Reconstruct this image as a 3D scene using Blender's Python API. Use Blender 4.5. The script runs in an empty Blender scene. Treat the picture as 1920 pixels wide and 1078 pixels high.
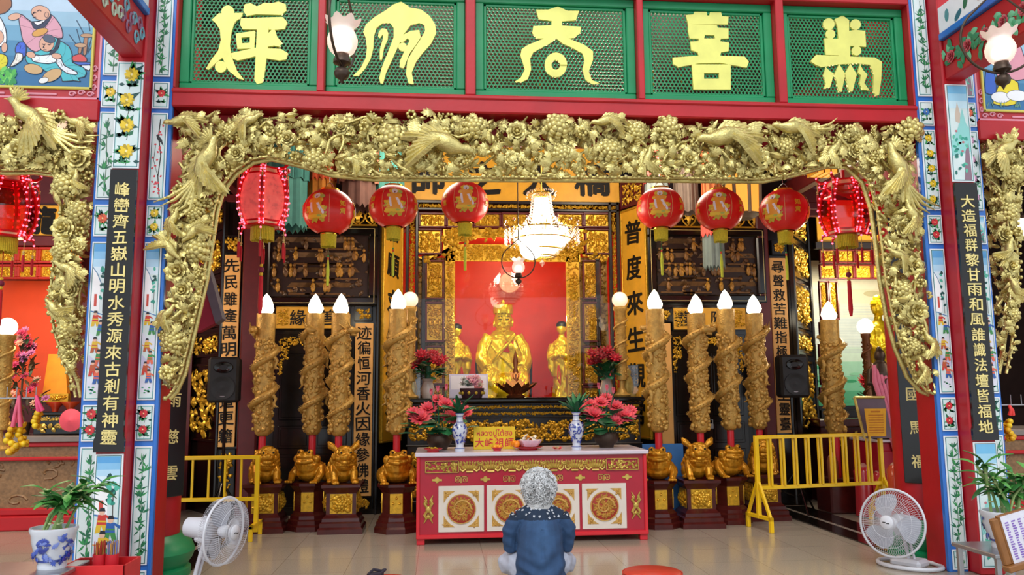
import bpy, math, random
from mathutils import Vector, Matrix, noise
R = random.Random(7)
SC = bpy.context.scene
COL = SC.collection
pi, sin, cos, rad = math.pi, math.sin, math.cos, math.radians

# ---------------------------------------------------------------- camera
CAM = Vector((-1.009, 0.0, 1.5))
F_PX, PITCH, YAW, ROLL = 1522.3, 0.1279, 0.0893, 0.0076
_r = Vector((cos(YAW), -sin(YAW), 0))
_f = Vector((cos(PITCH)*sin(YAW), cos(PITCH)*cos(YAW), sin(PITCH)))
_u = Vector((-sin(PITCH)*sin(YAW), -sin(PITCH)*cos(YAW), cos(PITCH)))
_R = _r*cos(ROLL) - _u*sin(ROLL)
_U = _r*sin(ROLL) + _u*cos(ROLL)
cd = bpy.data.cameras.new('camera')
cd.sensor_width = 36.0
cd.lens = 36.0*F_PX/1920.0
cam = bpy.data.objects.new('camera', cd)
COL.objects.link(cam)
_m = Matrix((_R, _U, -_f)).transposed().to_4x4()
_m.translation = CAM
cam.matrix_world = _m
SC.camera = cam

def at(px, py, Y):
    """the point of the place seen at a pixel of the photograph, at depth Y"""
    d = _f + _R*((px-960)/F_PX) - _U*((py-539)/F_PX)
    return CAM + d*(Y/d.y)

# ---------------------------------------------------------------- light
SC.view_settings.view_transform = 'Standard'
SC.view_settings.look = 'None'
SC.view_settings.gamma = 1.0
SC.view_settings.use_curve_mapping = False
SC.view_settings.exposure = 0.0
SC.cycles.max_bounces = 7
SC.cycles.diffuse_bounces = 4
SC.cycles.transparent_max_bounces = 12
SC.cycles.sample_clamp_indirect = 6.0
W = bpy.data.worlds.new('daylight')
SC.world = W
W.use_nodes = True
bg = W.node_tree.nodes['Background']
bg.inputs[0].default_value = (0.86, 0.93, 1.0, 1)
bg.inputs[1].default_value = 1.25

def lamp(name, kind, loc, energy, color, size=0.1, rot=None, **k):
    l = bpy.data.lights.new(name, kind)
    l.energy = energy
    l.color = color
    if kind == 'POINT': l.shadow_soft_size = size
    if kind == 'AREA': l.size = size
    for a, b in k.items(): setattr(l, a, b)
    o = bpy.data.objects.new(name, l)
    COL.objects.link(o)
    o.location = loc
    if rot: o.rotation_euler = rot
    return o
lamp('sun', 'SUN', (0, -5, 8), 1.5, (1.0, 0.97, 0.92), rot=(rad(48), 0, rad(-12)), angle=rad(35))
lamp('chandelier_light', 'POINT', at(1018, 425, 8.6), 190, (1.0, 0.86, 0.68), 0.22)
lamp('shrine_light', 'POINT', (0.0, 11.25, 3.55), 22, (1.0, 0.90, 0.55), 0.15)
lamp('shrine_fill_west', 'POINT', (-0.72, 11.10, 2.5), 9, (1.0, 0.92, 0.55), 0.06)  # unseen fill added to brighten the front of the statue
lamp('shrine_fill_east', 'POINT', (0.72, 11.10, 2.5), 9, (1.0, 0.92, 0.55), 0.06)  # matching added fill from the other side of the statue
lamp('shrine_footlight', 'POINT', (0.12, 11.08, 1.62), 3.0, (1.0, 0.92, 0.55), 0.05)
lamp('hall_lamp_west', 'POINT', (-1.45, 9.0, 4.35), 120, (1.0, 0.86, 0.68), 0.5)
lamp('hall_lamp_east', 'POINT', (1.45, 9.0, 4.35), 120, (1.0, 0.86, 0.68), 0.5)
lamp('west_bay_lamp', 'POINT', (-5.4, 9.2, 2.9), 140, (1.0, 0.76, 0.5), 0.45)
lamp('east_bay_lamp', 'POINT', (5.1, 10.9, 3.0), 90, (1.0, 0.9, 0.66), 0.15)
lamp('east_far_bay_lamp', 'POINT', (6.2, 8.6, 3.0), 70, (1.0, 0.78, 0.5), 0.45)

# ---------------------------------------------------------------- colour and materials
def S(h):
    h = h.lstrip('#')
    v = [int(h[i:i+2], 16)/255 for i in (0, 2, 4)]
    return tuple((c/12.92 if c <= 0.04045 else ((c+0.055)/1.055)**2.4) for c in v)

MATS = {}
def mat(name, color=None, rough=0.5, metal=0.0, var=0.12, scale=9.0, bump=0.0, bscale=40.0, emit=None, estr=0.0, coat=0.0, spec=0.5):
    """procedural paint; color None means the painted colours of the mesh"""
    m = bpy.data.materials.new(name)
    m.use_nodes = True
    N, L = m.node_tree.nodes, m.node_tree.links
    b = N['Principled BSDF']
    b.inputs['Roughness'].default_value = rough
    b.inputs['Metallic'].default_value = metal
    b.inputs['Specular IOR Level'].default_value = spec
    b.inputs['Coat Weight'].default_value = coat
    b.inputs['Coat Roughness'].default_value = 0.08
    tc = N.new('ShaderNodeTexCoord')
    nz = N.new('ShaderNodeTexNoise')
    nz.inputs['Scale'].default_value = scale
    nz.inputs['Detail'].default_value = 4
    L.new(tc.outputs['Object'], nz.inputs['Vector'])
    mr = N.new('ShaderNodeMapRange')
    mr.inputs['From Min'].default_value = 0.3
    mr.inputs['From Max'].default_value = 0.7
    mr.inputs['To Min'].default_value = 1-var
    mr.inputs['To Max'].default_value = 1+var*0.6
    L.new(nz.outputs['Fac'], mr.inputs['Value'])
    mx = N.new('ShaderNodeVectorMath')
    mx.operation = 'SCALE'
    L.new(mr.outputs['Result'], mx.inputs['Scale'])
    if color is None:
        a = N.new('ShaderNodeAttribute')
        a.attribute_name = 'Col'
        L.new(a.outputs['Color'], mx.inputs[0])
    else:
        mx.inputs[0].default_value = color
    L.new(mx.outputs[0], b.inputs['Base Color'])
    if bump:
        n2 = N.new('ShaderNodeTexNoise')
        n2.inputs['Scale'].default_value = bscale
        n2.inputs['Detail'].default_value = 3
        L.new(tc.outputs['Object'], n2.inputs['Vector'])
        bp = N.new('ShaderNodeBump')
        bp.inputs['Strength'].default_value = bump
        bp.inputs['Distance'].default_value = 0.02
        L.new(n2.outputs['Fac'], bp.inputs['Height'])
        L.new(bp.outputs['Normal'], b.inputs['Normal'])
    if emit is not None:
        b.inputs['Emission Color'].default_value = (*emit, 1)
        b.inputs['Emission Strength'].default_value = estr
    MATS[name] = m
    return m

M_paint = mat('painted_enamel', None, 0.38, var=0.06)
M_matte = mat('matte_colour', None, 0.75, var=0.10, scale=20)
M_leaf = mat('plant_leaf', None, 0.5, var=0.2, scale=25)
M_red = mat('red_lacquer', S('#b3121f'), 0.42, var=0.14, scale=3, bump=0.05, bscale=25)
M_darkred = mat('dark_red_wood', S('#5a1216'), 0.4, var=0.2)
M_maroon = mat('maroon_wood', S('#4a1613'), 0.25, var=0.25, scale=12)
M_blue = mat('blue_tile_edging', S('#2f6fc4'), 0.22, var=0.08)
M_green = mat('green_paint', S('#128a55'), 0.35, var=0.12, scale=5)
M_carve = mat('gilded_carving', S('#d6c57c'), 0.31, 0.68, var=0.25, scale=14, bump=0.35, bscale=55)
M_gold = mat('bright_gilt', S('#d9a92f'), 0.32, 0.55, var=0.25, scale=30, bump=0.1, bscale=90)
M_goldsign = mat('gold_signboard', S('#e2a62a'), 0.42, 0.1, var=0.12, scale=6, bump=0.06, bscale=60)
M_orange = mat('ochre_couplet_board', S('#ebb264'), 0.45, 0.0, var=0.10, scale=5)
M_letter = mat('gold_letter_plate', S('#e6e47a'), 0.35, 0.15, var=0.12, scale=6)
M_gletter = mat('gold_leaf_lettering', S('#e8d48a'), 0.35, 0.3, var=0.15, scale=30)
M_ink = mat('black_lettering', S('#14110f'), 0.5, var=0.2, spec=0.25)
M_ceil = mat('dark_ceiling_wood', S('#2b1a14'), 0.6, var=0.3)
M_black = mat('black_lacquer', S('#100d0c'), 0.16, var=0.3, scale=6)
M_blackwood = mat('black_brown_wood', S('#1d1310'), 0.3, var=0.3, scale=8)
M_bronze = mat('dark_bronze', S('#4a3b30'), 0.4, 0.6, var=0.2)
M_statue = mat('statue_gold', S('#e0c01c'), 0.24, 0.55, var=0.12, scale=20)
M_beast = mat('beast_gold_paint', S('#c58a1e'), 0.27, 0.55, var=0.3, scale=18, bump=0.25, bscale=45)
M_candle = mat('candle_gold_paint', S('#c99f50'), 0.36, 0.35, var=0.25, scale=22, bump=0.4, bscale=55)
M_bulb = mat('lit_bulb', (1, 0.95, 0.8), 0.3, emit=(1.0, 0.90, 0.68), estr=5.0)
M_peach = mat('dim_peach_globe', (1, 0.85, 0.72), 0.3, emit=(1.0, 0.66, 0.44), estr=0.75)
M_globe = mat('lit_globe', (1, 0.93, 0.8), 0.3, emit=(1.0, 0.86, 0.62), estr=2.2)
M_chrome = mat('chrome', S('#c8c8cc'), 0.18, 0.95, var=0.05)
M_steel = mat('brushed_steel', S('#a9a9ad'), 0.32, 0.85, var=0.1)
M_yellow = mat('yellow_enamel', S('#efc21a'), 0.3, var=0.06)
M_plastic = mat('grey_white_plastic', S('#cfd0d8'), 0.4, var=0.04)
M_speaker = mat('black_speaker_plastic', S('#1a1a1b'), 0.5, var=0.15, bump=0.1, bscale=200)
M_porcelain = mat('painted_porcelain', None, 0.12, var=0.03, coat=0.5)
M_cushion = mat('red_vinyl', S('#c2311f'), 0.42, var=0.1)
M_denim = mat('denim', None, 0.85, var=0.22, scale=16, bump=0.15, bscale=300)
M_cloth = mat('woven_cloth', None, 0.85, var=0.15, scale=12, bump=0.1, bscale=200)
M_skin = mat('skin', S('#c09078'), 0.55, var=0.08)
M_hair = mat('grey_hair', None, 0.6, var=0.2, scale=40)
M_led = mat('red_fairy_light', (1, 0.1, 0.12), 0.3, emit=(1.0, 0.08, 0.13), estr=5.0)
M_lanternred = mat('red_lantern_silk', None, 0.32, var=0.06, scale=30)
M_relief = mat('dark_carved_wood', None, 0.4, 0.15, var=0.3, scale=20)
M_orangevoid = mat('orange_lacquer_panel', S('#f2501a'), 0.5, var=0.08, scale=3)
M_redvoid = mat('vermilion_panel', S('#d8301c'), 0.5, var=0.12, scale=4)

def glass(name, color, t, rough=0.03):
    m = bpy.data.materials.new(name)
    m.use_nodes = True
    N, L = m.node_tree.nodes, m.node_tree.links
    N.remove(N['Principled BSDF'])
    tr = N.new('ShaderNodeBsdfTransparent')
    tr.inputs[0].default_value = (*color, 1)
    gl = N.new('ShaderNodeBsdfGlossy')
    gl.inputs['Roughness'].default_value = rough
    mx = N.new('ShaderNodeMixShader')
    mx.inputs[0].default_value = t
    L.new(tr.outputs[0], mx.inputs[1])
    L.new(gl.outputs[0], mx.inputs[2])
    L.new(mx.outputs[0], N['Material Output'].inputs[0])
    return m
M_glass = glass('display_glass', (1, 1, 1), 0.02)
M_crystal = glass('cut_crystal', (1.0, 0.93, 0.90), 0.30, 0.08)
M_redfilm = glass('red_plastic_film', (0.95, 0.12, 0.16), 0.10, 0.08)
M_clearplastic = glass('clear_plastic', (0.95, 0.95, 0.97), 0.10, 0.1)

def frosted(name, color, e, estr):
    m = mat(name, color, 0.35, var=0.05, emit=e, estr=estr)
    m.node_tree.nodes['Principled BSDF'].inputs['Transmission Weight'].default_value = 0.25
    return m
M_shade = frosted('frosted_lampshade', S('#f4dcd2'), (1.0, 0.80, 0.70), 0.28)

def floor_material():
    m = bpy.data.materials.new('polished_granite_tiles')
    m.use_nodes = True
    N, L = m.node_tree.nodes, m.node_tree.links
    b = N['Principled BSDF']
    b.inputs['Roughness'].default_value = 0.16
    tc = N.new('ShaderNodeTexCoord')
    br = N.new('ShaderNodeTexBrick')
    br.offset = 0.0
    br.inputs['Scale'].default_value = 1.0
    br.inputs['Brick Width'].default_value = 0.6
    br.inputs['Row Height'].default_value = 0.6
    br.inputs['Mortar Size'].default_value = 0.003
    br.inputs['Color1'].default_value = (*S('#a39888'), 1)
    br.inputs['Color2'].default_value = (*S('#aa9f8f'), 1)
    br.inputs['Mortar'].default_value = (*S('#877b6b'), 1)
    L.new(tc.outputs['Object'], br.inputs['Vector'])
    nz = N.new('ShaderNodeTexNoise')
    nz.inputs['Scale'].default_value = 90
    nz.inputs['Detail'].default_value = 5
    L.new(tc.outputs['Object'], nz.inputs['Vector'])
    mr = N.new('ShaderNodeMapRange')
    mr.inputs['From Min'].default_value = 0.3
    mr.inputs['From Max'].default_value = 0.7
    mr.inputs['To Min'].default_value = 0.8
    mr.inputs['To Max'].default_value = 1.15
    L.new(nz.outputs['Fac'], mr.inputs['Value'])
    mx = N.new('ShaderNodeVectorMath')
    mx.operation = 'SCALE'
    L.new(br.outputs['Color'], mx.inputs[0])
    L.new(mr.outputs['Result'], mx.inputs['Scale'])
    L.new(mx.outputs[0], b.inputs['Base Color'])
    return m
M_floor = floor_material()

# ---------------------------------------------------------------- mesh helpers
def T(x, y, z): return Matrix.Translation((x, y, z))
def RX(a): return Matrix.Rotation(a, 4, 'X')
def RY(a): return Matrix.Rotation(a, 4, 'Y')
def RZ(a): return Matrix.Rotation(a, 4, 'Z')
def SCL(x, y=None, z=None):
    y = x if y is None else y
    z = x if z is None else z
    return Matrix.Diagonal((x, y, z, 1))
FACE = RX(pi/2)          # local x right, y up, z towards the viewer
def wallM(x, y, z, a=0.0): return T(x, y, z) @ FACE @ RZ(a)

class MB:
    def __init__(s):
        s.v, s.f, s.c, s.k = [], [], [], []
        s.M = Matrix.Identity(4)
        s.col = (0.5, 0.5, 0.5)
        s.mi = 0
    def add(s, vs, fs):
        n = len(s.v)
        M = s.M
        s.v.extend(M @ Vector(p) for p in vs)
        s.f.extend(tuple(i+n for i in f) for f in fs)
        s.c.extend([s.col]*len(fs))
        s.k.extend([s.mi]*len(fs))
    def box(s, x0, x1, y0, y1, z0, z1, b=0.0):
        if b <= 0:
            s.add([(x0,y0,z0),(x1,y0,z0),(x1,y1,z0),(x0,y1,z0),(x0,y0,z1),(x1,y0,z1),(x1,y1,z1),(x0,y1,z1)],
                  [(3,2,1,0),(4,5,6,7),(0,1,5,4),(1,2,6,5),(2,3,7,6),(3,0,4,7)])
            return
        b = min(b, (x1-x0)*.49, (y1-y0)*.49, (z1-z0)*.49)
        V, idx = [], {}
        for ix, X in ((0,x0),(1,x1)):
            for iy, Y in ((0,y0),(1,y1)):
                for iz, Z in ((0,z0),(1,z1)):
                    dx, dy, dz = b*(1-2*ix), b*(1-2*iy), b*(1-2*iz)
                    idx[ix,iy,iz,'x'] = len(V); V.append((X, Y+dy, Z+dz))
                    idx[ix,iy,iz,'y'] = len(V); V.append((X+dx, Y, Z+dz))
                    idx[ix,iy,iz,'z'] = len(V); V.append((X+dx, Y+dy, Z))
        q = idx
        F = []
        for i in (0,1):
            f = [q[i,0,0,'x'],q[i,1,0,'x'],q[i,1,1,'x'],q[i,0,1,'x']]; F.append(f if i else f[::-1])
            f = [q[0,i,0,'y'],q[1,i,0,'y'],q[1,i,1,'y'],q[0,i,1,'y']]; F.append(f[::-1] if i else f)
            f = [q[0,0,i,'z'],q[1,0,i,'z'],q[1,1,i,'z'],q[0,1,i,'z']]; F.append(f if i else f[::-1])
        for a in (0,1):
            for c in (0,1):
                fl = (a == c)
                f = [q[a,c,0,'x'],q[a,c,0,'y'],q[a,c,1,'y'],q[a,c,1,'x']]; F.append(f[::-1] if not fl else f)
                f = [q[a,0,c,'x'],q[a,1,c,'x'],q[a,1,c,'z'],q[a,0,c,'z']]; F.append(f if not fl else f[::-1])
                f = [q[0,a,c,'y'],q[1,a,c,'y'],q[1,a,c,'z'],q[0,a,c,'z']]; F.append(f if fl else f[::-1])
        for ix in (0,1):
            for iy in (0,1):
                for iz in (0,1):
                    f = [q[ix,iy,iz,'x'],q[ix,iy,iz,'y'],q[ix,iy,iz,'z']]
                    F.append(f if (ix+iy+iz) % 2 else f[::-1])
        s.add(V, F)
    def lathe(s, prof, n=24, a0=0.0, sx=1.0, sy=1.0, caps=True):
        V, F = [], []
        for r, z in prof:
            for i in range(n):
                a = a0+2*pi*i/n
                V.append((r*cos(a)*sx, r*sin(a)*sy, z))
        for j in range(len(prof)-1):
            for i in range(n):
                k = (i+1) % n
                F.append((j*n+i, j*n+k, (j+1)*n+k, (j+1)*n+i))
        if caps:
            F.append(tuple(range(n))[::-1])
            F.append(tuple((len(prof)-1)*n+i for i in range(n)))
        s.add(V, F)
    def tube(s, pts, rr, n=8, closed=False):
        pts = [Vector(p) for p in pts]
        m = len(pts)
        if not hasattr(rr, '__len__'): rr = [rr]*m
        V, F = [], []
        prev = None
        for i, p in enumerate(pts):
            a, b = (pts[(i-1) % m], pts[(i+1) % m]) if closed else (pts[max(i-1,0)], pts[min(i+1,m-1)])
            t = (b-a)
            if t.length < 1e-9: t = Vector((0,0,1))
            t.normalize()
            if prev is None:
                u = t.orthogonal().normalized()
            else:
                u = prev - t*prev.dot(t)
                if u.length < 1e-6: u = t.orthogonal()
                u.normalize()
            prev = u
            w = t.cross(u)
            for k in range(n):
                an = 2*pi*k/n
                V.append(p + (u*cos(an)+w*sin(an))*rr[i])
        for j in range(m if closed else m-1):
            for k in range(n):
                l = (k+1) % n
                jn = (j+1) % m
                F.append((j*n+k, j*n+l, jn*n+l, jn*n+k))
        if not closed:
            F.append(tuple(range(n))[::-1])
            F.append(tuple((m-1)*n+k for k in range(n)))
        s.add(V, F)
    def ball(s, c, rx, ry=None, rz=None, nu=12, nv=8):
        ry = rx if ry is None else ry
        rz = rx if rz is None else rz
        V, F = [(c[0], c[1], c[2]-rz)], []
        for j in range(1, nv):
            t = -pi/2+pi*j/nv
            for i in range(nu):
                a = 2*pi*i/nu
                V.append((c[0]+rx*cos(t)*cos(a), c[1]+ry*cos(t)*sin(a), c[2]+rz*sin(t)))
        V.append((c[0], c[1], c[2]+rz))
        for i in range(nu):
            k = (i+1) % nu
            F.append((0, 1+k, 1+i))
            for j in range(nv-2):
                F.append((1+j*nu+i, 1+j*nu+k, 1+(j+1)*nu+k, 1+(j+1)*nu+i))
            F.append((1+(nv-2)*nu+i, 1+(nv-2)*nu+k, len(V)-1))
        s.add(V, F)
    def poly(s, pts, z=0.0):
        """flat polygon in the local xy plane"""
        s.add([(p[0], p[1], z) for p in pts], [tuple(range(len(pts)))])
    def plate(s, pts, z0, z1):
        """solid outline in the local xy plane from z0 to z1"""
        n = len(pts)
        A = sum(pts[i][0]*pts[(i+1)%n][1]-pts[(i+1)%n][0]*pts[i][1] for i in range(n))
        if A < 0: pts = pts[::-1]
        V = [(p[0], p[1], z0) for p in pts]+[(p[0], p[1], z1) for p in pts]
        F = [tuple(range(n))[::-1], tuple(n+i for i in range(n))]
        F += [(i, (i+1) % n, n+(i+1) % n, n+i) for i in range(n)]
        s.add(V, F)
    def disc(s, x, y, rx, ry, z=0.0, n=12, a=0.0):
        s.poly([(x+rx*cos(2*pi*i/n)*cos(a)-ry*sin(2*pi*i/n)*sin(a), y+rx*cos(2*pi*i/n)*sin(a)+ry*sin(2*pi*i/n)*cos(a)) for i in range(n)], z)
    def build(s, name, mats, parent=None, smooth=35):
        me = bpy.data.meshes.new(name)
        me.from_pydata(s.v, [], s.f)
        if not isinstance(mats, (list, tuple)): mats = [mats]
        for m in mats: me.materials.append(m)
        if len(mats) > 1: me.polygons.foreach_set('material_index', s.k)
        at_ = me.attributes.new('Col', 'FLOAT_COLOR', 'FACE')
        flat = []
        for c in s.c: flat.extend((c[0], c[1], c[2], 1.0))
        at_.data.foreach_set('color', flat)
        finish(me, smooth)
        o = bpy.data.objects.new(name, me)
        COL.objects.link(o)
        if parent is not None: o.parent = parent
        return o

def finish(me, smooth):
    me.polygons.foreach_set('use_smooth', [smooth > 0]*len(me.polygons))
    if 0 < smooth < 180: me.set_sharp_from_angle(angle=rad(smooth))
    me.update()

def fuse(mb, name, m, parent=None, voxel=0.01, it=6, fn=None):
    """one continuous skin around the overlapping shapes of mb"""
    o = mb.build(name, m, None, 180)
    r = o.modifiers.new('r', 'REMESH')
    r.mode = 'VOXEL'
    r.voxel_size = voxel
    s = o.modifiers.new('s', 'SMOOTH')
    s.iterations = it
    s.factor = 0.5
    dg = bpy.context.evaluated_depsgraph_get()
    me = bpy.data.meshes.new_from_object(o.evaluated_get(dg))
    o.modifiers.clear()
    old = o.data
    o.data = me
    me.name = name
    bpy.data.meshes.remove(old)
    if not me.materials:
        me.materials.append(m if not isinstance(m, (list, tuple)) else m[0])
    if fn:
        me.update()
        ns = [v.normal.copy() for v in me.vertices]
        for v, n in zip(me.vertices, ns): v.co = fn(v.co.copy(), n)
    if 'Col' in me.attributes: me.attributes.remove(me.attributes['Col'])
    finish(me, 180)
    if parent is not None: o.parent = parent
    return o

def setcol(o, fn):
    """painted colours from the place of each face on the thing"""
    me = o.data
    a = me.attributes.new('Col', 'FLOAT_COLOR', 'FACE')
    flat = []
    for p in me.polygons: flat.extend((*fn(p.center), 1.0))
    a.data.foreach_set('color', flat)

def tag(o, label, cat, group=None):
    o['label'] = label
    o['category'] = cat
    if group: o['group'] = group
    return o
def thing(name, loc, label, cat, group=None, rz=0.0):
    o = bpy.data.objects.new(name, None)
    o.empty_display_size = 0.1
    COL.objects.link(o)
    o.location = loc
    o.rotation_euler = (0, 0, rz)
    return tag(o, label, cat, group)
def struct(o):
    o['kind'] = 'structure'
    return o
def dup(root, loc, rz=0.0, label=None, group=None, scale=None):
    r = root.copy()
    COL.objects.link(r)
    r.location = loc
    r.rotation_euler = (0, 0, rz)
    if scale: r.scale = scale if hasattr(scale, '__len__') else (scale,)*3
    if label: r['label'] = label
    if group: r['group'] = group
    for ch in list(root.children):
        c = ch.copy()
        COL.objects.link(c)
        c.parent = r
        for g in ch.children:
            d = g.copy()
            COL.objects.link(d)
            d.parent = c
    return r

# ---------------------------------------------------------------- lettering
GLYPH = {}
def glyph(ch, bold=0.006, depth=0.03):
    key = (ch, bold, depth)
    if key not in GLYPH:
        c = bpy.data.curves.new('g', 'FONT')
        c.body = ch
        c.resolution_u = 2
        c.offset = bold
        c.extrude = depth
        o = bpy.data.objects.new('g', c)
        COL.objects.link(o)
        dg = bpy.context.evaluated_depsgraph_get()
        me = bpy.data.meshes.new_from_object(o.evaluated_get(dg))
        xs = [v.co.x for v in me.vertices] or [0]
        ys = [v.co.y for v in me.vertices] or [0]
        cx, cy = (min(xs)+max(xs))/2, (min(ys)+max(ys))/2
        sc = 1.0/max(max(ys)-min(ys), (max(xs)-min(xs)), 1e-3)
        V = [((v.co.x-cx)*sc, (v.co.y-cy)*sc, v.co.z) for v in me.vertices]
        Fs = [tuple(p.vertices) for p in me.polygons]
        GLYPH[key] = (V, Fs)
        bpy.data.objects.remove(o)
        bpy.data.curves.remove(c)
        bpy.data.meshes.remove(me)
    return GLYPH[key]
def write(mb, ch, x, y, w, h=None, z=0.0, bold=0.006, depth=0.03, jit=0.0, shear=0.0, heavy=0.0):
    """one character centred at x, y of the current frame"""
    V, Fs = glyph(ch, bold, depth)
    h = h or w
    a = R.uniform(-jit, jit)
    q = 1+R.uniform(-jit, jit)*2
    out = []
    for p in V:
        px, py = p[0]*w*q, p[1]*h
        px += py*shear
        out.append((x+px*cos(a)-py*sin(a), y+px*sin(a)+py*cos(a), z+p[2]*w))
    mb.add(out, Fs)
    if heavy:
        for i, (dx, dy) in enumerate(((1, .4), (-1, -.4), (-.4, 1), (.4, -1))):
            mb.add([(p[0]+dx*heavy*w, p[1]+dy*heavy*w, p[2]+.0003*(i+1)) for p in out], Fs)
def writeline(mb, text, x, y, h, z=0.0, bold=0.0, depth=0.02):
    """a line of latin or thai lettering as set by the font, centred"""
    c = bpy.data.curves.new('g', 'FONT')
    c.body = text
    c.align_x = 'CENTER'
    c.offset = bold
    c.extrude = depth
    c.resolution_u = 2
    o = bpy.data.objects.new('g', c)
    COL.objects.link(o)
    dg = bpy.context.evaluated_depsgraph_get()
    me = bpy.data.meshes.new_from_object(o.evaluated_get(dg))
    mb.add([(x+v.co.x*h, y+v.co.y*h, z+v.co.z*h) for v in me.vertices], [tuple(p.vertices) for p in me.polygons])
    bpy.data.objects.remove(o)
    bpy.data.curves.remove(c)
    bpy.data.meshes.remove(me)
# ---------------------------------------------------------------- ornament shapes (local frame: x right, y up, z out)
SMOOTH = (0, .55, .85, 1, .92, .62, 0)
LOBED = (.08, .6, .34, .9, .5, 1, .52, .72, .3, 0)
FEATH = (.35, .7, .9, 1, .95, .8, .45)
def blade(mb, M, L, Wd, prof=SMOOTH, h=0.15, curl=0.0):
    n = len(prof)
    V = []
    for i, w in enumerate(prof):
        t = i/(n-1)
        y = L*t
        zc = h*L*sin(pi*min(1, t*1.05)) + curl*L*t*t
        e = zc - h*L*(0.25+0.5*w)
        yo = L*0.06*(1 if i % 2 else -1) if prof is LOBED else 0
        V += [(-w*Wd/2, y+yo, e), (0, y, zc), (w*Wd/2, y+yo, e)]
    F = []
    for i in range(n-1):
        a = i*3
        F += [(a, a+1, a+4, a+3), (a+1, a+2, a+5, a+4)]
    s = mb.M
    mb.M = s @ M
    mb.add(V, F)
    mb.M = s
def peony(mb, x, y, z, r, a0=0.0):
    for k, (rr, n, tl) in enumerate(((1, 8, .10), (.84, 7, .45), (.66, 6, .85), (.42, 4, 1.2))):
        for i in range(n):
            a = a0+k*.4+2*pi*i/n
            M = T(x, y, z+k*r*.10) @ RZ(a) @ T(0, r*(.30-.07*k), 0) @ RX(tl)
            blade(mb, M, r*.72*rr+r*.06, r*.62*rr+r*.1, SMOOTH, .22, .25)
    mb.ball((x, y, z+r*.45), r*.2, nu=6, nv=4)
def bud(mb, x, y, z, r, a0=0.0):
    s = mb.M
    mb.M = s @ T(x, y, z) @ RZ(a0)
    for k, (q, n, h) in enumerate(((.92, 9, .10), (.70, 8, .36), (.42, 6, .55), (.0, 1, .68))):
        for i in range(n):
            a = k*.5+2*pi*i/n
            px, py = r*q*cos(a), r*q*sin(a)
            mb.ball((px, py, r*h), r*.30, r*.30, r*.20, 7, 4)
    mb.ball((0, 0, 0), r*.85, r*.85, r*.5, 10, 6)
    for i in range(5):
        blade(mb, RZ(i*1.256) @ T(0, r*.7, -.01), r*.8, r*.7, LOBED, .15)
    mb.M = s
def grapes(mb, x, y, z, r, a0=0.0):
    for i in range(12):
        t = i/11
        q = r*(1-t*.75)
        mb.ball((x+q*R.uniform(-.8, .8), y-r*1.5*t+r*.6, z+R.uniform(0, r*.5)), r*.34, nu=7, nv=5)
def spray(mb, x, y, z, r, n, a0):
    for i in range(n):
        blade(mb, T(x, y, z) @ RZ(a0+(i-(n-1)/2)*.5) @ RX(R.uniform(0, .35)), r*R.uniform(.8, 1.1), r*.4, SMOOTH, .18, .1)
def carved_bird(mb, M, L, crest=False, plume=0, spread=1.0):
    s = mb.M
    mb.M = s @ M
    mb.tube([(-.42*L, -.02*L, 0), (-.28*L, 0, .05*L), (-.05*L, .01*L, .09*L), (.16*L, .01*L, .08*L), (.30*L, .05*L, .06*L), (.40*L, .10*L, .06*L), (.48*L, .10*L, .06*L), (.53*L, .08*L, .05*L)],
            [.04*L, .11*L, .17*L, .15*L, .09*L, .085*L, .065*L, .02*L], 10)
    mb.tube([(.50*L, .09*L, .06*L), (.60*L, .05*L, .05*L)], [.025*L, .004*L], 6)
    for wz, base, k in ((.16, 1.9, 1.0), (-.02, 1.15, .85)):
        for i in range(8):
            a = base*spread+.16*i
            M2 = T((.14-.035*i)*L, .05*L, (wz+.008*i)*L) @ RZ(a-.2) @ RX(.08)
            blade(mb, M2, L*k*(.46+.06*i), .135*L, FEATH, .10)
        for i in range(6):
            blade(mb, T((.13-.03*i)*L, .05*L, (wz+.04)*L) @ RZ(base*spread+.14*i-.1), L*k*(.26+.03*i), .12*L, FEATH, .14)
    for i in range(5):
        blade(mb, T(-.36*L, 0, .03*L+.01*L*i) @ RZ(pi/2+(i-2)*.13), L*(.42-.03*abs(i-2)), .09*L, FEATH, .06)
    if crest:
        for i in range(7):
            blade(mb, T(.40*L, .15*L, .05*L) @ RZ(.9-.32*i), L*.26, .07*L, FEATH, .1, .1)
    for i in range(plume):
        o = (i-(plume-1)/2)
        mb.tube([(-.4*L, 0, .03*L), (-.7*L, -.06*L+.05*L*o, .06*L), (-1.0*L, -.03*L+.12*L*o, .04*L), (-1.25*L, .12*L+.15*L*o, .02*L)], [.03*L, .045*L, .035*L, .008*L], 6)
    mb.M = s
def scroll(mb, x0, x1, y0, y1, z=0.0, dens=1.0, size=0.03):
    """leafy low relief filling a rectangle"""
    A = (x1-x0)*(y1-y0)
    n = int(dens*A/(size*size)*1.1)+2
    for i in range(n):
        L = size*R.uniform(.8, 1.6)
        x, y = R.uniform(x0+size*.6, x1-size*.6), R.uniform(y0+size*.6, y1-size*.6)
        a = R.uniform(0, 2*pi)
        ex, ey = x-sin(a)*L, y+cos(a)*L
        if not (x0 < ex < x1 and y0 < ey < y1): a += pi
        blade(mb, T(x, y, z+R.uniform(.002, size*.35)) @ RZ(a), L, L*R.uniform(.4, .75), R.choice((SMOOTH, LOBED)), .25)
        if i % 4 == 0: mb.ball((x, y, z+size*.15), size*.36, nu=6, nv=4)

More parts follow.
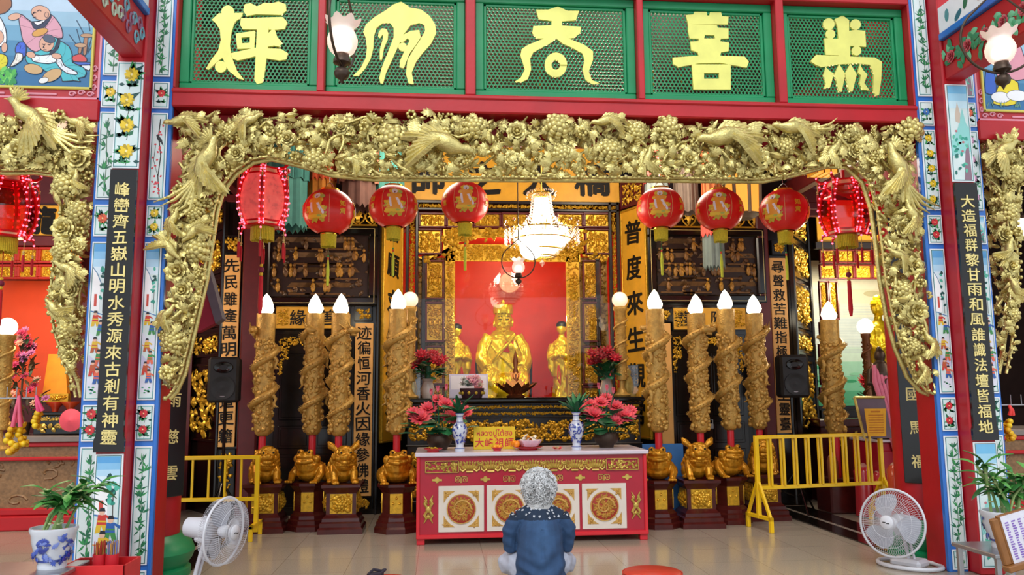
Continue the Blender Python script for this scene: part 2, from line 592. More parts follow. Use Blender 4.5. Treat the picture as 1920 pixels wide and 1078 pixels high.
# ---------------------------------------------------------------- painted tiles (enamel pictures on the pillars)
WHITE, TEAL = S('#e4e9ee'), S('#7fb7bd')
def rect(mb, x0, x1, y0, y1, z, c):
    mb.col = c
    mb.poly([(x0, y0), (x1, y0), (x1, y1), (x0, y1)], z)
def stroke(mb, pts, w, z, c):
    mb.col = c
    for (a, b) in zip(pts[:-1], pts[1:]):
        d = Vector((b[0]-a[0], b[1]-a[1]))
        if d.length < 1e-6: continue
        n = Vector((-d.y, d.x)).normalized()*w/2
        mb.poly([(a[0]-n.x, a[1]-n.y), (b[0]-n.x, b[1]-n.y), (b[0]+n.x, b[1]+n.y), (a[0]+n.x, a[1]+n.y)], z)
def lf(mb, x, y, a, L, w, z, c):
    mb.col = c
    dx, dy = cos(a), sin(a)
    mb.poly([(x, y), (x+dx*L*.4+dy*w/2, y+dy*L*.4-dx*w/2), (x+dx*L, y+dy*L), (x+dx*L*.4-dy*w/2, y+dy*L*.4+dx*w/2)], z)
G1, G2, G3 = S('#1f6b4a'), S('#2f8f4e'), S('#0f4a47')
def p_bamboo(mb, w, h, z):
    x = R.uniform(-.1, .1)*w
    stroke(mb, [(x, -h/2+.01), (x+.05*w, -h*.1), (x-.04*w, h*.2), (x+.02*w, h*.45)], .06*w, z, S('#4a6f52'))
    y = -h*.44
    while y < h*.42:
        n = R.randint(6, 8)
        bx = x+R.uniform(-.15, .15)*w
        for i in range(n):
            lf(mb, bx, y, R.uniform(pi*.1, pi*.9)+(pi if R.random() < .25 else 0), w*R.uniform(.45, .72), w*.15, z+.0004+.00005*i, R.choice((G1, G2, G1)))
        y += w*R.uniform(.55, .85)
def p_flower(mb, w, h, z, c):
    def bloom(x, y, r, cc):
        d = tuple(v*.55 for v in cc)
        for i in range(9):
            lf(mb, x, y, R.uniform(0, 2*pi), r*R.uniform(1.3, 2.1), r*.75, z+.0003, R.choice((G1, G2, G3)))
        for k, (q, n) in enumerate(((1, 10), (.68, 8), (.38, 6))):
            for i in range(n):
                a = 2*pi*i/n+k*.3
                mb.col = d if (i+k) % 3 == 0 else cc
                mb.disc(x+cos(a)*r*q*.62, y+sin(a)*r*q*.62, r*.36, r*.24, z+.0006+k*.0003+.00004*i, 7, a)
        mb.col = S('#f3e3a0')
        mb.disc(x, y, r*.16, r*.16, z+.002)
    k = max(1, round(h/w/1.35))
    for i in range(k):
        y = -h/2+h*(i+.5)/k
        bloom(R.uniform(-.1, .1)*w, y+h/k*.08, w*.36, c)
        for j in range(8):
            lf(mb, R.uniform(-.35, .35)*w, y-h/k*.32, R.uniform(-.3, pi+.3), w*.32, w*.18, z+.0002, R.choice((G1, G2, G3)))
        if k > 1: stroke(mb, [(0, y-h/k*.5), (w*.1, y)], w*.03, z, S('#3d4a36'))
def p_plum(mb, w, h, z, c):
    br = [(w*.3, -h/2), (w*.1, -h*.25), (w*.25, 0), (0, h*.25), (w*.1, h*.45)]
    stroke(mb, br, w*.09, z, S('#2c2826'))
    stroke(mb, [br[1], (-w*.3, -h*.05), (-w*.2, h*.15)], w*.04, z, S('#2c2826'))
    for i in range(26):
        y = R.uniform(-.45, .4)*h
        mb.col = c
        mb.disc(R.uniform(-.40, .36)*w, y, w*.11, w*.08, z+.0005+.00003*i, 6, R.uniform(0, 3))
    mb.col = S('#1a1b22')
    mb.disc(w*.1, h*.2, w*.34, w*.15, z+.002, 12, 2.2)
    mb.disc(-w*.05, h*.2+w*.32, w*.13, w*.11, z+.0021)
    lf(mb, w*.2, h*.2-w*.1, -1.1, w*.55, w*.14, z+.0022, S('#23242d'))
def p_figure(mb, x, y, s, z, c1, c2):
    """a small robed figure of a few brush marks"""
    mb.col = c1
    mb.poly([(x-.25*s, y-.1*s), (x+.28*s, y-.12*s), (x+.22*s, y+.42*s), (x-.18*s, y+.45*s)], z)
    mb.poly([(x+.1*s, y+.4*s), (x+.5*s, y+.1*s), (x+.55*s, y+.25*s), (x+.2*s, y+.46*s)], z+.0002)
    mb.col = c2
    mb.poly([(x-.25*s, y-.1*s), (x-.32*s, y-.55*s), (x-.05*s, y-.5*s), (x+.02*s, y-.1*s)], z+.0001)
    mb.poly([(x+.0*s, y-.1*s), (x+.15*s, y-.55*s), (x+.38*s, y-.5*s), (x+.28*s, y-.1*s)], z+.0002)
    mb.poly([(x-.2*s, y+.05*s), (x+.26*s, y+.03*s), (x+.25*s, y+.12*s), (x-.2*s, y+.14*s)], z+.0003)
    mb.col = S('#e2b49a')
    mb.disc(x+.02*s, y+.57*s, .15*s, .17*s, z+.0004)
    mb.col = S('#22222a')
    mb.poly([(x-.15*s, y+.62*s), (x+.2*s, y+.62*s), (x+.14*s, y+.82*s), (x-.08*s, y+.82*s)], z+.0005)
def p_scene(mb, w, h, z):
    sky = (S('#5aa0d8'), S('#84bbe2'), S('#b0d4ec'), S('#d5e6f2'))
    for i, c in enumerate(sky): rect(mb, -w/2, w/2, h/2-h*.05*(i+1), h/2-h*.05*i, z, c)
    mb.col = S('#f2f2f4'); mb.poly([(-w/2, h*.06), (w*.05, h*.06), (w*.05, h*.24), (-w*.2, h*.30), (-w/2, h*.34)], z+.0003)
    stroke(mb, [(-w/2, h*.345), (-w*.2, h*.305), (w*.12, h*.235)], w*.05, z+.0005, S('#3b6f9c'))
    stroke(mb, [(-w/2, h*.06), (w/2, h*.03)], w*.07, z+.0005, S('#3f74b0'))
    rect(mb, -w*.32, -w*.14, h*.09, h*.17, z+.0006, S('#c84b3f'))
    for i in range(12):
        mb.col = R.choice((S('#2b8f7c'), S('#4fb09a'), G3))
        mb.disc(w*R.uniform(.02, .40), h*R.uniform(.1, .36), w*.17, w*.10, z+.0007+.00003*i, 7, R.uniform(0, 3))
    stroke(mb, [(w*.28, h*.05), (w*.26, h*.2)], w*.04, z+.0006, S('#4a4038'))
    for i in range(3):
        mb.col = S('#c7c4e0') if i % 2 else S('#d9dbe9')
        y = -h*.08-h*.14*i
        mb.poly([(-w/2, y), (w*.1, y-.05*h), (w/2, y-.01*h), (w/2, y-.1*h), (-w*.1, y-.12*h), (-w/2, y-.09*h)], z+.0003)
    stroke(mb, [(-w/2, -h*.16), (w/2, -h*.2)], w*.06, z+.0008, S('#d99a54'))
    cs = [S('#c93a2e'), S('#2f5fa8'), S('#d9b32e'), S('#3f8a4a'), S('#b85a34'), S('#e0684a')]
    pos = [(-.18, .0), (.2, -.06), (-.12, -.17), (.18, -.25), (-.16, -.32), (.14, -.37)]
    for i, (a, b) in enumerate(pos):
        p_figure(mb, a*w, b*h, w*.80, z+.001+.0008*i, cs[i % 6], cs[(i+2) % 6])
    for i in range(8):
        mb.col = R.choice((S('#2b8f7c'), G2))
        mb.disc(R.uniform(-.35, .35)*w, -h*.45+R.uniform(-.02, .02)*h, w*.1, w*.06, z+.0006, 7)
def p_hills(mb, w, h, z):
    for i, c in enumerate((S('#6fb4dc'), S('#9ccbe4'), S('#c4e0ec'))): rect(mb, -w/2, w/2, h/2-h*.08*(i+1), h/2-h*.08*i, z, c)
    mb.col = S('#8ecfcb'); mb.poly([(-w/2, -h*.1), (-w*.1, h*.05), (w*.2, h*.26), (w*.35, h*.1), (w/2, h*.05), (w/2, -h*.2), (-w/2, -h*.25)], z+.0003)
    mb.col = S('#c9b6a4'); mb.poly([(-w*.2, h*.2), (-w*.05, h*.33), (w*.08, h*.2), (w*.02, h*.1), (-w*.2, h*.12)], z+.0004)
    for i in range(22):
        mb.col = R.choice((S('#2f9a86'), S('#1f6f66'), S('#58b89c')))
        mb.disc(R.uniform(-.42, .42)*w, R.uniform(-.45, -.02)*h, w*.12, w*.07, z+.0006+.00003*i, 7, R.uniform(0, 3))
    mb.col = S('#8a6f7d'); mb.poly([(w*.05, -h/2), (w*.2, -h*.2), (w*.4, -h*.1), (w*.45, -h/2)], z+.0005)
    for i in range(5):
        mb.col = S('#c26a72')
        mb.disc(R.uniform(-.3, .3)*w, R.uniform(-.2, .05)*h, w*.07, w*.06, z+.002, 8)
def tile(parent, x, y0, y1, w, Yf, kind, c=None):
    """one framed painted tile, from z y0 to y1 on the plane Y = Yf"""
    h = y1-y0
    mb = MB()
    mb.M = wallM(x, Yf, (y0+y1)/2)
    mb.col = WHITE
    s = mb.M
    mb.M = s @ T(0, 0, .005)
    mb.box(-w/2, w/2, -h/2, h/2, -.006, .006, .003)
    mb.M = s
    z = .0115
    b = .011
    wi, hi = w-2*b, h-2*b
    rect(mb, -wi/2, wi/2, -hi/2, hi/2, z, S('#25464e'))
    rect(mb, -wi/2+.004, wi/2-.004, -hi/2+.004, hi/2-.004, z+.0004, S('#8cc3c4'))
    rect(mb, -wi/2+.009, wi/2-.009, -hi/2+.009, hi/2-.009, z+.0008, S('#d3e2e2'))
    wi -= .014; hi -= .014
    z += .0014
    if kind == 'bamboo': p_bamboo(mb, wi, hi, z)
    elif kind == 'flower': p_flower(mb, wi, hi, z, c)
    elif kind == 'plum': p_plum(mb, wi, hi, z, c)
    elif kind == 'scene': p_scene(mb, wi, hi, z)
    else: p_hills(mb, wi, hi, z)
    return mb.build('tile_panel', M_paint, parent, 0)

# ---------------------------------------------------------------- the setting
YP = 6.6
mb = MB(); mb.box(-9, 9, -6, 13, -.1, 0)
struct(mb.build('floor', M_floor, None, 0))
mb = MB(); mb.box(-9, 9, YP+.3, 13, 5.5, 5.6)
struct(mb.build('ceiling', M_ceil, None, 0))
mb = MB(); mb.box(-9, 9, 12.9, 13, 0, 5.5)
struct(mb.build('wall_back', M_blackwood, None, 0))
for s, n in ((-1, 'left'), (1, 'right')):
    mb = MB(); mb.box(min(s*8.9, s*9), max(s*8.9, s*9), YP, 13, 0, 5.5)
    struct(mb.build('wall_'+n, M_darkred, None, 0))
# dark granite kerbs let into the floor, running back into the hall
for s in (-1, 1):
    mb = MB()
    for a, b, c, z in ((3.12, 3.35, '#1b1917', .012), (3.35, 3.40, '#b9ada0', .013), (3.40, 3.70, '#1b1917', .012)):
        mb.col = S(c); mb.box(min(s*a, s*b), max(s*a, s*b), 7.45, 10.4, 0, z)
    struct(mb.build('trim_1' if s < 0 else 'trim_2', M_porcelain, None, 0))
# red lintel over the middle bay and over the side bays
ZB0, ZB1 = 3.825, 3.985
mb = MB(); mb.box(-3.19, 3.19, YP-.03, YP+.27, ZB0, ZB1, .012)
mb.box(-3.19, 3.19, YP-.045, YP, ZB0+.115, ZB1-.005, .01)
mb.box(-3.19, 3.19, YP+.16, YP+.20, 3.60, ZB0, .006)
struct(mb.build('beam_middle', M_red))
for s, n in ((-1, 'left'), (1, 'right')):
    mb = MB(); mb.box(min(s*3.75, s*7.5), max(s*3.75, s*7.5), YP-.03, YP+.27, 3.685, 3.868, .012)
    struct(mb.build('beam_'+n, M_red))
# pillars between the bays: red body, blue edging, painted tiles
zc = lambda y: at(300, y, YP).z
EDGES = [(-62, 145), (155, 205), (213, 376), (386, 445), (455, 750), (758, 826), (836, 1058), (1068, 1118)]
ZS = [(zc(b), zc(a)) for a, b in EDGES]
Y_, RED_, OR_, BL_, PK_ = S('#e8c51e'), S('#d8343c'), S('#e2603a'), S('#3f78c0'), S('#d7a0c4')
KINDS = {-1: ([('bamboo',), ('flower', RED_), ('plum', S('#d23848')), ('flower', Y_), ('scene',), ('flower', RED_), ('bamboo',), ('bamboo',)],
              [('bamboo',), ('flower', Y_), ('bamboo',), ('flower', OR_), ('scene',), ('flower', RED_), ('bamboo',), ('bamboo',)]),
         1: ([('bamboo',), ('flower', BL_), ('flower', Y_), ('flower', RED_), ('scene',), ('flower', RED_), ('bamboo',), ('bamboo',)],
             [('hills',), ('flower', OR_), ('flower', PK_), ('hills',), ('scene',), ('flower', G3), ('bamboo',), ('bamboo',)])}
for s, n in ((-1, 'left'), (1, 'right')):
    mb = MB()
    mb.box(min(s*3.19, s*3.76), max(s*3.19, s*3.76), YP, YP+.30, 0, 5.3)
    mb.box(min(s*3.358, s*3.575), max(s*3.358, s*3.575), YP-.16, YP, 0, 5.3, .012)
    pil = struct(mb.build('pillar_'+n, M_red, None, 30))
    mb = MB()
    for a, b in ((3.187, 3.352), (3.578, 3.763)):
        mb.box(min(s*a, s*b), max(s*a, s*b), YP-.008, YP+.02, 0, 5.3, .003)
    mb.box(min(s*3.182, s*3.21), max(s*3.182, s*3.21), YP-.014, YP+.03, 0, 5.3, .004)
    mb.build('blue_edging', M_blue, pil)
    for strip in (0, 1):
        xc, w = (s*3.278, .132) if strip == 0 else (s*3.668, .15)
        for (z0, z1), k in zip(ZS, KINDS[s][strip]):
            tile(pil, xc, max(z0, .02), z1, w, YP-.010, *k)
    tile(pil, s*3.467, zc(332)+.02, 4.13, .205, YP-.165, *(('flower', Y_) if s < 0 else ('hills',)))
    tile(pil, s*3.467, .06, zc(842)-.02, .205, YP-.165, *(('scene',) if s < 0 else ('hills',)))

# hanging couplet boards on the pillar fronts
for s, txt, lab in ((-1, '峰巒齊五嶽山明水秀源來古剎有神靈', 'black board of gold characters on the pillar beside the yellow peony tiles'),
                    (1, '大造福群黎甘雨和風誰識法壇皆福地', 'black board of gold characters on the pillar behind the potted bamboo by the lectern')):
    x = s*3.467
    z0, z1 = zc(842)-.005, zc(332)+.005
    t = thing('couplet_board', (x, YP-.185, z0), lab, 'sign', 'couplet boards on the front pillars')
    mb = MB(); mb.M = FACE
    h = z1-z0
    mb.plate([(-.105, .02), (-.105, h), (.105, h), (.105, .02), (.105, .02)][:4] if 0 else [(-.112, 0), (.112, 0), (.112, .09), (.10, .12), (.10, h), (-.10, h), (-.10, .12), (-.112, .09)], -.012, .012)
    mb.build('board', M_black, t, 20)
    mb = MB(); mb.M = FACE
    for i, c in enumerate(txt):
        write(mb, c, 0, h-.16-(h-.27)*i/15, .112, .108, .015, .0, .03, .05, heavy=.012)
    mb.build('lettering', M_gletter, t, 0)
# ---------------------------------------------------------------- green lattice panels with gold seal characters
def PX(pts, ox, oy, s): return [(ox+x*s, oy+y*s) for x, y in pts]
def hexgrid(mb, x0, x1, z0, z1, ro=.0195, ri=.0145, d=.012):
    """perforated board: hexagon cells, each with a hexagonal hole"""
    dx, dz = ro*math.sqrt(3), ro*1.5
    row, z = 0, z0+ro
    while z < z1-ro*.4:
        x = x0+dx/2+(dx/2 if row % 2 else 0)
        while x < x1-dx*.4:
            V, F = [], []
            for i in range(6):
                a = pi/6+pi/3*i
                c, n = cos(a), sin(a)
                V += [(x+ro*1.01*c, z+ro*1.01*n, d), (x+ri*c, z+ri*n, d), (x+ri*c, z+ri*n, 0)]
            for i in range(6):
                j = (i+1) % 6
                F += [(i*3, j*3, j*3+1, i*3+1), (i*3+1, j*3+1, j*3+2, i*3+2)]
            mb.add(V, F)
            x += dx
        z += dz
        row += 1
def seal(mb, polys, z0=.012, z1=.03):
    for i, p in enumerate(polys):
        mb.plate(p, z0, z1+.0006*i)
def circ(x, y, r, n=18, ry=None):
    ry = r if ry is None else ry
    return [(x+r*cos(2*pi*i/n), y+ry*sin(2*pi*i/n)) for i in range(n)]
def ringpolys(x, y, ro, ri, n=18, roy=None, riy=None):
    out = []
    roy, riy = roy or ro, riy or ri
    for i in range(n):
        a, b = 2*pi*i/n, 2*pi*(i+1)/n+.01
        out.append([(x+ro*cos(a), y+roy*sin(a)), (x+ro*cos(b), y+roy*sin(b)), (x+ri*cos(b), y+riy*sin(b)), (x+ri*cos(a), y+riy*sin(a))])
    return out
# outlines of the five seal characters, in photograph pixels
CH1 = [circ(427, 22, 12), circ(414, 125, 11),
       [(397, 37), (410, 25), (456, 24), (452, 32), (440, 42), (434, 60), (431, 85), (434, 105), (444, 132), (458, 150), (446, 147), (428, 132), (417, 108), (405, 118), (391, 131), (386, 129), (396, 112), (409, 95), (414, 75), (412, 55), (405, 44)],
       [(459, 8), (470, 6), (482, 12), (496, 5), (510, 6), (522, 3), (536, 8), (537, 20), (528, 28), (480, 27), (462, 30), (456, 20)],
       [(452, 34), (530, 32), (539, 42), (534, 54), (520, 56), (455, 55), (450, 46)],
       [(442, 63), (478, 58), (479, 68), (450, 71)], [(442, 63), (452, 64), (455, 92), (445, 92)], [(469, 60), (479, 59), (477, 90), (468, 90)], [(444, 82), (477, 80), (476, 91), (446, 92)],
       [(433, 100), (478, 90), (527, 92), (540, 100), (536, 112), (524, 114), (478, 106), (446, 114), (436, 110)],
       [(482, 50), (504, 50), (502, 95), (496, 140), (492, 156), (482, 158), (477, 150), (480, 100)],
       [(500, 66), (510, 56), (516, 57), (520, 70), (529, 80), (524, 88), (514, 86), (503, 88), (499, 82)]]
CH2 = [[(681, 60), (686, 46), (702, 32), (722, 20), (738, 8), (752, 3), (764, 10), (768, 14), (790, 18), (806, 30), (816, 46), (818, 62), (808, 82), (792, 100), (780, 116), (772, 136), (776, 158), (766, 156), (761, 138), (764, 112), (776, 92), (788, 74), (797, 58), (796, 46), (786, 43), (770, 47), (757, 64), (746, 88), (735, 112), (724, 136), (718, 157), (713, 156), (711, 146), (716, 126), (728, 96), (738, 70), (738, 52), (731, 43), (718, 43), (706, 52), (701, 68), (700, 90), (695, 110), (685, 128), (672, 142), (662, 142), (676, 128), (686, 108), (688, 90), (686, 72)],
       [(710, 60), (716, 53), (724, 54), (728, 62), (727, 74), (720, 90), (716, 112), (712, 112), (712, 94), (718, 72), (718, 64), (712, 72), (709, 68)],
       [(748, 78), (758, 64), (770, 58), (786, 56), (789, 70), (780, 84), (768, 100), (757, 128), (749, 126), (750, 114), (760, 92), (768, 76), (764, 72), (754, 80)],
       circ(755, 88, 8)]
CH3 = [[(1005, 18), (1028, 18), (1046, 12), (1064, 20), (1086, 20), (1080, 38), (1054, 40), (1054, 48), (1090, 50), (1088, 62), (1076, 71), (1066, 72), (1096, 84), (1112, 96), (1112, 112), (1104, 134), (1110, 150), (1124, 156), (1112, 158), (1098, 150), (1092, 130), (1096, 112), (1092, 100), (1074, 90), (1056, 82), (1043, 72), (1030, 82), (1014, 90), (1000, 98), (994, 110), (996, 130), (990, 148), (978, 154), (965, 153), (976, 146), (984, 130), (976, 104), (978, 92), (990, 84), (1020, 72), (1006, 72), (998, 62), (1000, 49), (1034, 47), (1034, 39), (1010, 36)]] + ringpolys(1042, 122, 21, 8, 20, 23, 9)
CH4 = [[(1286, 28), (1300, 27), (1302, 22), (1325, 22), (1326, 29), (1330, 29), (1331, 23), (1352, 23), (1354, 30), (1366, 31), (1365, 46), (1290, 45)],
       [(1290, 45), (1344, 47), (1346, 52), (1366, 53), (1366, 72), (1341, 73), (1339, 66), (1322, 65), (1320, 73), (1293, 72), (1290, 58)],
       [(1310, 72), (1352, 72), (1350, 78), (1310, 78)],
       [(1294, 78), (1340, 76), (1367, 80), (1366, 96), (1352, 98), (1350, 106), (1310, 106), (1308, 98), (1296, 94)],
       [(1261, 108), (1300, 105), (1340, 104), (1396, 106), (1404, 116), (1400, 127), (1384, 124), (1350, 118), (1310, 119), (1272, 126), (1262, 120)],
       [(1297, 120), (1320, 122), (1320, 168), (1300, 168)], [(1348, 122), (1370, 122), (1370, 168), (1348, 168)], [(1300, 121), (1368, 121), (1368, 137), (1300, 137)], [(1300, 148), (1368, 148), (1369, 168), (1300, 168)]]
CH5 = [circ(1554, 45, 11), circ(1557, 64, 9), circ(1604, 46, 10), circ(1606, 95, 9),
       [(1565, 36), (1580, 29), (1592, 38), (1592, 58), (1604, 56), (1622, 58), (1624, 88), (1594, 86), (1594, 106), (1572, 106), (1572, 76), (1570, 50)],
       [(1545, 72), (1574, 73), (1574, 104), (1548, 103)],
       [(1519, 115), (1530, 103), (1590, 106), (1640, 108), (1653, 116), (1652, 150), (1648, 178), (1642, 180), (1637, 170), (1638, 140), (1632, 122), (1608, 119), (1570, 121), (1540, 126), (1530, 122)],
       [(1548, 126), (1556, 134), (1563, 138), (1558, 158), (1556, 164), (1544, 166), (1548, 158), (1544, 140)],
       [(1573, 120), (1584, 138), (1582, 152), (1578, 172), (1572, 172), (1568, 152), (1564, 140)],
       [(1594, 120), (1606, 140), (1602, 156), (1598, 172), (1592, 172), (1588, 156), (1584, 138)],
       [(1612, 121), (1618, 132), (1626, 140), (1620, 156), (1630, 170), (1616, 168), (1611, 156), (1614, 142), (1608, 136)]]
LABS = ['green lattice panel with the leftmost gold seal character', 'green lattice panel with a gold character behind the left hanging lamp',
        'middle green lattice panel, its gold character ending in a ring', 'green lattice panel whose gold character stands on an open square',
        'green lattice panel at the right end, gold character with round dots']
XL = [(-3.17, -2.035), (-1.975, -.80), (-.715, .69), (.745, 1.94), (2.015, 3.17)]
ZL0, ZL1 = 3.99, 4.93
for (x0, x1), ch, lab in zip(XL, (CH1, CH2, CH3, CH4, CH5), LABS):
    t = thing('lattice_transom', ((x0+x1)/2, YP+.12, ZL0), lab, 'lattice panel', 'lattice panels over the middle bay')
    o = Vector(((x0+x1)/2, 0, ZL0))
    w, h = (x1-x0)/2, ZL1-ZL0
    mb = MB(); mb.M = FACE
    f = .075
    for a, b, c, d in ((-w, w, 0, f), (-w, w, h-f, h), (-w, -w+f, f, h-f), (w-f, w, f, h-f)):
        mb.box(a, b, c, d, -.02, .05, .008)
    for a, b, c, d in ((-w+f, w-f, f, f+.025), (-w+f, w-f, h-f-.025, h-f), (-w+f, -w+f+.025, f, h-f), (w-f-.025, w-f, f, h-f)):
        mb.box(a, b, c, d, -.02, .025, .005)
    mb.build('frame', M_green, t)
    mb = MB(); mb.M = FACE
    hexgrid(mb, -w+f, w-f, f, h-f)
    mb.build('lattice', M_green, t, 0)
    mb = MB(); mb.M = FACE
    seal(mb, [[(at(px, py, YP+.09).x-o.x, at(px, py, YP+.09).z-o.z) for px, py in p] for p in ch])
    mb.build('seal_character', M_letter, t, 20)
mb = MB()
for a, b in ((-3.19, -3.17), (-2.035, -1.975), (-.80, -.715), (.69, .745), (1.94, 2.015), (3.17, 3.19)):
    mb.box(a, b, YP-.02, YP+.2, ZB1, 5.3, .008)
mb.box(-3.19, 3.19, YP-.02, YP+.2, ZL1, 5.3, .008)
struct(mb.build('trim_3', M_red))

# ---------------------------------------------------------------- carved and gilded arch screens
def inside(p, poly):
    x, y = p
    r = False
    n = len(poly)
    for i in range(n):
        x1, y1 = poly[i]; x2, y2 = poly[(i+1) % n]
        if (y1 > y) != (y2 > y) and x < (x2-x1)*(y-y1)/(y2-y1)+x1: r = not r
    return r
def screen(label, outline, edge, birds, blooms, nleaf):
    """openwork of leaves, blossoms and birds; outline and edge in pixels on the plane of the facade"""
    cv = lambda p: (at(p[0], p[1], YP).x, at(p[0], p[1], YP).z)
    P = [cv(p) for p in outline]
    E = [cv(p) for p in edge]
    cx = sum(p[0] for p in P)/len(P)
    t = thing('carved_screen', (cx, YP, min(p[1] for p in P)), label, 'carving', 'gilded carved arch screens')
    inv = Matrix.Translation(-t.location)
    def new():
        m = MB(); m.M = inv @ T(0, YP, 0) @ FACE
        return m
    xs, ys = [p[0] for p in P], [p[1] for p in P]
    mb = new()
    cells = {}
    n = 0
    tries = 0
    while n < nleaf and tries < nleaf*30:
        tries += 1
        x, y = R.uniform(min(xs), max(xs)), R.uniform(min(ys), max(ys))
        if not inside((x, y), P): continue
        back = n % 3 == 0
        key = (int(x/.075), int(y/.075), back)
        if cells.get(key, 0) >= (2 if back else 4): continue
        cells[key] = cells.get(key, 0)+1
        n += 1
        L = R.uniform(.07, .13)
        a = R.uniform(0, 2*pi)
        if not inside((x-sin(a)*L, y+cos(a)*L), P): a += pi
        if not inside((x-sin(a)*L, y+cos(a)*L), P): L *= .55
        z = R.uniform(-.17, -.08) if back else R.uniform(-.08, .05)
        k = R.random()
        M = T(x, y, z) @ RZ(a) @ RX(R.uniform(-.2, .55)) @ RY(R.uniform(-.5, .5))
        if k < .62: blade(mb, M, L, L*.85, LOBED, .16, R.uniform(-.1, .25))
        elif k < .86: blade(mb, M, L*1.1, L*.42, SMOOTH, .2, R.uniform(-.1, .3))
        elif k < .95: grapes(mb, x, y, z, .035)
        else:
            for i in range(7): mb.ball((x+.03*cos(i), y+.03*sin(i), z+.02), .018, nu=6, nv=4)
    for i in range(int(nleaf/16)):
        for _ in range(20):
            x, y = R.uniform(min(xs), max(xs)), R.uniform(min(ys), max(ys))
            if inside((x, y), P): break
        a = R.uniform(0, 2*pi)
        pts = [(x, y, R.uniform(-.06, .02))]
        for j in range(6):
            a += R.uniform(-.6, .6)
            q = (pts[-1][0]+.06*cos(a), pts[-1][1]+.06*sin(a), pts[-1][2]+R.uniform(-.015, .025))
            if not inside((q[0], q[1]), P): break
            pts.append(q)
        if len(pts) > 2: mb.tube(pts, [.013]*(len(pts)-1)+[.006], 6)
    mb.build('carved_foliage', M_carve, t, 60)
    mb = new()
    mb.tube([(x, y, -.02) for x, y in E], .012, 8)
    mb.tube([(x, y, -.12) for x, y in E], .020, 8)
    for i in range(len(E)-1):
        a, b = Vector(E[i]), Vector(E[i+1])
        m = max(1, int((b-a).length/.06))
        for j in range(m):
            q = a+(b-a)*(j/m)
            mb.ball((q.x+R.uniform(-.008, .008), q.y+R.uniform(-.008, .008), .01), R.uniform(.012, .022), nu=6, nv=4)
    mb.build('beaded_rim', M_carve, t, 60)
    for px, py, L, ang, flip, kw in birds:
        x, y = cv((px, py))
        mb = new()
        carved_bird(mb, T(x, y, .06) @ RZ(rad(ang)) @ (SCL(1, -1, 1) if flip else SCL(1)), L, **kw)
        mb.build('carved_bird', M_carve, t, 50)
    for px, py, r, k in blooms:
        x, y = cv((px, py))
        mb = new()
        (peony if k == 'p' else bud)(mb, x, y, .03, r, R.uniform(0, 6))
        mb.build('carved_blossom', M_carve, t, 50)
    return t
INNER = [(309, 748), (322, 735), (338, 700), (352, 640), (364, 590), (380, 520), (392, 440), (400, 390), (412, 350), (438, 318), (470, 297), (505, 291), (560, 304), (620, 322), (700, 330), (960, 331), (1250, 332), (1440, 334), (1500, 322), (1560, 306), (1598, 306), (1630, 336), (1646, 385), (1655, 450), (1663, 520), (1676, 590), (1692, 650), (1716, 706), (1740, 733), (1757, 740)]
OUT = [(334, 217)] + [(331, 300), (320, 450), (311, 560), (304, 680), (300, 746)] + INNER + [(1757, 738), (1749, 680), (1739, 580), (1729, 450), (1717, 320), (1711, 240), (1400, 229), (960, 217), (480, 211)]
screen('gilded carved arch of leaves, blossoms and birds spanning the middle bay', OUT, INNER,
    [(392, 305, .40, 60, False, dict(crest=True, plume=5)), (1672, 315, .40, 118, True, dict(crest=True, plume=5)),
     (835, 275, .46, -28, False, {}), (1352, 262, .46, 198, True, {}), (1478, 245, .34, 185, True, dict(plume=2)),
     (345, 232, .26, 200, True, {}), (470, 232, .22, 20, False, {}), (1132, 232, .24, 200, True, {}), (1210, 300, .20, 60, False, {}),
     (1555, 285, .22, 40, False, {}), (330, 415, .20, 60, False, {}), (368, 438, .22, 235, True, {}), (325, 470, .22, -60, False, {}), (1700, 405, .26, 120, True, {}),
     (1675, 480, .2, 160, True, {}), (1735, 640, .2, 130, True, {}), (1722, 690, .18, 120, True, {}), (318, 590, .18, 40, False, {}), (660, 305, .18, 170, True, {})],
    [(735, 262, .11, 'b'), (888, 240, .09, 'b'), (640, 240, .07, 'p'), (540, 262, .07, 'p'), (590, 300, .08, 'b'), (690, 300, .06, 'p'), (968, 250, .09, 'p'), (1045, 240, .10, 'b'), (1050, 290, .08, 'b'),
     (960, 300, .07, 'p'), (1190, 250, .08, 'b'), (1250, 240, .09, 'b'), (1145, 285, .09, 'b'), (1290, 300, .08, 'p'), (1420, 300, .10, 'p'), (1470, 275, .07, 'b'), (1600, 250, .07, 'b'), (1705, 245, .10, 'b'),
     (1600, 285, .07, 'p'), (445, 290, .07, 'p'), (365, 375, .08, 'b'), (335, 395, .06, 'p'), (372, 468, .09, 'b'), (335, 510, .10, 'p'), (365, 400, .06, 'b'), (345, 545, .08, 'p'), (325, 640, .08, 'b'), (315, 700, .06, 'p'),
     (1690, 430, .08, 'p'), (1685, 360, .07, 'b'), (1710, 500, .09, 'p'), (1690, 545, .08, 'b'), (1715, 585, .10, 'p'), (1710, 650, .06, 'b'), (430, 250, .06, 'b'), (1330, 320, .06, 'p')], 2300)
IL = [(-130, 300), (0, 318), (50, 316), (95, 322), (108, 345), (112, 400), (103, 460), (95, 520), (92, 570), (100, 620), (118, 680), (134, 715), (140, 745)]
OL = [(-130, 208), (40, 212), (173, 222), (172, 240), (169, 330), (161, 450), (153, 560), (146, 680), (143, 738)] + IL[::-1]
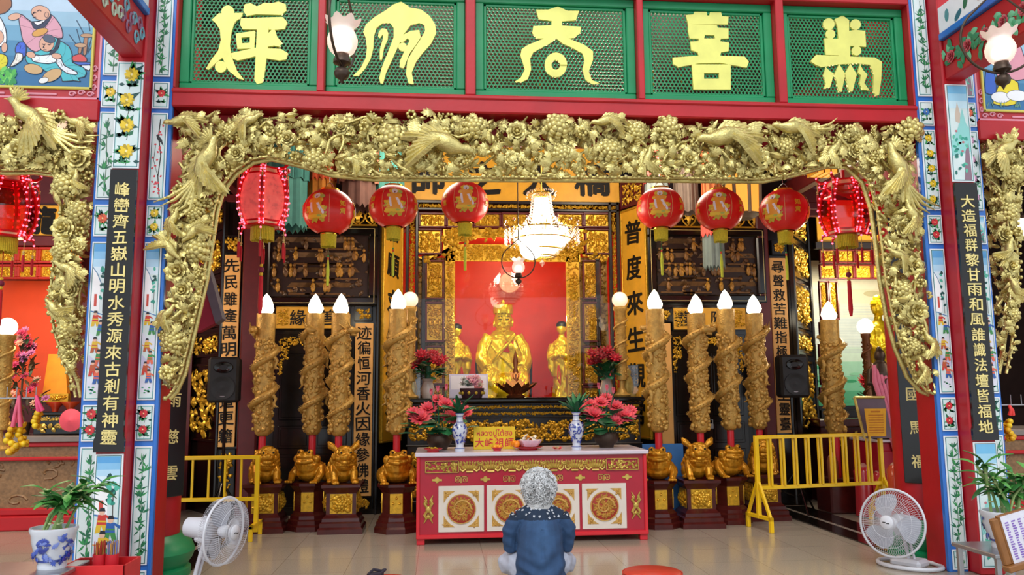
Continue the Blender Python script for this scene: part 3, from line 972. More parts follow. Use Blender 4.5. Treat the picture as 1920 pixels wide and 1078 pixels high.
screen('gilded carved arch around the orange-lit side bay, phoenix at its corner', OL, IL,
    [(66, 225, .42, 150, True, dict(crest=True, plume=4)), (150, 235, .2, 170, True, {}), (132, 505, .22, 165, True, {}), (110, 580, .2, 120, False, {}), (150, 340, .16, 80, False, {})],
    [(40, 285, .10, 'p'), (150, 300, .11, 'p'), (125, 350, .09, 'b'), (10, 250, .07, 'b'), (150, 400, .08, 'b'), (122, 430, .09, 'p'), (120, 470, .07, 'b'), (150, 460, .06, 'p'), (135, 545, .07, 'p'), (130, 620, .07, 'b'), (135, 670, .06, 'p')], 620)
IR = [(2030, 300), (1960, 330), (1914, 345), (1908, 420), (1912, 520), (1905, 600), (1898, 660), (1890, 700)]
OR = [(2030, 245), (1850, 240), (1848, 260), (1862, 420), (1872, 520), (1880, 640), (1886, 705)] + IR[::-1]
screen('gilded carved arch cut off by the picture edge, beyond the potted bamboo', OR, IR,
    [(1872, 285, .3, 20, False, dict(crest=True)), (1880, 470, .22, 80, True, {}), (1892, 540, .2, 100, False, {})],
    [(1868, 315, .1, 'p'), (1895, 330, .08, 'b'), (1888, 400, .08, 'b'), (1880, 440, .07, 'p'), (1890, 500, .08, 'p'), (1895, 590, .06, 'b')], 420)

# ---------------------------------------------------------------- painted tie beams running from the pillars towards the yard
for s, lab in ((-1, 'red painted tie beam with scrolling clouds over the left pillar'), (1, 'red painted tie beam with green leaves over the right pillar')):
    z0 = 4.17
    t = thing('tie_beam', (s*3.467, YP-.16, z0), lab, 'beam', 'tie beams over the pillars')
    mb = MB()
    mb.box(-.085, .085, -4.2, 0, 0, .36, .01)
    mb.build('beam_body', M_red, t)
    mb = MB()
    mb.box(-.12, .12, -4.2, 0, .36, .42, .006)
    mb.build('blue_moulding', M_blue, t)
    mb = MB()
    mb.col = WHITE
    mb.box(-.11, .11, -4.2, 0, .42, .66, .006)
    side = -s
    mb.M = T(side*.1105, 0, 0) @ RZ(side*pi/2) @ FACE
    for i in range(26):
        mb.col = R.choice((S('#4f8f95'), S('#2c6a7a'), G1, S('#b0704e')))
        mb.disc(side*(-.1-.15*i)+R.uniform(-.05, .05), .54+R.uniform(-.07, .07), .06, .03, .001+.0001*i, 8, R.uniform(0, 3))
    mb.build('painted_band', M_paint, t, 0)
    mb = MB()
    mb.M = T(side*.0855, 0, 0) @ RZ(side*pi/2) @ FACE
    for i in range(70):
        x = side*(-.06-.055*i)
        if s < 0:
            mb.col = R.choice((S('#6fa7b8'), S('#8f5f7c'), S('#b9c7b0'), S('#4a6f9c')))
            pts = [(x+.05*cos(a*.7)*(1-a*.07), .17+.07*sin(a*.7)*(1-a*.07)+.08*sin(i*2.3), .004) for a in range(11)]
            mb.tube(pts, .010, 5)
        else:
            mb.col = R.choice((S('#3f9a6a'), S('#2f7f58'), S('#6db88c')))
            for k in range(3): blade(mb, T(x+R.uniform(-.05, .05), .17+R.uniform(-.1, .1), .004) @ RZ(R.uniform(0, 6)), .10, .055, SMOOTH, .12)
            if i % 4 == 1:
                mb.col = S('#c4515c')
                peony(mb, x, .17, .004, .055)
    mb.build('painted_relief', M_paint, t, 50)

# ---------------------------------------------------------------- painted murals over the side bays
def mural(x0, x1, z0, z1, label, full):
    t = thing('mural', ((x0+x1)/2, YP+.02, z0), label, 'painting')
    w, h = (x1-x0)/2, z1-z0
    mb = MB(); mb.M = FACE
    mb.col = S('#b0202c')
    mb.box(-w, w, 0, h, -.03, .02, .004)
    mb.col = S('#d98fa0')
    for a, b, c, d in ((-w, w, .0, .02), (-w, -w+.02, 0, h), (w-.02, w, 0, h)): mb.box(a, b, c, d, 0, .026, .003)
    for sx in (-1, 1):
        for k in range(3):
            cx, cz = sx*(w-.07-.07*k), .045+.012*(k % 2)
            mb.tube([(cx+.03*cos(a*.8)*(1-.06*a), cz+.022*sin(a*.8)*(1-.06*a), .024) for a in range(10)], .007, 5)
            mb.tube([(sx*(w-.045)+.02*cos(a*.8)*(1-.06*a), .10+.08*k+.03*sin(a*.8)*(1-.06*a), .024) for a in range(10)], .007, 5)
        mb.box(sx*w*.3-.14, sx*w*.3+.14, .03, .05, .02, .028, .004)
    mb.build('scrolled_border', M_paint, t, 40)
    mb = MB(); mb.M = FACE
    b, bs = .08, .055
    mb.col = S('#cfc45a')
    for a, e, c, d in ((-w+bs, w-bs, b, b+.022), (-w+bs, -w+bs+.022, b, h), (w-bs-.022, w-bs, b, h)): mb.box(a, e, c, d, .01, .04, .005)
    mb.build('yellow_frame', M_paint, t)
    mb = MB(); mb.M = FACE
    X0, X1, Z0 = -w+bs+.02, w-bs-.02, b+.02
    z = .0215
    for i, c in enumerate(('#2c6b9c', '#36759f', '#4a86ad', '#6b9fbe', '#93b9d0', '#b4cbdf', '#ccd6e8', '#d6dcec')):
        y0 = Z0+(h-Z0)*i/8
        rect(mb, X0, X1, y0, Z0+(h-Z0)*(i+1)/8, z, S(c))
    def P(u, v): return (X1-u, Z0+v)
    SK = S('#d7a58c')
    def soft(pts):
        n = len(pts); out = []
        for i in range(n):
            p0, p1, p2, p3 = pts[i-1], pts[i], pts[(i+1) % n], pts[(i+2) % n]
            for t_ in (0, .33, .66):
                out.append(tuple(.5*(2*b+(c_-a)*t_*.6+(2*a-5*b+4*c_-d)*t_*t_*.3+(3*b-a-3*c_+d)*t_**3*.3+ (1-.6)*0) if False else (1-t_)*b+t_*c_+.18*t_*(1-t_)*((b-a)-(d-c_)) for a, b, c_, d in zip(p0, p1, p2, p3)))
        return out
    LINE = S('#23263c')
    def robe(pts, c, k):
        q = [P(*p) for p in soft(pts)]
        mb.col = c; mb.poly(q, z+.001+.0004*k)
        stroke(mb, q+[q[0]], .007, z+.0012+.0004*k, LINE)
        cx_, cy_ = sum(p[0] for p in q)/len(q), sum(p[1] for p in q)/len(q)
        if len(pts) > 5:
            for i in range(0, len(q), 5): stroke(mb, [q[i], ((q[i][0]*.55+cx_*.45)+.012, q[i][1]*.55+cy_*.45), (q[i][0]*.3+cx_*.7, q[i][1]*.3+cy_*.7-.015)], .004, z+.0012+.0004*k, tuple(v*.55 for v in c))
    def ell(u, v, a, b_, c, k, r=0.0):
        q = P(u, v)
        mb.col = LINE; mb.disc(q[0], q[1], a+.004, b_+.004, z+.0009+.0004*k, 18, r)
        mb.col = c; mb.disc(q[0], q[1], a, b_, z+.001+.0004*k, 18, r)
    def face(u, v, r_, k, sx=1):
        q = P(u, v)
        for dx in (-.45, .25): stroke(mb, [(q[0]+sx*(dx-.15)*r_, q[1]+.12*r_), (q[0]+sx*dx*r_, q[1]+.2*r_), (q[0]+sx*(dx+.2)*r_, q[1]+.12*r_)], .005, z+.0016+.0004*k, LINE); stroke(mb, [(q[0]+sx*(dx-.2)*r_, q[1]+.38*r_), (q[0]+sx*(dx+.2)*r_, q[1]+.42*r_)], .006, z+.0016+.0004*k, S('#5a4a48'))
        stroke(mb, [(q[0]-sx*.12*r_, q[1]+.2*r_), (q[0]-sx*.22*r_, q[1]-.15*r_), (q[0]-sx*.05*r_, q[1]-.18*r_)], .005, z+.0016+.0004*k, S('#8a5a4a'))
        stroke(mb, [(q[0]-sx*.3*r_, q[1]-.48*r_), (q[0]+sx*.12*r_, q[1]-.45*r_)], .007, z+.0016+.0004*k, S('#a8483f'))
    if full:
        # standing monk in pink behind, seated monk in turquoise in front
        ox, oz = t.location.x, t.location.z
        q_ = .2938
        P = lambda u, v: ((at(u*q_, v*q_, YP).x-ox), (at(u*q_, v*q_, YP).z-oz))
        k_ = q_*.0045
        def el(u, v, a, b_, c, k, r=0.0): ell(u, v, a*k_, b_*k_, c, k, -r)
        for a_, b_ in (((500, 300), (440, 220)), ((560, 260), (490, 130)), ((575, 200), (566, 140)), ((560, 330), (600, 190)), ((530, 330), (490, 185)), ((560, 340), (590, 290))): stroke(mb, [P(*a_), P(*b_)], .008, z+.001, S('#23405c'))
        robe([(540, 228), (562, 228), (552, 345), (530, 345)], S('#a8785a'), 1); el(555, 228, 36, 12, S('#b98f6c'), 2)
        robe([(505, 290), (525, 290), (518, 340), (500, 340)], S('#a8785a'), 2); el(515, 290, 33, 13, S('#c09a78'), 3)
        robe([(470, 395), (577, 400), (572, 415), (500, 415)], S('#3a62c4'), 2)
        robe([(465, 360), (515, 345), (552, 370), (550, 396), (470, 392)], S('#cf4a4c'), 3)
        robe([(515, 418), (577, 416), (576, 445), (560, 450)], S('#dfe4ec'), 2)
        robe([(118, 95), (150, 100), (165, 115), (205, 145), (245, 180), (300, 160), (325, 95), (360, 125), (390, 170), (402, 215), (396, 246), (345, 240), (300, 225), (270, 245), (262, 290), (255, 335), (200, 320), (150, 265), (135, 200)], S('#d59aac'), 4)
        robe([(203, 140), (215, 178), (245, 190), (290, 170), (328, 112), (318, 92), (285, 135), (243, 160), (224, 145)], S('#2a3152'), 5)
        robe([(215, 140), (240, 165), (285, 140), (315, 95), (300, 90), (270, 130), (240, 140)], S('#e6e2e4'), 6)
        el(95, 108, 36, 20, SK, 6, -.3)
        el(262, 84, 56, 45, SK, 7, .35)
        el(300, 96, 11, 16, S('#cf9c84'), 8)
        for a_ in (((212, 88), (222, 78), (232, 84)), ((240, 74), (254, 66), (266, 74)), ((222, 82), (206, 96), (216, 102)), ((212, 112), (232, 112))): stroke(mb, [P(*p_) for p_ in a_], .006, z+.006, LINE)
        el(257, 208, 47, 22, S('#d39a4a'), 9, -.4)
        robe([(118, 275), (150, 270), (168, 290), (166, 350), (150, 365), (105, 345), (100, 310)], S('#3a62d0'), 6)
        robe([(105, 340), (145, 345), (142, 385), (90, 422), (68, 422), (95, 380)], S('#e4e0d8'), 7)
        robe([(345, 238), (385, 262), (440, 295), (462, 350), (464, 400), (530, 430), (552, 462), (540, 492), (500, 500), (515, 522), (470, 515), (400, 520), (385, 470), (300, 460), (235, 420), (180, 405), (165, 360), (240, 330), (265, 320), (330, 330)], S('#46b4c0'), 8)
        robe([(372, 250), (386, 264), (372, 312), (335, 350), (318, 342), (350, 310)], S('#22304c'), 9)
        el(215, 442, 54, 30, S('#c9a474'), 10, .2)
        el(335, 482, 60, 34, S('#c9a474'), 10, -.55)
        el(280, 515, 28, 17, S('#e6e6e4'), 11, -.3)
        robe([(350, 375), (395, 380), (412, 420), (492, 460), (490, 478), (430, 470), (380, 430)], S('#dfe3ea'), 10)
        el(300, 282, 42, 48, SK, 11)
        el(316, 250, 36, 24, S('#4a566c'), 12, .4)
        for a_ in (((272, 282), (284, 288), (294, 282)), ((306, 284), (318, 289), (328, 282)), ((286, 290), (278, 306), (288, 308)), ((280, 320), (300, 320))): stroke(mb, [P(*p_) for p_ in a_], .006, z+.0075, LINE)
        robe([(205, 350), (260, 357), (352, 350), (360, 396), (300, 408), (212, 392)], S('#e6ebf2'), 12)
        el(200, 352, 26, 18, SK, 14, .3); el(364, 360, 28, 17, SK, 14, .2)
        robe([(-80, 340), (0, 343), (40, 355), (52, 390), (40, 422), (0, 458), (-80, 470)], S('#d8cc2a'), 4)
        robe([(-40, 470), (20, 450), (62, 425), (58, 460), (0, 492), (-40, 500)], S('#e2e6ea'), 5)
        el(30, 305, 16, 30, SK, 6)
        robe([(-60, 120), (0, 110), (38, 190), (42, 270), (0, 300), (-60, 300)], S('#eeeef2'), 3)
        el(-20, 240, 40, 48, SK, 4)
        robe([(-60, -20), (60, -20), (75, 40), (30, 85), (-60, 90)], S('#9a5f3c'), 3)
        for i in range(26): mb.col = R.choice((G2, S('#4fae4a'), S('#6cc45a'))); q = P(R.uniform(-20, 95), R.uniform(440, 535)); mb.disc(q[0], q[1], .032, .017, z+.003+.0001*i, 8, R.uniform(0, 3))
    else:
        P = lambda u, v: (X0+u, Z0+v)
        robe([(.16, .30), (.12, .46), (.22, .62), (.4, .6), (.42, .3)], S('#d894a4'), 1)
        ell(.20, .66, .06, .07, S('#22304c'), 3)
        robe([(.08, .06), (.30, .06), (.34, .26), (.20, .30)], S('#e2cf2a'), 2)
        robe([(.02, .16), (.12, .16), (.12, .34), (.04, .36)], S('#3461c0'), 3)
        ell(.16, .12, .09, .05, S('#e6e8ec'), 4); ell(.32, .14, .10, .05, S('#e6e8ec'), 5)
        for i in range(30): q = P(R.uniform(0, .9), .02); lf(mb, q[0], q[1], R.uniform(1, 2.1), .07, .01, z+.004+.0001*i, S('#5f8f7a'))
    mb.build('picture', M_paint, t, 0)
mural(-5.1, -3.765, 3.87, 5.0, 'painted mural of robed monks over the side bay by the left pillar', True)
mural(3.765, 5.1, 3.87, 5.0, 'painted mural corner behind the right hanging lamp', False)
# ---------------------------------------------------------------- the hall behind the screens
YB = 10.5
def bx(x0, y0, x1, y1, Y):
    """rectangle of the photograph on the plane Y -> X0, X1, Z0, Z1"""
    a, b, c, d = at(x0, y0, Y), at(x1, y0, Y), at(x0, y1, Y), at(x1, y1, Y)
    return (a.x+c.x)/2, (b.x+d.x)/2, (c.z+d.z)/2, (a.z+b.z)/2
# lacquered partition with the central opening
mb = MB()
for s in (-1, 1):
    mb.box(min(s*1.78, s*3.75), max(s*1.78, s*3.75), YB+.04, YB+.2, 0, 5.5)
    mb.box(min(s*1.78, s*1.82), max(s*1.78, s*1.82), YB-.03, YB+.05, 0, 4.1, .008)
mb.box(-1.8, 1.8, 11.1, 11.2, 4.5, 5.5)
struct(mb.build('wall_hall', M_black, None, 20))
mb = MB()
for s in (-1, 1):
    mb.box(min(s*3.75, s*4.4), max(s*3.75, s*4.4), YB+.15, YB+.25, 3.9, 5.5)
mb.box(-4.2, -1.8, YB-.02, YB+.03, 3.95, 4.05, .01)
mb.box(1.8, 4.2, YB-.02, YB+.03, 3.95, 4.05, .01)
struct(mb.build('trim_4', M_darkred))
# sloping dark soffit boards over the side aisles
for s, n in ((-1, 5), (1, 6)):
    mb = MB()
    x0, x1 = s*2.9, s*4.9
    mb.add([(x0, 7.0, 4.75), (x1, 7.0, 4.05), (x1, 10.6, 4.05), (x0, 10.6, 4.75)], [(0, 1, 2, 3)])
    mb.box(min(s*3.5, s*3.62), max(s*3.5, s*3.62), 6.95, 10.5, 4.0, 4.2, .01)
    struct(mb.build('trim_%d' % n, M_darkred))

def fret(name, r, Y, label, cat='ornament', group=None, border=.012, dens=1.1, size=.03, back=M_black, lead=M_gold, yoff=0.03):
    x0, x1, z0, z1 = r
    t = thing(name, ((x0+x1)/2, Y, z0), label, cat, group)
    w, h = (x1-x0)/2, z1-z0
    mb = MB(); mb.M = FACE
    mb.box(-w, w, 0, h, -.02, .004, .002)
    mb.build('backing', back, t)
    mb = MB(); mb.M = FACE
    scroll(mb, -w+border, w-border, border, h-border, .005, dens, size)
    mb.build('gilt_scrollwork', lead, t, 50)
    mb = MB(); mb.M = FACE
    b = border
    for a, c, d, e in ((-w, w, 0, b), (-w, w, h-b, h), (-w, -w+b, b, h-b), (w-b, w, b, h-b)): mb.box(a, c, d, e, -.01, .018, .003)
    mb.build('frame', back, t)
    return t
def board(name, r, Y, text, label, m=None, ink=None, size=None, vert=True, rz=0.0, group=None, loc=None, wid=None, border=None, zoff=0, bold=.012):
    """signboard with a column (or row) of brushed characters"""
    x0, x1, z0, z1 = r
    t = thing(name, loc or ((x0+x1)/2, Y, z0), label, 'sign', group, rz)
    w, h = (wid or (x1-x0))/2, z1-z0
    mb = MB(); mb.M = FACE
    mb.box(-w, w, 0, h, -.015, .012, .004)
    mb.build('board', m or M_orange, t)
    n = len(text)
    s = size or w*1.25
    for i, c in enumerate(text):
        if c == ' ': continue
        mb = MB(); mb.M = FACE
        if vert: write(mb, c, 0, h-(i+.65)*h/(n+.3), s, s, .013, 0.0, .02, .06, heavy=bold*1.1)
        else: write(mb, c, -w+(i+.5)*2*w/n, h/2+zoff, s, s, .013, 0.0, .03, .05, heavy=bold*1.1)
        mb.build('brushed_character', ink or M_ink, t, 0)
    if border:
        mb = MB(); mb.M = FACE
        for a, b, c, d in ((-w-.03, w+.03, -.03, 0), (-w-.03, w+.03, h, h+.03), (-w-.03, -w, 0, h), (w, w+.03, 0, h)): mb.box(a, b, c, d, -.02, .025, .006)
        mb.build('frame', border, t)
    return t

# carved dark pictures, their fretwork crests, signboards and doors: left and right
def picture(r, Y, label):
    x0, x1, z0, z1 = r
    t = thing('relief_picture', ((x0+x1)/2, Y, z0), label, 'picture', 'carved relief pictures on the back wall')
    w, h = (x1-x0)/2, z1-z0
    mb = MB(); mb.M = FACE
    for a, b, c, d in ((-w, w, 0, .12), (-w, w, h-.12, h), (-w, -w+.12, .12, h-.12), (w-.12, w, .12, h-.12)): mb.box(a, b, c, d, -.02, .06, .02)
    mb.build('frame', M_black, t)
    mb = MB(); mb.M = FACE
    for q, k in ((.035, .062), (.095, .05)):
        for a, b, c, d in ((-w+q, w-q, q, q+.006), (-w+q, w-q, h-q-.006, h-q), (-w+q, -w+q+.006, q, h-q), (w-q-.006, w-q, q, h-q)): mb.box(a, b, c, d, .0, k)
    mb.build('gold_line', M_gletter, t, 0)
    mb = MB(); mb.M = FACE
    mb.col = S('#2a1a12')
    mb.box(-w+.1, w-.1, .1, h-.1, -.02, .0)
    W2, H2 = w-.13, h-.26
    for i in range(4):
        mb.col = S('#6b4a28')
        y = .14+H2*(i/4)
        for j in range(3):
            x = R.uniform(-W2, W2*.6)
            mb.box(x, min(x+R.uniform(.25, .5), W2), y, y+.025, 0, .03, .006)
            mb.add([(x-.03, y+.1, .0), (min(x+.4, W2), y+.1, 0), (min(x+.34, W2), y+.16, .03), (x+.03, y+.16, .03)], [(0, 1, 2, 3)])
    for i in range(34):
        x, y = R.uniform(-W2+.03, W2-.03), .14+H2*R.choice((.05, .3, .32, .55, .58, .75))
        mb.col = R.choice((S('#a8772f'), S('#8a5f2c'), S('#b9862f'), S('#6b4a28')))
        mb.ball((x, y+.06, .02), .032, .07, .025, 7, 5)
        mb.ball((x, y+.15, .03), .022, .025, .022, 6, 4)
        mb.tube([(x, y+.1, .03), (x+R.uniform(-.06, .06), y+.06, .045)], [.014, .01], 5)
    for i in range(70):
        mb.col = R.choice((S('#5a3d22'), S('#7a5428'), S('#46301c')))
        blade(mb, T(R.uniform(-W2, W2), .12+R.uniform(0, H2), .01) @ RZ(R.uniform(0, 6)), .09, .06, LOBED, .2)
    mb.build('carved_relief', M_relief, t, 50)
    return t
picture(bx(489, 424, 708, 574, YB), YB, 'dark carved relief picture of a gathering, left of the shrine')
picture(bx(1214, 428, 1434, 570, YB), YB, 'dark carved relief picture right of the shrine, behind two lanterns')
def crest(r, Y, label):
    x0, x1, z0, z1 = r
    t = thing('fretwork_crest', ((x0+x1)/2, Y, z0), label, 'ornament', 'gold fretwork crests over the relief pictures')
    w, h = (x1-x0)/2, z1-z0
    mb = MB(); mb.M = FACE
    mb.box(-w, w, 0, .03, -.01, .03, .006)
    n = 7
    for i in range(n):
        x = -w+(i+.5)*2*w/n
        for sx in (-1, 1):
            mb.tube([(x+sx*.015, .03, .01), (x+sx*.07, .08, .012), (x+sx*.10, .15, .012), (x+sx*.06, .19, .012), (x+sx*.03, .15, .012), (x+sx*.06, .12, .012)], .012, 6)
        blade(mb, T(x, .05, .01), h*.9, .10, LOBED, .12)
        if i % 2: mb.ball((x, .07, .015), .03, nu=8, nv=5)
    mb.build('scrolls', M_gold, t, 50)
crest(bx(520, 388, 712, 424, YB), YB+.02, 'gold fretwork crest on top of the left relief picture')
crest(bx(1214, 388, 1430, 428, YB), YB+.02, 'gold fretwork crest on top of the right relief picture')

def signplate(r, Y, text, label):
    t = board('signboard', r, Y, text, label, M_goldsign, M_ink, .20, False)
    x0, x1, z0, z1 = r
    w, h = (x1-x0)/2, z1-z0
    for s in (-1, 1):
        mb = MB(); mb.M = FACE
        scroll(mb, *(sorted((s*(w-.01), s*(w-.17)))), .02, h-.02, .012, 1.2, .026)
        mb.build('end_scroll', M_gold, t, 50)
    mb = MB(); mb.M = FACE
    for s in (-1, 1): mb.box(*sorted((s*w, s*(w+.012))), -.012, h+.012, -.01, .02)
    mb.box(-w, w, -.012, 0, -.01, .02); mb.box(-w, w, h, h+.012, -.01, .02)
    mb.build('frame', M_black, t, 0)
signplate(bx(517, 575, 655, 616, YB), YB, ' 緣 善 ', 'gold signboard of two black characters over the left black door')
signplate(bx(1262, 577, 1398, 618, YB), YB, '善 隨 ', 'gold signboard over the right black door, behind the candle bulbs')
for n, (x0, x1) in enumerate(((517, 655), (1264, 1400))):
    X0, X1, Z0, Z1 = bx(x0, 630, x1, 955, YB)
    mb = MB()
    mb.box(X0-.03, X1+.03, YB, YB+.05, .05, Z1+.02, .005)
    d = struct(mb.build('door_%d' % (n+1), M_black))
    mb = MB()
    xm = (X0+X1)/2
    for a, b in ((X0, xm-.005), (xm+.005, X1)):
        for z0, z1 in ((.1, .75), (.82, 1.1), (1.17, Z1-.22)):
            for q in (0, .03): mb.box(a+.03+q, b-.03-q, YB-.012-q*.2, YB+.005, z0+q, z1-q, .008)
    mb.build('door_panel', M_black, d, 30)
    mb = MB()
    mb.col = S('#8e9399')
    mb.box(xm-.03, xm+.03, YB-.04, YB-.015, 1.0, 1.07, .008)
    mb.tube([(xm-.02, YB-.03, 1.07), (xm-.02, YB-.03, 1.12), (xm+.02, YB-.03, 1.12), (xm+.02, YB-.03, 1.07)], .006, 6)
    mb.build('padlock', M_paint, d, 30)
    mb = MB(); mb.M = T(0, YB-.012, 0) @ FACE
    scroll(mb, X0, X1, Z1-.13, Z1, .0, 1.3, .028)
    for a, b in ((X0, X0+.15), (X1-.15, X1)):
        scroll(mb, a, b, Z1-.32, Z1-.12, 0, 1.1, .028)
        scroll(mb, a if a == X0 else a+.07, b-.07 if a == X0 else b, Z1-.5, Z1-.3, 0, 1.1, .026)
    mb.build('gilt_spandrel', M_gold, d, 50)

board('couplet_board', bx(664, 606, 698, 930, YB), YB, '迹徧恒河香火因緣參佛禮', 'ochre couplet board between the left black door and the shrine', size=.17)
board('couplet_board', bx(1240, 606, 1262, 930, YB), YB, ' ', 'narrow ochre board behind the rightward candle nearest the table', size=.10)
board('couplet_board', bx(412, 478, 446, 838, YB), YB, '先民雖產萬明 聞道更籍', 'ochre couplet board behind the left loudspeaker', size=.17, bold=.014)
board('couplet_board', bx(1449, 484, 1480, 812, YB), YB, '尋聲救苦難指極上達上靈臺', 'ochre couplet board behind the right loudspeaker', size=.16)
G4 = 'small square gold fretwork ornaments'
fret('fretwork_square', bx(664, 574, 698, 602, YB), YB, 'gold fretwork square above the ochre board nearest the left side of the shrine', size=.035)
fret('fretwork_square', bx(664, 932, 698, 956, YB), YB, 'gold fretwork square at the foot of the ochre board left of the shrine', size=.035)
fret('fretwork_square', bx(417, 441, 452, 474, YB), YB, 'gold fretwork square above the board behind the left loudspeaker', size=.045)
fret('fretwork_square', bx(1446, 450, 1474, 478, YB), YB, 'gold fretwork square above the board behind the right loudspeaker', size=.045)
fret('fretwork_square', bx(407, 842, 440, 952, YB), YB, 'tall gold scroll ornament behind the left speaker pole', size=.06)
fret('fretwork_square', bx(1240, 577, 1260, 604, YB), YB, 'gold fretwork square beside the rightward candle bulb nearest the shrine', size=.03)
# reddish posts beside the couplet boards
for s, (x0, x1) in ((-1, (450, 486)), (1, (1428, 1450))):
    X0, X1, Z0, Z1 = bx(x0, 440, x1, 955, YB)
    mb = MB(); mb.box(X0, X1, YB-.05, YB+.05, 0, 3.95, .02)
    struct(mb.build('post_left' if s < 0 else 'post_right', M_darkred))

# gilded boards splayed in towards the shrine
for s, txt, lab in ((-1, '普願求生淨海', 'gold splayed board left of the shrine with large black characters'), (1, '普度來生觀常', 'gold splayed board right of the shrine with large black characters')):
    a, b = Vector((s*1.76, YB, 0)), Vector((s*1.52, 11.05, 0))
    mid = (a+b)/2
    ang = math.atan2(b.y-a.y, b.x-a.x) if s < 0 else math.atan2(a.y-b.y, a.x-b.x)
    L = (b-a).length
    board('splayed_board', (0, L, 0.9, 3.98), 0, txt, lab, M_goldsign, M_ink, .32, True, ang, None, (mid.x, mid.y, .9), L-.10, M_gold, bold=.022)
    mb = MB()
    mb.M = T(mid.x, mid.y, 0) @ RZ(ang)
    mb.box(-L/2, L/2, .02, .08, 0, 4.5)
    struct(mb.build('partition_left' if s < 0 else 'partition_right', M_blackwood))
    f = fret('splayed_cornice', (0, L-.06, 4.03, 4.42), 0, 'dark carved cornice panel above the %s splayed board' % ('left' if s < 0 else 'right'), size=.05, back=M_darkred, border=.03)
    f.location = (mid.x, mid.y-.005, 4.03); f.rotation_euler = (0, 0, ang)

# the shrine front
M_bgold2 = mat('dull_gilt', S('#8f6d28'), .4, .4, var=.3, scale=20)
YS = 11.05
hd = board('header_board', bx(752, 262, 1160, 378, YS), YS, '師之大橋', 'gold header board of four large black characters over the shrine', M_goldsign, M_ink, .46, False, zoff=-.12, bold=.03)
x0, x1, z0, z1 = bx(764, 380, 1160, 755, YS)
shr = thing('shrine_front', (0, YS, 1.4), 'gilded and red lattice front of the shrine around the glass', 'shrine')
mb = MB(); mb.M = T(0, 0, -1.4) @ FACE
def pz(x, y): q = at(x, y, YS); return q.x, q.z
def R4(a, b, c, d): r = bx(a, b, c, d, YS); return r
for a, b, c, d in ((764, 378, 1160, 384), (764, 392, 1160, 397)):
    q = R4(a, b, c, d); mb.box(q[0], q[1], q[2], q[3], -.02, .05, .008)
for a, c in ((760, 766), (778, 784), (1143, 1149), (1158, 1164)):
    q = R4(a, 380, c, 760); mb.box(q[0], q[1], q[2], q[3], -.02, .05, .008)
for a, c in ((790, 798), (1118, 1126)):
    q = R4(a, 480, c, 760); mb.box(q[0], q[1], q[2], q[3], -.02, .04, .008)
mb.build('black_moulding', M_blackwood, shr)
mb = MB(); mb.M = T(0, 0, -1.4) @ FACE
for a, b, c, d in ((764, 384, 1160, 392),):
    q = R4(a, b, c, d); scroll(mb, q[0], q[1], q[2]-.01, q[3]+.01, .01, 1.6, .025)
for a, c in ((766, 778), (1149, 1158)):
    q = R4(a, 397, c, 740); scroll(mb, q[0]-.005, q[1]+.005, q[2], q[3], .01, 1.5, .025)
mb.build('gilt_border', M_gold, shr, 50)
cells = []
for i in range(7): cells.append((785+i*51.5, 399, 785+(i+1)*51.5, 428))
cells += [(780, 429, 829, 478), (1096, 429, 1144, 478)]
for (u, v) in ((797, 833), (1092, 1126)):
    cells += [(u, 488, v, 562), (u, 566, v, 642), (u, 648, v, 722), (u, 724, v, 760)]
rb = MB(); rb.M = T(0, 0, -1.4) @ FACE
for c in cells:
    q = R4(*c)
    f = .028
    for a, b, d, e in ((q[0], q[1], q[2], q[2]+f), (q[0], q[1], q[3]-f, q[3]), (q[0], q[0]+f, q[2]+f, q[3]-f), (q[1]-f, q[1], q[2]+f, q[3]-f)): rb.box(a, b, d, e, -.01, .04, .006)
    mb = MB(); mb.M = T(0, 0, -1.4) @ FACE
    mb.box(q[0]+f, q[1]-f, q[2]+f, q[3]-f, -.02, .0)
    scroll(mb, q[0]+f, q[1]-f, q[2]+f, q[3]-f, .0, 1.5, .034)
    for k in range(3):
        x = q[0]+(q[1]-q[0])*(k+1)/4
        z = (q[2]+q[3])/2
        mb.ball((x, z-.02, .015), .022, .05, .02, 7, 5); mb.ball((x, z+.045, .02), .018, nu=6, nv=4)
    mb.build('gilt_relief', M_gold, shr, 50)
rb.build('red_lattice', M_darkred, shr)
mb = MB(); mb.M = T(0, 0, -1.4) @ FACE
arc = [(782, 482), (800, 490), (830, 470), (860, 455), (880, 448), (945, 444), (1010, 446), (1045, 455), (1080, 470), (1120, 492), (1142, 482), (1142, 478), (1094, 478), (1094, 430), (831, 430), (831, 478)]
P = [pz(*p) for p in arc]
mb.plate([P[i] for i in (0, 1, 2, 15)], -.01, .01); mb.plate([P[i] for i in (2, 3, 4, 14, 15)], -.01, .01); mb.plate([P[i] for i in (4, 5, 6, 7, 13, 14)], -.01, .01); mb.plate([P[i] for i in (7, 8, 12, 13)], -.01, .01); mb.plate([P[i] for i in (8, 9, 10, 11, 12)], -.01, .01)
n = 0
while n < 260:
    x, z = R.uniform(P[0][0], P[10][0]), R.uniform(P[1][1], P[13][1])
    if inside((x, z), P):
        n += 1
        blade(mb, T(x, z, R.uniform(.01, .05)) @ RZ(R.uniform(0, 6)), .08, .05, R.choice((LOBED, SMOOTH)), .25)
mb.build('carved_valance', M_gold, shr, 50)
mb = MB(); mb.M = T(0, -.02, -1.4) @ FACE
for a, b, c, d in ((835, 470, 853, 750), (1063, 470, 1088, 750), (835, 458, 1088, 490)):
    q = R4(a, b, c, d)
    mb.box(q[0], q[1], q[2], q[3], -.06, -.03)
    scroll(mb, q[0], q[1], q[2], q[3], -.03, 1.3, .035)
mb.build('inner_filigree', M_gold, shr, 50)
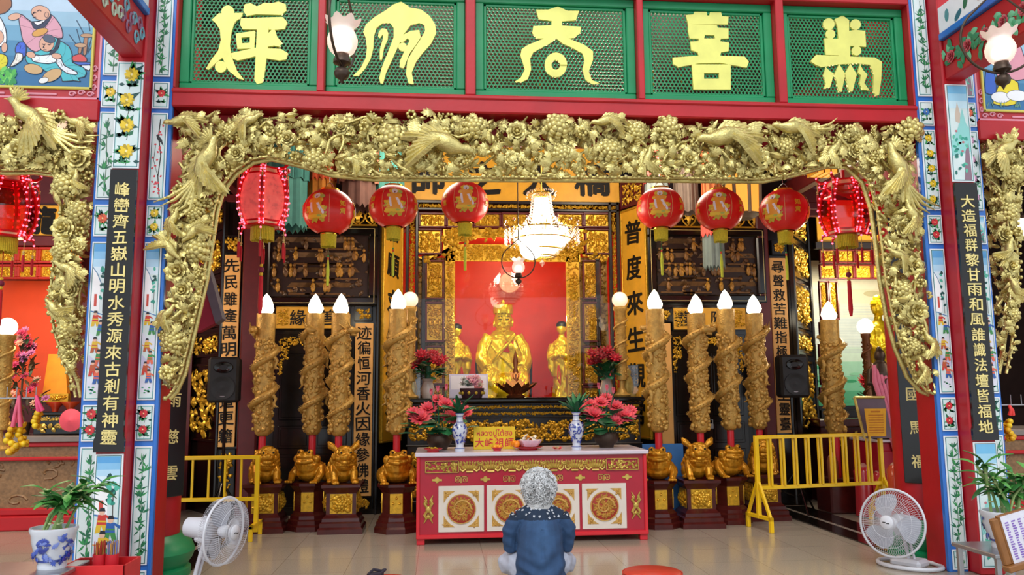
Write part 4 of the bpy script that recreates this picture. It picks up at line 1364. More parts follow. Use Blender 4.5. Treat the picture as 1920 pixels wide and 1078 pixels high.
for a, c in ((782, 836), (1088, 1142)):
    q = R4(a, 482, c, 758)
    mb = MB(); mb.M = T(0, 0, -1.4) @ FACE; mb.box(q[0], q[1], q[2], q[3], -.08, -.05)
    scroll(mb, q[0], q[1], q[2], q[3], -.05, 1.0, .04)
    mb.build('side_panel', M_bgold2, shr, 50)
# vermilion niche behind the glass
q = R4(850, 475, 1072, 760)
mb = MB()
mb.box(-1.6, 1.6, 12.3, 12.35, 1.3, 4.4)
mb.box(-1.6, -1.55, YS+.1, 12.3, 1.3, 4.4); mb.box(1.55, 1.6, YS+.1, 12.3, 1.3, 4.4)
mb.box(-1.6, 1.6, YS+.1, 12.3, 3.7, 3.75)
mb.box(-1.6, 1.6, YS+.1, 12.3, 1.3, 1.37)
struct(mb.build('niche', M_redvoid, None, 0))
mb = MB(); mb.M = FACE
x0, x1, z0, z1 = bx(780, 500, 1144, 752, 10.98)
mb.box(x0, x1, 0, z1-z0, -.004, .004)
t = tag(mb.build('glass_pane', M_glass, None, 0), 'clear glass pane in front of the golden statues', 'glass')
t.location = (0, 10.98, z0)
# pink halo disc behind the seated statue
mb = MB(); mb.M = T(*at(955, 530, 12.1)) @ FACE
mb.lathe([(0.001, 0), (.15, 0), (.16, .012), (.15, .024), (.001, .024)], 28, caps=False)
mb.col = (0, 0, 0)
halo = tag(mb.build('halo_disc', mat('halo_pink', S('#f0a088'), .4), None), 'pale pink halo disc on the red wall behind the seated golden statue', 'ornament')

# tall carved altar in front of the shrine
al = thing('altar', (0.03, 9.92, 0), 'tall black and gold carved altar behind the offering table', 'altar')
aw = 1.42
mb = MB()
mb.box(-aw, aw, 0.02, 1.0, 0, 1.36)
mb.build('carcass', M_blackwood, al, 0)
mb = MB()
mb.box(-aw-.06, aw+.06, -.06, 1.03, 1.37, 1.43, .02)
for s in (-1, 1): mb.tube([(s*(aw+.02), -.04, 1.42), (s*(aw+.10), -.04, 1.44), (s*(aw+.15), -.04, 1.51), (s*(aw+.11), -.04, 1.56)], [.03, .032, .03, .016], 8)
mb.build('altar_top', M_black, al)
mb = MB()
for z, h in ((1.345, .02), (1.27, .018), (1.19, .018), (.86, .02), (.2, .03)): mb.box(-aw-.02, aw+.02, -.03, .05, z, z+h, .006)
mb.build('moulding', M_blackwood, al)
for z0, z1, sz in ((1.295, 1.34, .022), (1.215, 1.265, .022), (.89, 1.18, .05), (.25, .84, .07)):
    mb = MB(); mb.M = FACE
    scroll(mb, -aw, aw, z0, z1, .0, 2.0, sz)
    mb.build('gilt_frieze', M_gold, al, 50)

# ---------------------------------------------------------------- side aisle panels
def aisle(s):
    P0, P1 = (Vector((3.72, YB, 0)), Vector((4.42, 11.45, 0)))
    P0.x *= s; P1.x *= s
    a, b = (P1, P0) if s < 0 else (P0, P1)
    ang = math.atan2(b.y-a.y, b.x-a.x)
    L = (b-a).length
    mid = (a+b)/2
    mb = MB(); mb.M = T(mid.x, mid.y, 0) @ RZ(ang)
    mb.box(-L/2, L/2, .01, .08, 0, 4.2)
    for k in (-1, 1): mb.box(*sorted((k*L/2, k*(L/2-.07))), -.05, .04, 0, 4.0, .015)
    struct(mb.build('partition_left' if s < 0 else 'partition_right', M_black))
    side = 'left' if s < 0 else 'right'
    for z0, z1, sz, nm in ((3.62, 4.05, .07, 'top'), (3.05, 3.55, .07, 'second'), (2.35, 3.0, .08, 'third'), (1.98, 2.3, .06, 'fourth'), (.9, 1.9, .1, 'lowest')):
        f = fret('aisle_panel', (0, L-.18, z0, z1), 0, 'gold carved panel in the splayed %s aisle screen, %s from the top' % (side, nm if nm != 'top' else 'first'), group='gold carved aisle panels', size=sz, border=.035, dens=1.2 if nm != 'lowest' else .8)
        f.location = (mid.x, mid.y, z0); f.rotation_euler = (0, 0, ang)
aisle(-1); aisle(1)

# right bay: lattice, lit lotus-pond painting, header
YR = 11.5
q = bx(1530, 376, 1760, 455, YR)
board('header_board', q, YR, ' 龍 ', 'gold header board with one black character beyond the right fairy-light lantern', M_goldsign, M_ink, .42, False, bold=.03)
mb = MB(); r = bx(1526, 455, 1770, 468, YR); mb.box(r[0], r[1], YR-.05, YR+.05, r[2], r[3], .01)
r2 = bx(1526, 200, 1770, 376, YR); mb.box(r2[0], 9, YR+.02, YR+.1, r2[2], 5.5)
mb.box(r[0], 9, YR+.05, YR+.12, 0, 1.2); mb.box(r[0], 9, 12.22, 12.3, 0, 5.5)
struct(mb.build('wall_bay_right', M_blackwood))
lt = thing('lattice_screen', (at(1600, 600, YR).x, YR, 1.2), 'red lattice with gold reliefs around the bright right bay', 'screen')
inv = Matrix.Translation(-lt.location)
rb = MB(); rb.M = inv @ T(0, YR, 0) @ FACE
cells = [(1535+33*i, 468, 1568+33*i, 494) for i in range(7)]+[(1535+33*i, 496, 1568+33*i, 524) for i in range(7)]+[(1535, 527, 1553, 600), (1553, 527, 1571, 600), (1535, 604, 1553, 640), (1535, 645, 1553, 722), (1535, 726, 1553, 745)]
for c in cells:
    q = bx(*c, YR); f = .025
    for a, b, d, e in ((q[0], q[1], q[2], q[2]+f), (q[0], q[1], q[3]-f, q[3]), (q[0], q[0]+f, q[2]+f, q[3]-f), (q[1]-f, q[1], q[2]+f, q[3]-f)): rb.box(a, b, d, e, -.01, .04, .006)
    mb = MB(); mb.M = inv @ T(0, YR, 0) @ FACE
    mb.box(q[0]+f, q[1]-f, q[2]+f, q[3]-f, -.02, 0)
    scroll(mb, q[0]+f, q[1]-f, q[2]+f, q[3]-f, 0, 1.5, .034)
    mb.build('gilt_relief', M_gold, lt, 50)
rb.build('red_lattice', M_darkred, lt)
t = thing('pond_painting', (at(1640, 640, 12.2).x, 12.2, bx(1560, 520, 1720, 760, 12.2)[2]), 'bright painting of sea and a lotus pond at the back of the right bay', 'painting')
x0, x1, z0, z1 = bx(1550, 490, 1800, 760, 12.2)
w, h = (x1-x0)/2, z1-z0
mb = MB(); mb.M = FACE
mb.col = S('#f1ecc4'); mb.box(-w, w, 0, h, -.02, 0)
z = .001
for i, c in enumerate(('#57b98a', '#7fd0a8', '#a5dcc0', '#cfe8d8', '#dbe6e2', '#d5dfdc', '#e6e6d2', '#efe7c8', '#f4efd6', '#f6f2e0')): rect(mb, -w, w, h*i/10, h*(i+1)/10, z, S(c))
for i in range(40): mb.col = R.choice((S('#2fa06a'), S('#49b884'), S('#8fd6ae'))); mb.disc(R.uniform(-w, w), R.uniform(.02, h*.28), .10, .025, z+.001+.0001*i, 10)
for i in range(30): rect(mb, -w, w, h*.36+h*.011*i, h*.36+h*.011*i+.006, z+.001, S('#b8cbd0'))
for i in range(5): mb.col = S('#cfc79c'); mb.disc(R.uniform(-w, w), h*R.uniform(.66, .85), .16, .05, z+.002+.001*i, 12)
mb.build('picture', M_paint, t, 0)

# left bay: header, lattice, orange-lit panel
q = bx(-120, 384, 118, 442, 10.6)
board('header_board', q, 10.6, '  龍', 'gold header board with a black character in the left bay', M_goldsign, M_ink, .34, False, bold=.035)
mb = MB(); r = bx(-120, 442, 125, 462, 10.6); mb.box(r[0], r[1], 10.55, 10.65, r[2], r[3], .01)
r2 = bx(-120, 250, 125, 384, 10.6); mb.box(-9, -4.5, 10.65, 10.75, r2[2], 5.5)
mb.box(-9, -4.3, 11.2, 11.3, 0, 5.5)
struct(mb.build('wall_bay_left', M_darkred))
lt = thing('lattice_screen', (at(60, 500, 10.6).x, 10.6, 1.2), 'red lattice with gold reliefs below the left bay header', 'screen')
inv = Matrix.Translation(-lt.location)
rb = MB(); rb.M = inv @ T(0, 10.6, 0) @ FACE
for c in [(34+40*i-80, 464, 74+40*i-80, 494) for i in range(5)]+[(34+40*i-80, 496, 74+40*i-80, 524) for i in range(5)]:
    q = bx(*c, 10.6); f = .03
    for a, b, d, e in ((q[0], q[1], q[2], q[2]+f), (q[0], q[1], q[3]-f, q[3]), (q[0], q[0]+f, q[2]+f, q[3]-f), (q[1]-f, q[1], q[2]+f, q[3]-f)): rb.box(a, b, d, e, -.01, .04, .006)
    mb = MB(); mb.M = inv @ T(0, 10.6, 0) @ FACE
    mb.box(q[0]+f, q[1]-f, q[2]+f, q[3]-f, -.02, 0)
    scroll(mb, q[0]+f, q[1]-f, q[2]+f, q[3]-f, 0, 1.5, .034)
    mb.build('gilt_relief', M_gold, lt, 50)
rb.build('red_lattice', mat('bright_red_wood', S('#a52317'), .4), lt)
x0, x1, z0, z1 = bx(-60, 526, 130, 745, 11.1)
mb = MB(); mb.M = FACE; mb.box(-(x1-x0)/2, (x1-x0)/2, 0, z1-z0, -.03, 0)
t = tag(mb.build('vermilion_panel', M_orangevoid, None, 0), 'plain vermilion back panel of the left bay', 'panel'); t.location = ((x0+x1)/2, 11.1, z0)
x0, x1, z0, z1 = bx(82, 664, 126, 738, 10.4)
mb = MB(); mb.M = FACE; w = (x1-x0)/2; mb.plate([(-w, 0), (w*1.1, 0), (w*.7, z1-z0), (-w*.7, z1-z0)], -.08, 0)
t = tag(mb.build('cloth_stand', mat('saffron_cloth', S('#f59a22'), .7), None, 20), 'saffron cloth-covered stand in the left bay', 'stand'); t.location = ((x0+x1)/2, 10.4, z0)
mb = MB(); mb.M = FACE; scroll(mb, -w*1.2, w*1.2, -.09, -.01, 0, 1.4, .03); mb.box(-w*1.2, w*1.2, -.1, 0, -.08, 0)
mb.build('gilt_base', M_gold, t, 50)
# round red columns behind the pillars, with green plinths and hanging boards
for s in (-1, 1):
    side = 'left' if s < 0 else 'right'
    c = (s*3.50, 7.28)
    mb = MB(); mb.M = T(c[0], c[1], 0)
    mb.lathe([(.30, .33), (.30, 5.4)], 40)
    col = struct(mb.build('column_'+side, M_red))
    mb = MB()
    mb.M = T(c[0], c[1], 0)
    mb.lathe([(.40, 0), (.40, .06), (.37, .08), (.41, .14), (.43, .20), (.40, .27), (.35, .31), (.32, .34)], 40)
    mb.build('plinth', M_green, col)
board('column_board', (0, .3, .72, 3.2), 0, '千果威咏百國馬福', 'black board with gold characters on the round red column by the right fan', M_black, M_gletter, .115, True, rad(-46), None, (3.275, 7.075, .66), .25)
board('column_board', (0, .3, .72, 3.2), 0, '威靈護國法雨慈雲', 'black board with gold characters on the round column behind the left pillar', M_black, M_gletter, .115, True, rad(52), None, (-3.235, 7.10, .66), .26)
# ---------------------------------------------------------------- offering table
TX0, TX1, TY, TZ = -1.25, 1.125, 8.32, .90
tb = thing('offering_table', ((TX0+TX1)/2, TY, 0), 'red offering table with gold roundels on white doors behind the seated person', 'table')
w = (TX1-TX0)/2
M_tred = mat('table_red_paint', S('#a8182f'), .32, var=.08)
M_tred2 = mat('table_bright_red_edge', S('#d02430'), .35, var=.06)
M_white = mat('white_stone_top', S('#cfc6d2'), .25, var=.04)
M_cream = mat('cream_door_paint', S('#d8cfc4'), .4, var=.04)
M_bgold = mat('pale_gold_relief', S('#c9ac55'), .34, .5, var=.2, scale=25)
M_rredbrown = mat('roundel_red_brown', S('#9c2f1c'), .4)
M_rgold = mat('roundel_gold', S('#c79a4c'), .4, .3, var=.25, scale=25)
mb = MB(); mb.box(-w, w, -.02, .86, .862, TZ, .006); mb.build('table_top', M_white, tb)
mb = MB(); mb.box(-w+.05, w-.05, .03, .82, .09, .862); mb.build('carcass', M_tred, tb)
mb = MB()
for s in (-1, 1):
    mb.box(*sorted((s*(w-.05), s*(w-.015))), .01, .84, .09, .862, .006)
mb.box(-w+.015, w-.015, .0, .84, .06, .10, .006)
mb.build('edging', M_tred2, tb)
for s in (-1, 1):
    for y in (.03, .74):
        mb = MB(); mb.box(*sorted((s*(w-.10), s*(w-.02))), y, y+.08, 0, .07, .006); mb.build('leg', M_tred2, tb)
fz0, fz1 = .70, .82
for s in (-1, 1):
    mb = MB(); mb.M = T(0, .03, 0) @ FACE
    a, b = sorted((s*(w-.10), s*(w-.44)))
    for q in ((a, b, fz0, fz0+.008), (a, b, fz1-.008, fz1), (a, a+.008, fz0, fz1), (b-.008, b, fz0, fz1)): mb.box(*q, 0, .022, .002)
    scroll(mb, a, b, fz0, fz1, 0, 1.3, .03)
    mb.build('frieze_end', M_bgold, tb, 50)
nb = 7
for i in range(nb):
    x = -(w-.44)+(2*(w-.44))*(i+.5)/nb
    mb = MB(); mb.M = T(x, .03, 0) @ FACE
    for k in range(7): blade(mb, T((k-3)*.012, fz0+.02, .004) @ RZ(-(k-3)*.28), .075, .03, SMOOTH, .2)
    mb.tube([(-.035, fz0+.008, .01), (.035, fz0+.008, .01)], .010, 6)
    for k in range(5): blade(mb, T((k-2)*.02, fz0+.075, .006) @ RZ(-(k-2)*.35), .045, .022, SMOOTH, .2)
    for s in (-1, 1):
        mb.tube([(s*.04, fz0+.03, .006), (s*.07, fz0+.012, .008), (s*.095, fz0+.03, .008), (s*.10, fz0+.06, .006)], [.008, .013, .011, .005], 6)
        for k in range(3): blade(mb, T(s*.075, fz0+.07, .004) @ RZ(-s*(.3+.6*k)), .05, .024, LOBED, .2)
    mb.build('frieze_lotus', M_bgold, tb, 50)
mb = MB(); mb.M = T(0, .03, 0) @ FACE
for i in range(5):
    x = -(w-.19)+(2*(w-.19))*i/4 if False else -w+.22+(2*w-.44)*i/4
    mb.box(x-.05, x+.05, .618, .640, 0, .008, .002); mb.box(x-.014, x+.014, .60, .66, 0, .009, .002)
    mb.box(x-.022, x+.022, .612, .648, 0, .0085, .002)
for i in range(4):
    x = -w+.22+(2*w-.44)*(i+.5)/4
    for s in (-1, 1):
        pts = [(.005, -.028), (.005, .028), (.058, .028), (.058, -.022), (.02, -.022), (.02, .012), (.042, .012), (.042, -.006)]
        for (a, b) in zip(pts[:-1], pts[1:]):
            xa, xb = sorted((x+s*a[0], x+s*b[0])); ya, yb = sorted((a[1], b[1]))
            mb.box(xa-.003, xb+.003, .63+ya-.003, .63+yb+.003, 0, .007)
mb.build('key_fret', M_bgold, tb, 30)
for i in range(4):
    x = -w+.22+(2*w-.44)*(i+.5)/4
    d = .228
    mb = MB(); mb.M = T(x, .03, .345) @ FACE
    mb.col = S('#d8cfc4'); mb.box(-d, d, -.225, .225, 0, .012, .004)
    door = mb.build('door', M_cream, tb)
    mb = MB(); mb.M = T(x, .018, .345) @ FACE
    mb.col = S('#a03a22')
    mb.lathe([(.142, 0), (.142, .006), (.134, .008), (.001, .008)], 36, caps=False)
    mb.mi = 1
    mb.lathe([(.146, 0), (.146, .010), (.136, .010)], 36, caps=False)
    for k in range(190):
        a, q = R.uniform(0, 2*pi), .132*math.sqrt(R.random())
        blade(mb, T(q*cos(a), q*sin(a), .007) @ RZ(a+R.uniform(.8, 1.8)), .042, .015, SMOOTH, .25)
    mb.tube([(.10*cos(k*.5)*(1-k*.05), .10*sin(k*.5)*(1-k*.05), .012) for k in range(16)], [.014-.0006*k for k in range(16)], 6)
    mb.build('roundel', [M_rredbrown, M_rgold], door, 50)
    for sx in (-1, 1):
        for sy in (-1, 1):
            mb = MB(); mb.M = T(x, .018, .345) @ FACE
            p = [(sx*.175, sy*.175), (sx*.06, sy*.175), (sx*.11, sy*.145), (sx*.145, sy*.11), (sx*.175, sy*.06)]
            mb.plate(p, 0, .004)
            for k in range(7): blade(mb, T(sx*R.uniform(.125, .165), sy*R.uniform(.125, .165), .004) @ RZ(R.uniform(0, 6)), .03, .016, LOBED, .2)
            mb.build('corner_relief', M_rgold, door, 50)
for s in (-1, 1):
    x = s*(w-.135)
    mb = MB(); mb.M = T(x, .03, .345) @ FACE
    for sy in (-1, 1):
        for sx in (-1, 1):
            mb.tube([(sx*.015, sy*.02, .008), (sx*.04, sy*.06, .01), (sx*.02, sy*.09, .01), (sx*.045, sy*.135, .008)], [.014, .016, .012, .004], 6)
            blade(mb, T(sx*.01, sy*.05, .004) @ RZ(-sx*.6+(pi if sy < 0 else 0)), .06, .035, LOBED, .2)
    mb.ball((0, 0, .006), .03, .035, .014)
    mb.build('bat_mount', M_bgold, tb, 50)

# things on the table
def onT(px, Y): return (at(px, 840, Y).x, Y, TZ)
def flower_head(mb, p, r, c, n=14, up=.5, az=None):
    s = mb.M
    az = R.uniform(0, 2*pi) if az is None else az
    mb.M = s @ T(*p) @ RZ(az) @ RX(up)
    for k, (q, m, tl) in enumerate(((1, n, .25), (.8, n-3, .75), (.5, n//2, 1.15))):
        for i in range(m):
            mb.col = tuple(min(1, v*(1+.25*R.random())) for v in c)
            blade(mb, RZ(2*pi*i/m+k*.2) @ T(0, r*.1, 0) @ RX(tl), r*q, r*.36, SMOOTH, .12, .15)
    mb.M = s
def lotus_pot(px, Y, label, flip):
    t = thing('lotus_pot', onT(px, Y), label, 'flower arrangement', 'lotus arrangements on the table')
    mb = MB()
    mb.lathe([(.001, 0), (.075, 0), (.08, .02), (.12, .06), (.135, .11), (.125, .15), (.135, .165), (.12, .165), (.11, .15), (.001, .14)], 28, caps=False)
    for i in range(24): mb.ball((.137*cos(i*pi/12), .137*sin(i*pi/12), .16), .010, nu=6, nv=4)
    mb.build('bronze_pot', M_bronze, t)
    mb = MB(); ml = MB(); ms = MB()
    for a, b, z, r in ((-.20, -.05, .32, .125), (.14, -.06, .33, .13), (.06, -.05, .47, .09), (-.02, .05, .52, .075), (.26, .02, .38, .10), (-.08, -.10, .27, .09) if flip else (.20, -.1, .30, .07), (-.12, .04, .42, .10), (.16, .08, .45, .085), (-.27, .02, .38, .085)):
        x = -a if flip else a
        mb.col = S('#e8606a')
        flower_head(mb, (x, b, z), r, S('#e2505c'), 14, .7, 0)
        ms.col = G1; ms.tube([(x*.2, b*.2, .14), (x*.7, b*.7, z*.7), (x, b, z)], .006, 5)
    for x, z in ((-.02, .60), (.07, .62), (-.09, .57)):
        mb.col = S('#e8788a')
        for k in range(6): blade(mb, T(x*(-1 if flip else 1), 0, z) @ RZ(k) @ RX(1.4), .075, .035, SMOOTH, .2)
        ms.tube([(0, 0, .14), (x*(-1 if flip else 1), 0, z)], .005, 5)
    for i in range(34):
        a = R.uniform(0, 2*pi)
        ml.col = R.choice((G1, S('#1f5c34'), S('#2f7a45'), S('#174a2a')))
        q = R.uniform(.06, .26)
        M = T(q*cos(a), q*sin(a)*.6, R.uniform(.16, .36)) @ RZ(a-pi/2) @ RX(R.uniform(-.4, .6))
        blade(ml, M, .18, .16, SMOOTH, .1, -.1)
    mb.build('lotus_blossoms', M_leaf, t, 60); ml.build('leaves', M_leaf, t, 60); ms.build('stems', M_leaf, t, 60)
    return t
lotus_pot(824, 8.72, 'dark pot of pink lotus flowers at the left end of the offering table', False)
lotus_pot(1137, 8.78, 'dark pot of pink lotus flowers at the right end of the offering table', True)
def vase(px, Y, label):
    t = thing('porcelain_vase', onT(px, Y), label, 'vase', 'blue and white vases on the table')
    prof = [(.001, 0), (.05, 0), (.052, .03), (.04, .05), (.045, .09), (.07, .16), (.078, .21), (.07, .26), (.04, .295), (.032, .33), (.034, .36), (.05, .385), (.046, .388), (.028, .36), (.001, .35)]
    mb = MB(); mb.col = S('#c8cede'); mb.lathe(prof, 28, caps=False)
    mb.col = S('#2c3f96')
    for z, r in ((.03, .053), (.35, .0345), (.295, .0405), (.382, .0505)): mb.lathe([(r, z), (r+.001, z+.006)], 28, caps=False)
    for i in range(120):
        z = R.uniform(.09, .27); a = R.uniform(0, 2*pi)
        r = .045+(z-.09)/.07*.025 if z < .16 else (.07+.008*sin((z-.16)/.10*pi) if z < .26 else .068)
        mb.col = R.choice((S('#2b3c98'), S('#3c50b0'), S('#25318a')))
        blade(mb, RZ(a) @ T(0, -r-.0015, z) @ FACE @ RZ(R.uniform(0, 6)), .03, .02, LOBED, .04)
    mb.build('vase_body', M_porcelain, t, 50)
    ml = MB()
    for i in range(22):
        ml.col = R.choice((G1, S('#1c5a38'), S('#2b7a4a')))
        blade(ml, T(0, 0, .37) @ RZ(R.uniform(0, 6.28)) @ RX(R.uniform(.5, 1.5)), R.uniform(.14, .26), .05, SMOOTH, .08, -.2)
    ml.build('foliage', M_leaf, t, 60)
vase(862, 8.47, 'blue and white vase on the table beside the yellow plaque')
vase(1081, 8.47, 'blue and white vase on the table left of the right-hand lotus pot')
t = thing('name_plaque', onT(927, 8.72), 'yellow plaque with red Thai and Chinese lettering on the table', 'sign')
q = bx(888, 800, 966, 837, 8.72); w_, h_ = (q[1]-q[0])/2, q[3]-TZ
mb = MB(); mb.M = FACE; mb.box(-w_, w_, .0, h_, -.012, .012, .003); mb.build('plaque', mat('yellow_gilt_plaque', S('#e8c41c'), .35, .15), t)
mb = MB(); mb.M = FACE
writeline(mb, 'หลวงปู่ไต้ฮง', 0, h_*.60, h_*.34, .013, .008, .01)
for i, c in enumerate('大峰祖師'): write(mb, c, -w_*.72+i*w_*.48, h_*.30, h_*.40, None, .013, .015, .01)
mb.build('lettering', M_tred2, t, 0)
def plate_of(px, Y, r, label, kind, cat='plate'):
    t = thing('offering_plate', onT(px, Y), label, cat)
    mb = MB(); mb.col = S('#c9202a') if kind != 'mat' else S('#b05a64')
    mb.lathe([(.001, 0), (r*.6, 0), (r*.62, .012), (r*.95, .028), (r, .036), (r*.92, .034), (r*.6, .018), (.001, .016)], 28, caps=False)
    mb.build('plate', M_porcelain, t)
    return t
def fruit(name, p, r, c, label, cat, group=None, sz=1.0):
    mb = MB(); mb.col = c
    mb.lathe([(.001, r*.06*2), (r*.45, r*.0), (r*.88, r*.45), (r, r*sz), (r*.85, r*1.5*sz), (r*.4, r*1.86*sz), (.06*r, r*1.8*sz)], 16)
    mb.col = G1; mb.ball((0, 0, r*1.82*sz), r*.14, r*.14, r*.05, 6, 4)
    o = tag(mb.build(name, M_paint, None, 60), label, cat, group); o.location = p
    return o
plate_of(812, 8.47, .10, 'small red plate of yellow petals at the left end of the table', 'a')
p0 = onT(812, 8.47)
mb = MB()
for i in range(40):
    mb.col = R.choice((S('#f0c81e'), S('#f5d94a'), S('#eab010')))
    q, a = .055*math.sqrt(R.random()), R.uniform(0, 6.28)
    blade(mb, T(q*cos(a), q*sin(a), .0+R.uniform(0, .02)) @ RZ(R.uniform(0, 6)) @ RX(.3), .03, .02, SMOOTH, .2)
o = tag(mb.build('yellow_petals', M_leaf, None, 60), 'heap of yellow petals on the small red plate', 'petals'); o.location = (p0[0], p0[1], TZ+.018); o['kind'] = 'stuff'
plate_of(990, 8.56, .16, 'red plate with orange offerings in a pale paper tray', 'b')
p0 = onT(990, 8.56)
mb = MB(); mb.col = S('#e6cfe0')
mb.lathe([(.001, .02), (.08, .02), (.10, .04), (.13, .085), (.126, .087), (.09, .035), (.001, .03)], 8, caps=False)
o = tag(mb.build('paper_tray', M_matte, None, 20), 'pale pink paper tray on the red plate', 'tray'); o.location = (p0[0]+.02, p0[1], TZ+.016)
mb = MB()
for i in range(26):
    mb.col = R.choice((S('#f0a020'), S('#f5c83a'), S('#e8e0d0')))
    a, q = R.uniform(0, 6.28), .09*math.sqrt(R.random())
    blade(mb, T(q*cos(a), q*sin(a), .045+R.uniform(0, .06)) @ RZ(R.uniform(0, 6)) @ RX(R.uniform(.2, 1)), .06, .045, SMOOTH, .25)
o = tag(mb.build('flower_offering', M_leaf, None, 60), 'heap of orange and white blossoms in the paper tray', 'flowers'); o.location = (p0[0]+.02, p0[1], TZ+.02)
for k, (dx, dy) in enumerate(((-.125, -.06), (-.14, .02), (-.09, .08))):
    fruit('orange', (p0[0]+dx, p0[1]+dy, TZ+.03), .036, S('#f08a12'), 'orange on the red plate, %s' % ('nearest the table edge', 'beside the paper tray on its left', 'behind the paper tray')[k], 'orange', 'oranges on the plates')
plate_of(932, 8.50, .065, 'tiny red plate of three oranges before the yellow plaque', 'c')
p1 = onT(932, 8.50)
for k, (dx, dy) in enumerate(((-.025, -.01), (.025, -.01), (0, .03))):
    fruit('orange', (p1[0]+dx, p1[1]+dy, TZ+.017), .022, S('#f2a01c'), 'small orange on the tiny plate before the plaque, %s' % ('left one', 'right one', 'rear one')[k], 'orange', 'oranges on the plates')
mb = MB()
for i in range(5): flower_head(mb, (R.uniform(-.03, .03), R.uniform(-.02, .02), .015), .03, S('#c8323a') if i < 2 else S('#e8d0a0'), 8, .5)
o = tag(mb.build('loose_blossoms', M_leaf, None, 60), 'small loose red and cream blossoms lying on the table', 'flowers'); o.location = onT(1045, 8.47)

# things on the tall altar
AZ = 1.43
def onA(px, Y=10.2): return (at(px, 750, Y).x, Y, AZ)
def rose_bunch(px, label, Y=10.15, hz=.28):
    t = thing('rose_vase', onA(px, Y), label, 'flower arrangement', 'red rose bunches on the altar')
    mb = MB(); mb.col = S('#b7a9a0'); mb.lathe([(.001, 0), (.07, 0), (.09, .1), (.06, .2), (.075, .24), (.06, .24), (.001, .2)], 20, caps=False)
    mb.build('vase_body', M_porcelain, t)
    mb = MB(); ml = MB()
    for i in range(13):
        a, q = i*2.4, .20*math.sqrt((i+.5)/13)
        p = (q*cos(a)*1.15, q*sin(a)*.7-.03, .43+hz*.35+R.uniform(-.07, .09)-q*.35)
        mb.col = R.choice((S('#9c0c20'), S('#7d0a1a'), S('#ab1228')))
        flower_head(mb, p, .085, mb.col, 9, .8, 0)
        mb.ball(p, .04, nu=8, nv=6)
    for i in range(40):
        ml.col = R.choice((G1, S('#1f5a30'), S('#174a2a')))
        a = R.uniform(0, 6.28)
        blade(ml, T(.10*cos(a), .08*sin(a), R.uniform(.24, .42)) @ RZ(a-pi/2) @ RX(R.uniform(-.3, .9)), .15, .085, SMOOTH, .1, -.1)
    ml.tube([(0, 0, .15), (0, 0, .4)], .04, 6)
    mb.build('roses', M_leaf, t, 60); ml.build('leaves', M_leaf, t, 60)
rose_bunch(802, 'bunch of red roses on the altar left of the golden statues')
rose_bunch(1138, 'bunch of red roses on the altar right of the golden statues')
t = thing('perspex_case', onA(1179, 10.25), 'clear upright case with a faint gilt figure at the right end of the altar', 'case')
mb = MB(); mb.box(-.115, .115, -.08, .08, 0, .40, .004); mb.build('case_walls', M_clearplastic, t)
mb = MB(); mb.lathe([(.10, .005), (.10, .03), (.06, .04), (.075, .12), (.05, .22), (.03, .27), (.04, .30), (.03, .34), (.001, .36)], 16, sy=.5, caps=False); mb.build('gilt_figure', M_bgold, t)
t = thing('perspex_case', onA(771, 10.25), 'clear upright case behind the candle at the left end of the altar', 'case')
mb = MB(); mb.box(-.115, .115, -.08, .08, 0, .40, .004); mb.build('case_walls', M_clearplastic, t)
mb = MB(); mb.lathe([(.10, .005), (.10, .03), (.06, .04), (.075, .12), (.05, .22), (.03, .27), (.04, .30), (.03, .34), (.001, .36)], 16, sy=.5, caps=False); mb.build('gilt_figure', M_bgold, t)
t = thing('flower_basket', onA(885, 10.05), 'dark basket of grey and pink dried roses on the altar', 'flower arrangement')
mb = MB(); mb.col = S('#3a1a24'); mb.lathe([(.001, 0), (.12, 0), (.15, .10), (.15, .12), (.13, .12), (.001, .08)], 20, caps=False)
mb.col = S('#b49a2c')
for i in range(10): mb.ball((.145*cos(i*.63), .145*sin(i*.63), .06), .02, nu=6, nv=4)
mb.build('basket', M_matte, t)
mb = MB()
for i in range(20):
    q, a = .13*math.sqrt(R.random()), R.uniform(0, 6.28)
    flower_head(mb, (q*cos(a), q*sin(a), .15+R.uniform(0, .1)), .05, R.choice((S('#a8aaa0'), S('#c8b8a8'), S('#d49aa8'), S('#8fa09a'))), 8, .7, 0)
mb.build('dried_roses', M_leaf, t, 60)
# bronze lotus burner glowing with amber leaves at the centre
t = thing('lotus_burner', onA(967, 9.98), 'bronze lotus-shaped burner with glowing amber petals at the centre of the altar', 'incense burner')
mb = MB()
mb.lathe([(.001, 0), (.11, 0), (.12, .02), (.06, .05), (.04, .09), (.05, .13), (.03, .2), (.05, .28), (.02, .36), (.035, .44), (.012, .55), (.001, .58)], 18, caps=False)
for i in range(12):
    blade(mb, RZ(i*pi/6) @ T(0, .06, .04) @ RX(.25), .24, .12, SMOOTH, .15, .4)
mb.build('bronze_body', mat('copper_bronze', S('#8a5334'), .3, .7, var=.25), t)
mb = MB()
for i in range(9):
    blade(mb, RZ(i*.7) @ T(0, .04, .10) @ RX(.7), .15, .10, SMOOTH, .15, .3)
    blade(mb, RZ(i*.7+.3) @ T(0, .03, .22) @ RX(1.0), .10, .06, SMOOTH, .15, .2)
mb.build('amber_petals', mat('amber_glow', S('#c9762a'), .3, emit=(1.0, .5, .16), estr=.45), t, 60)

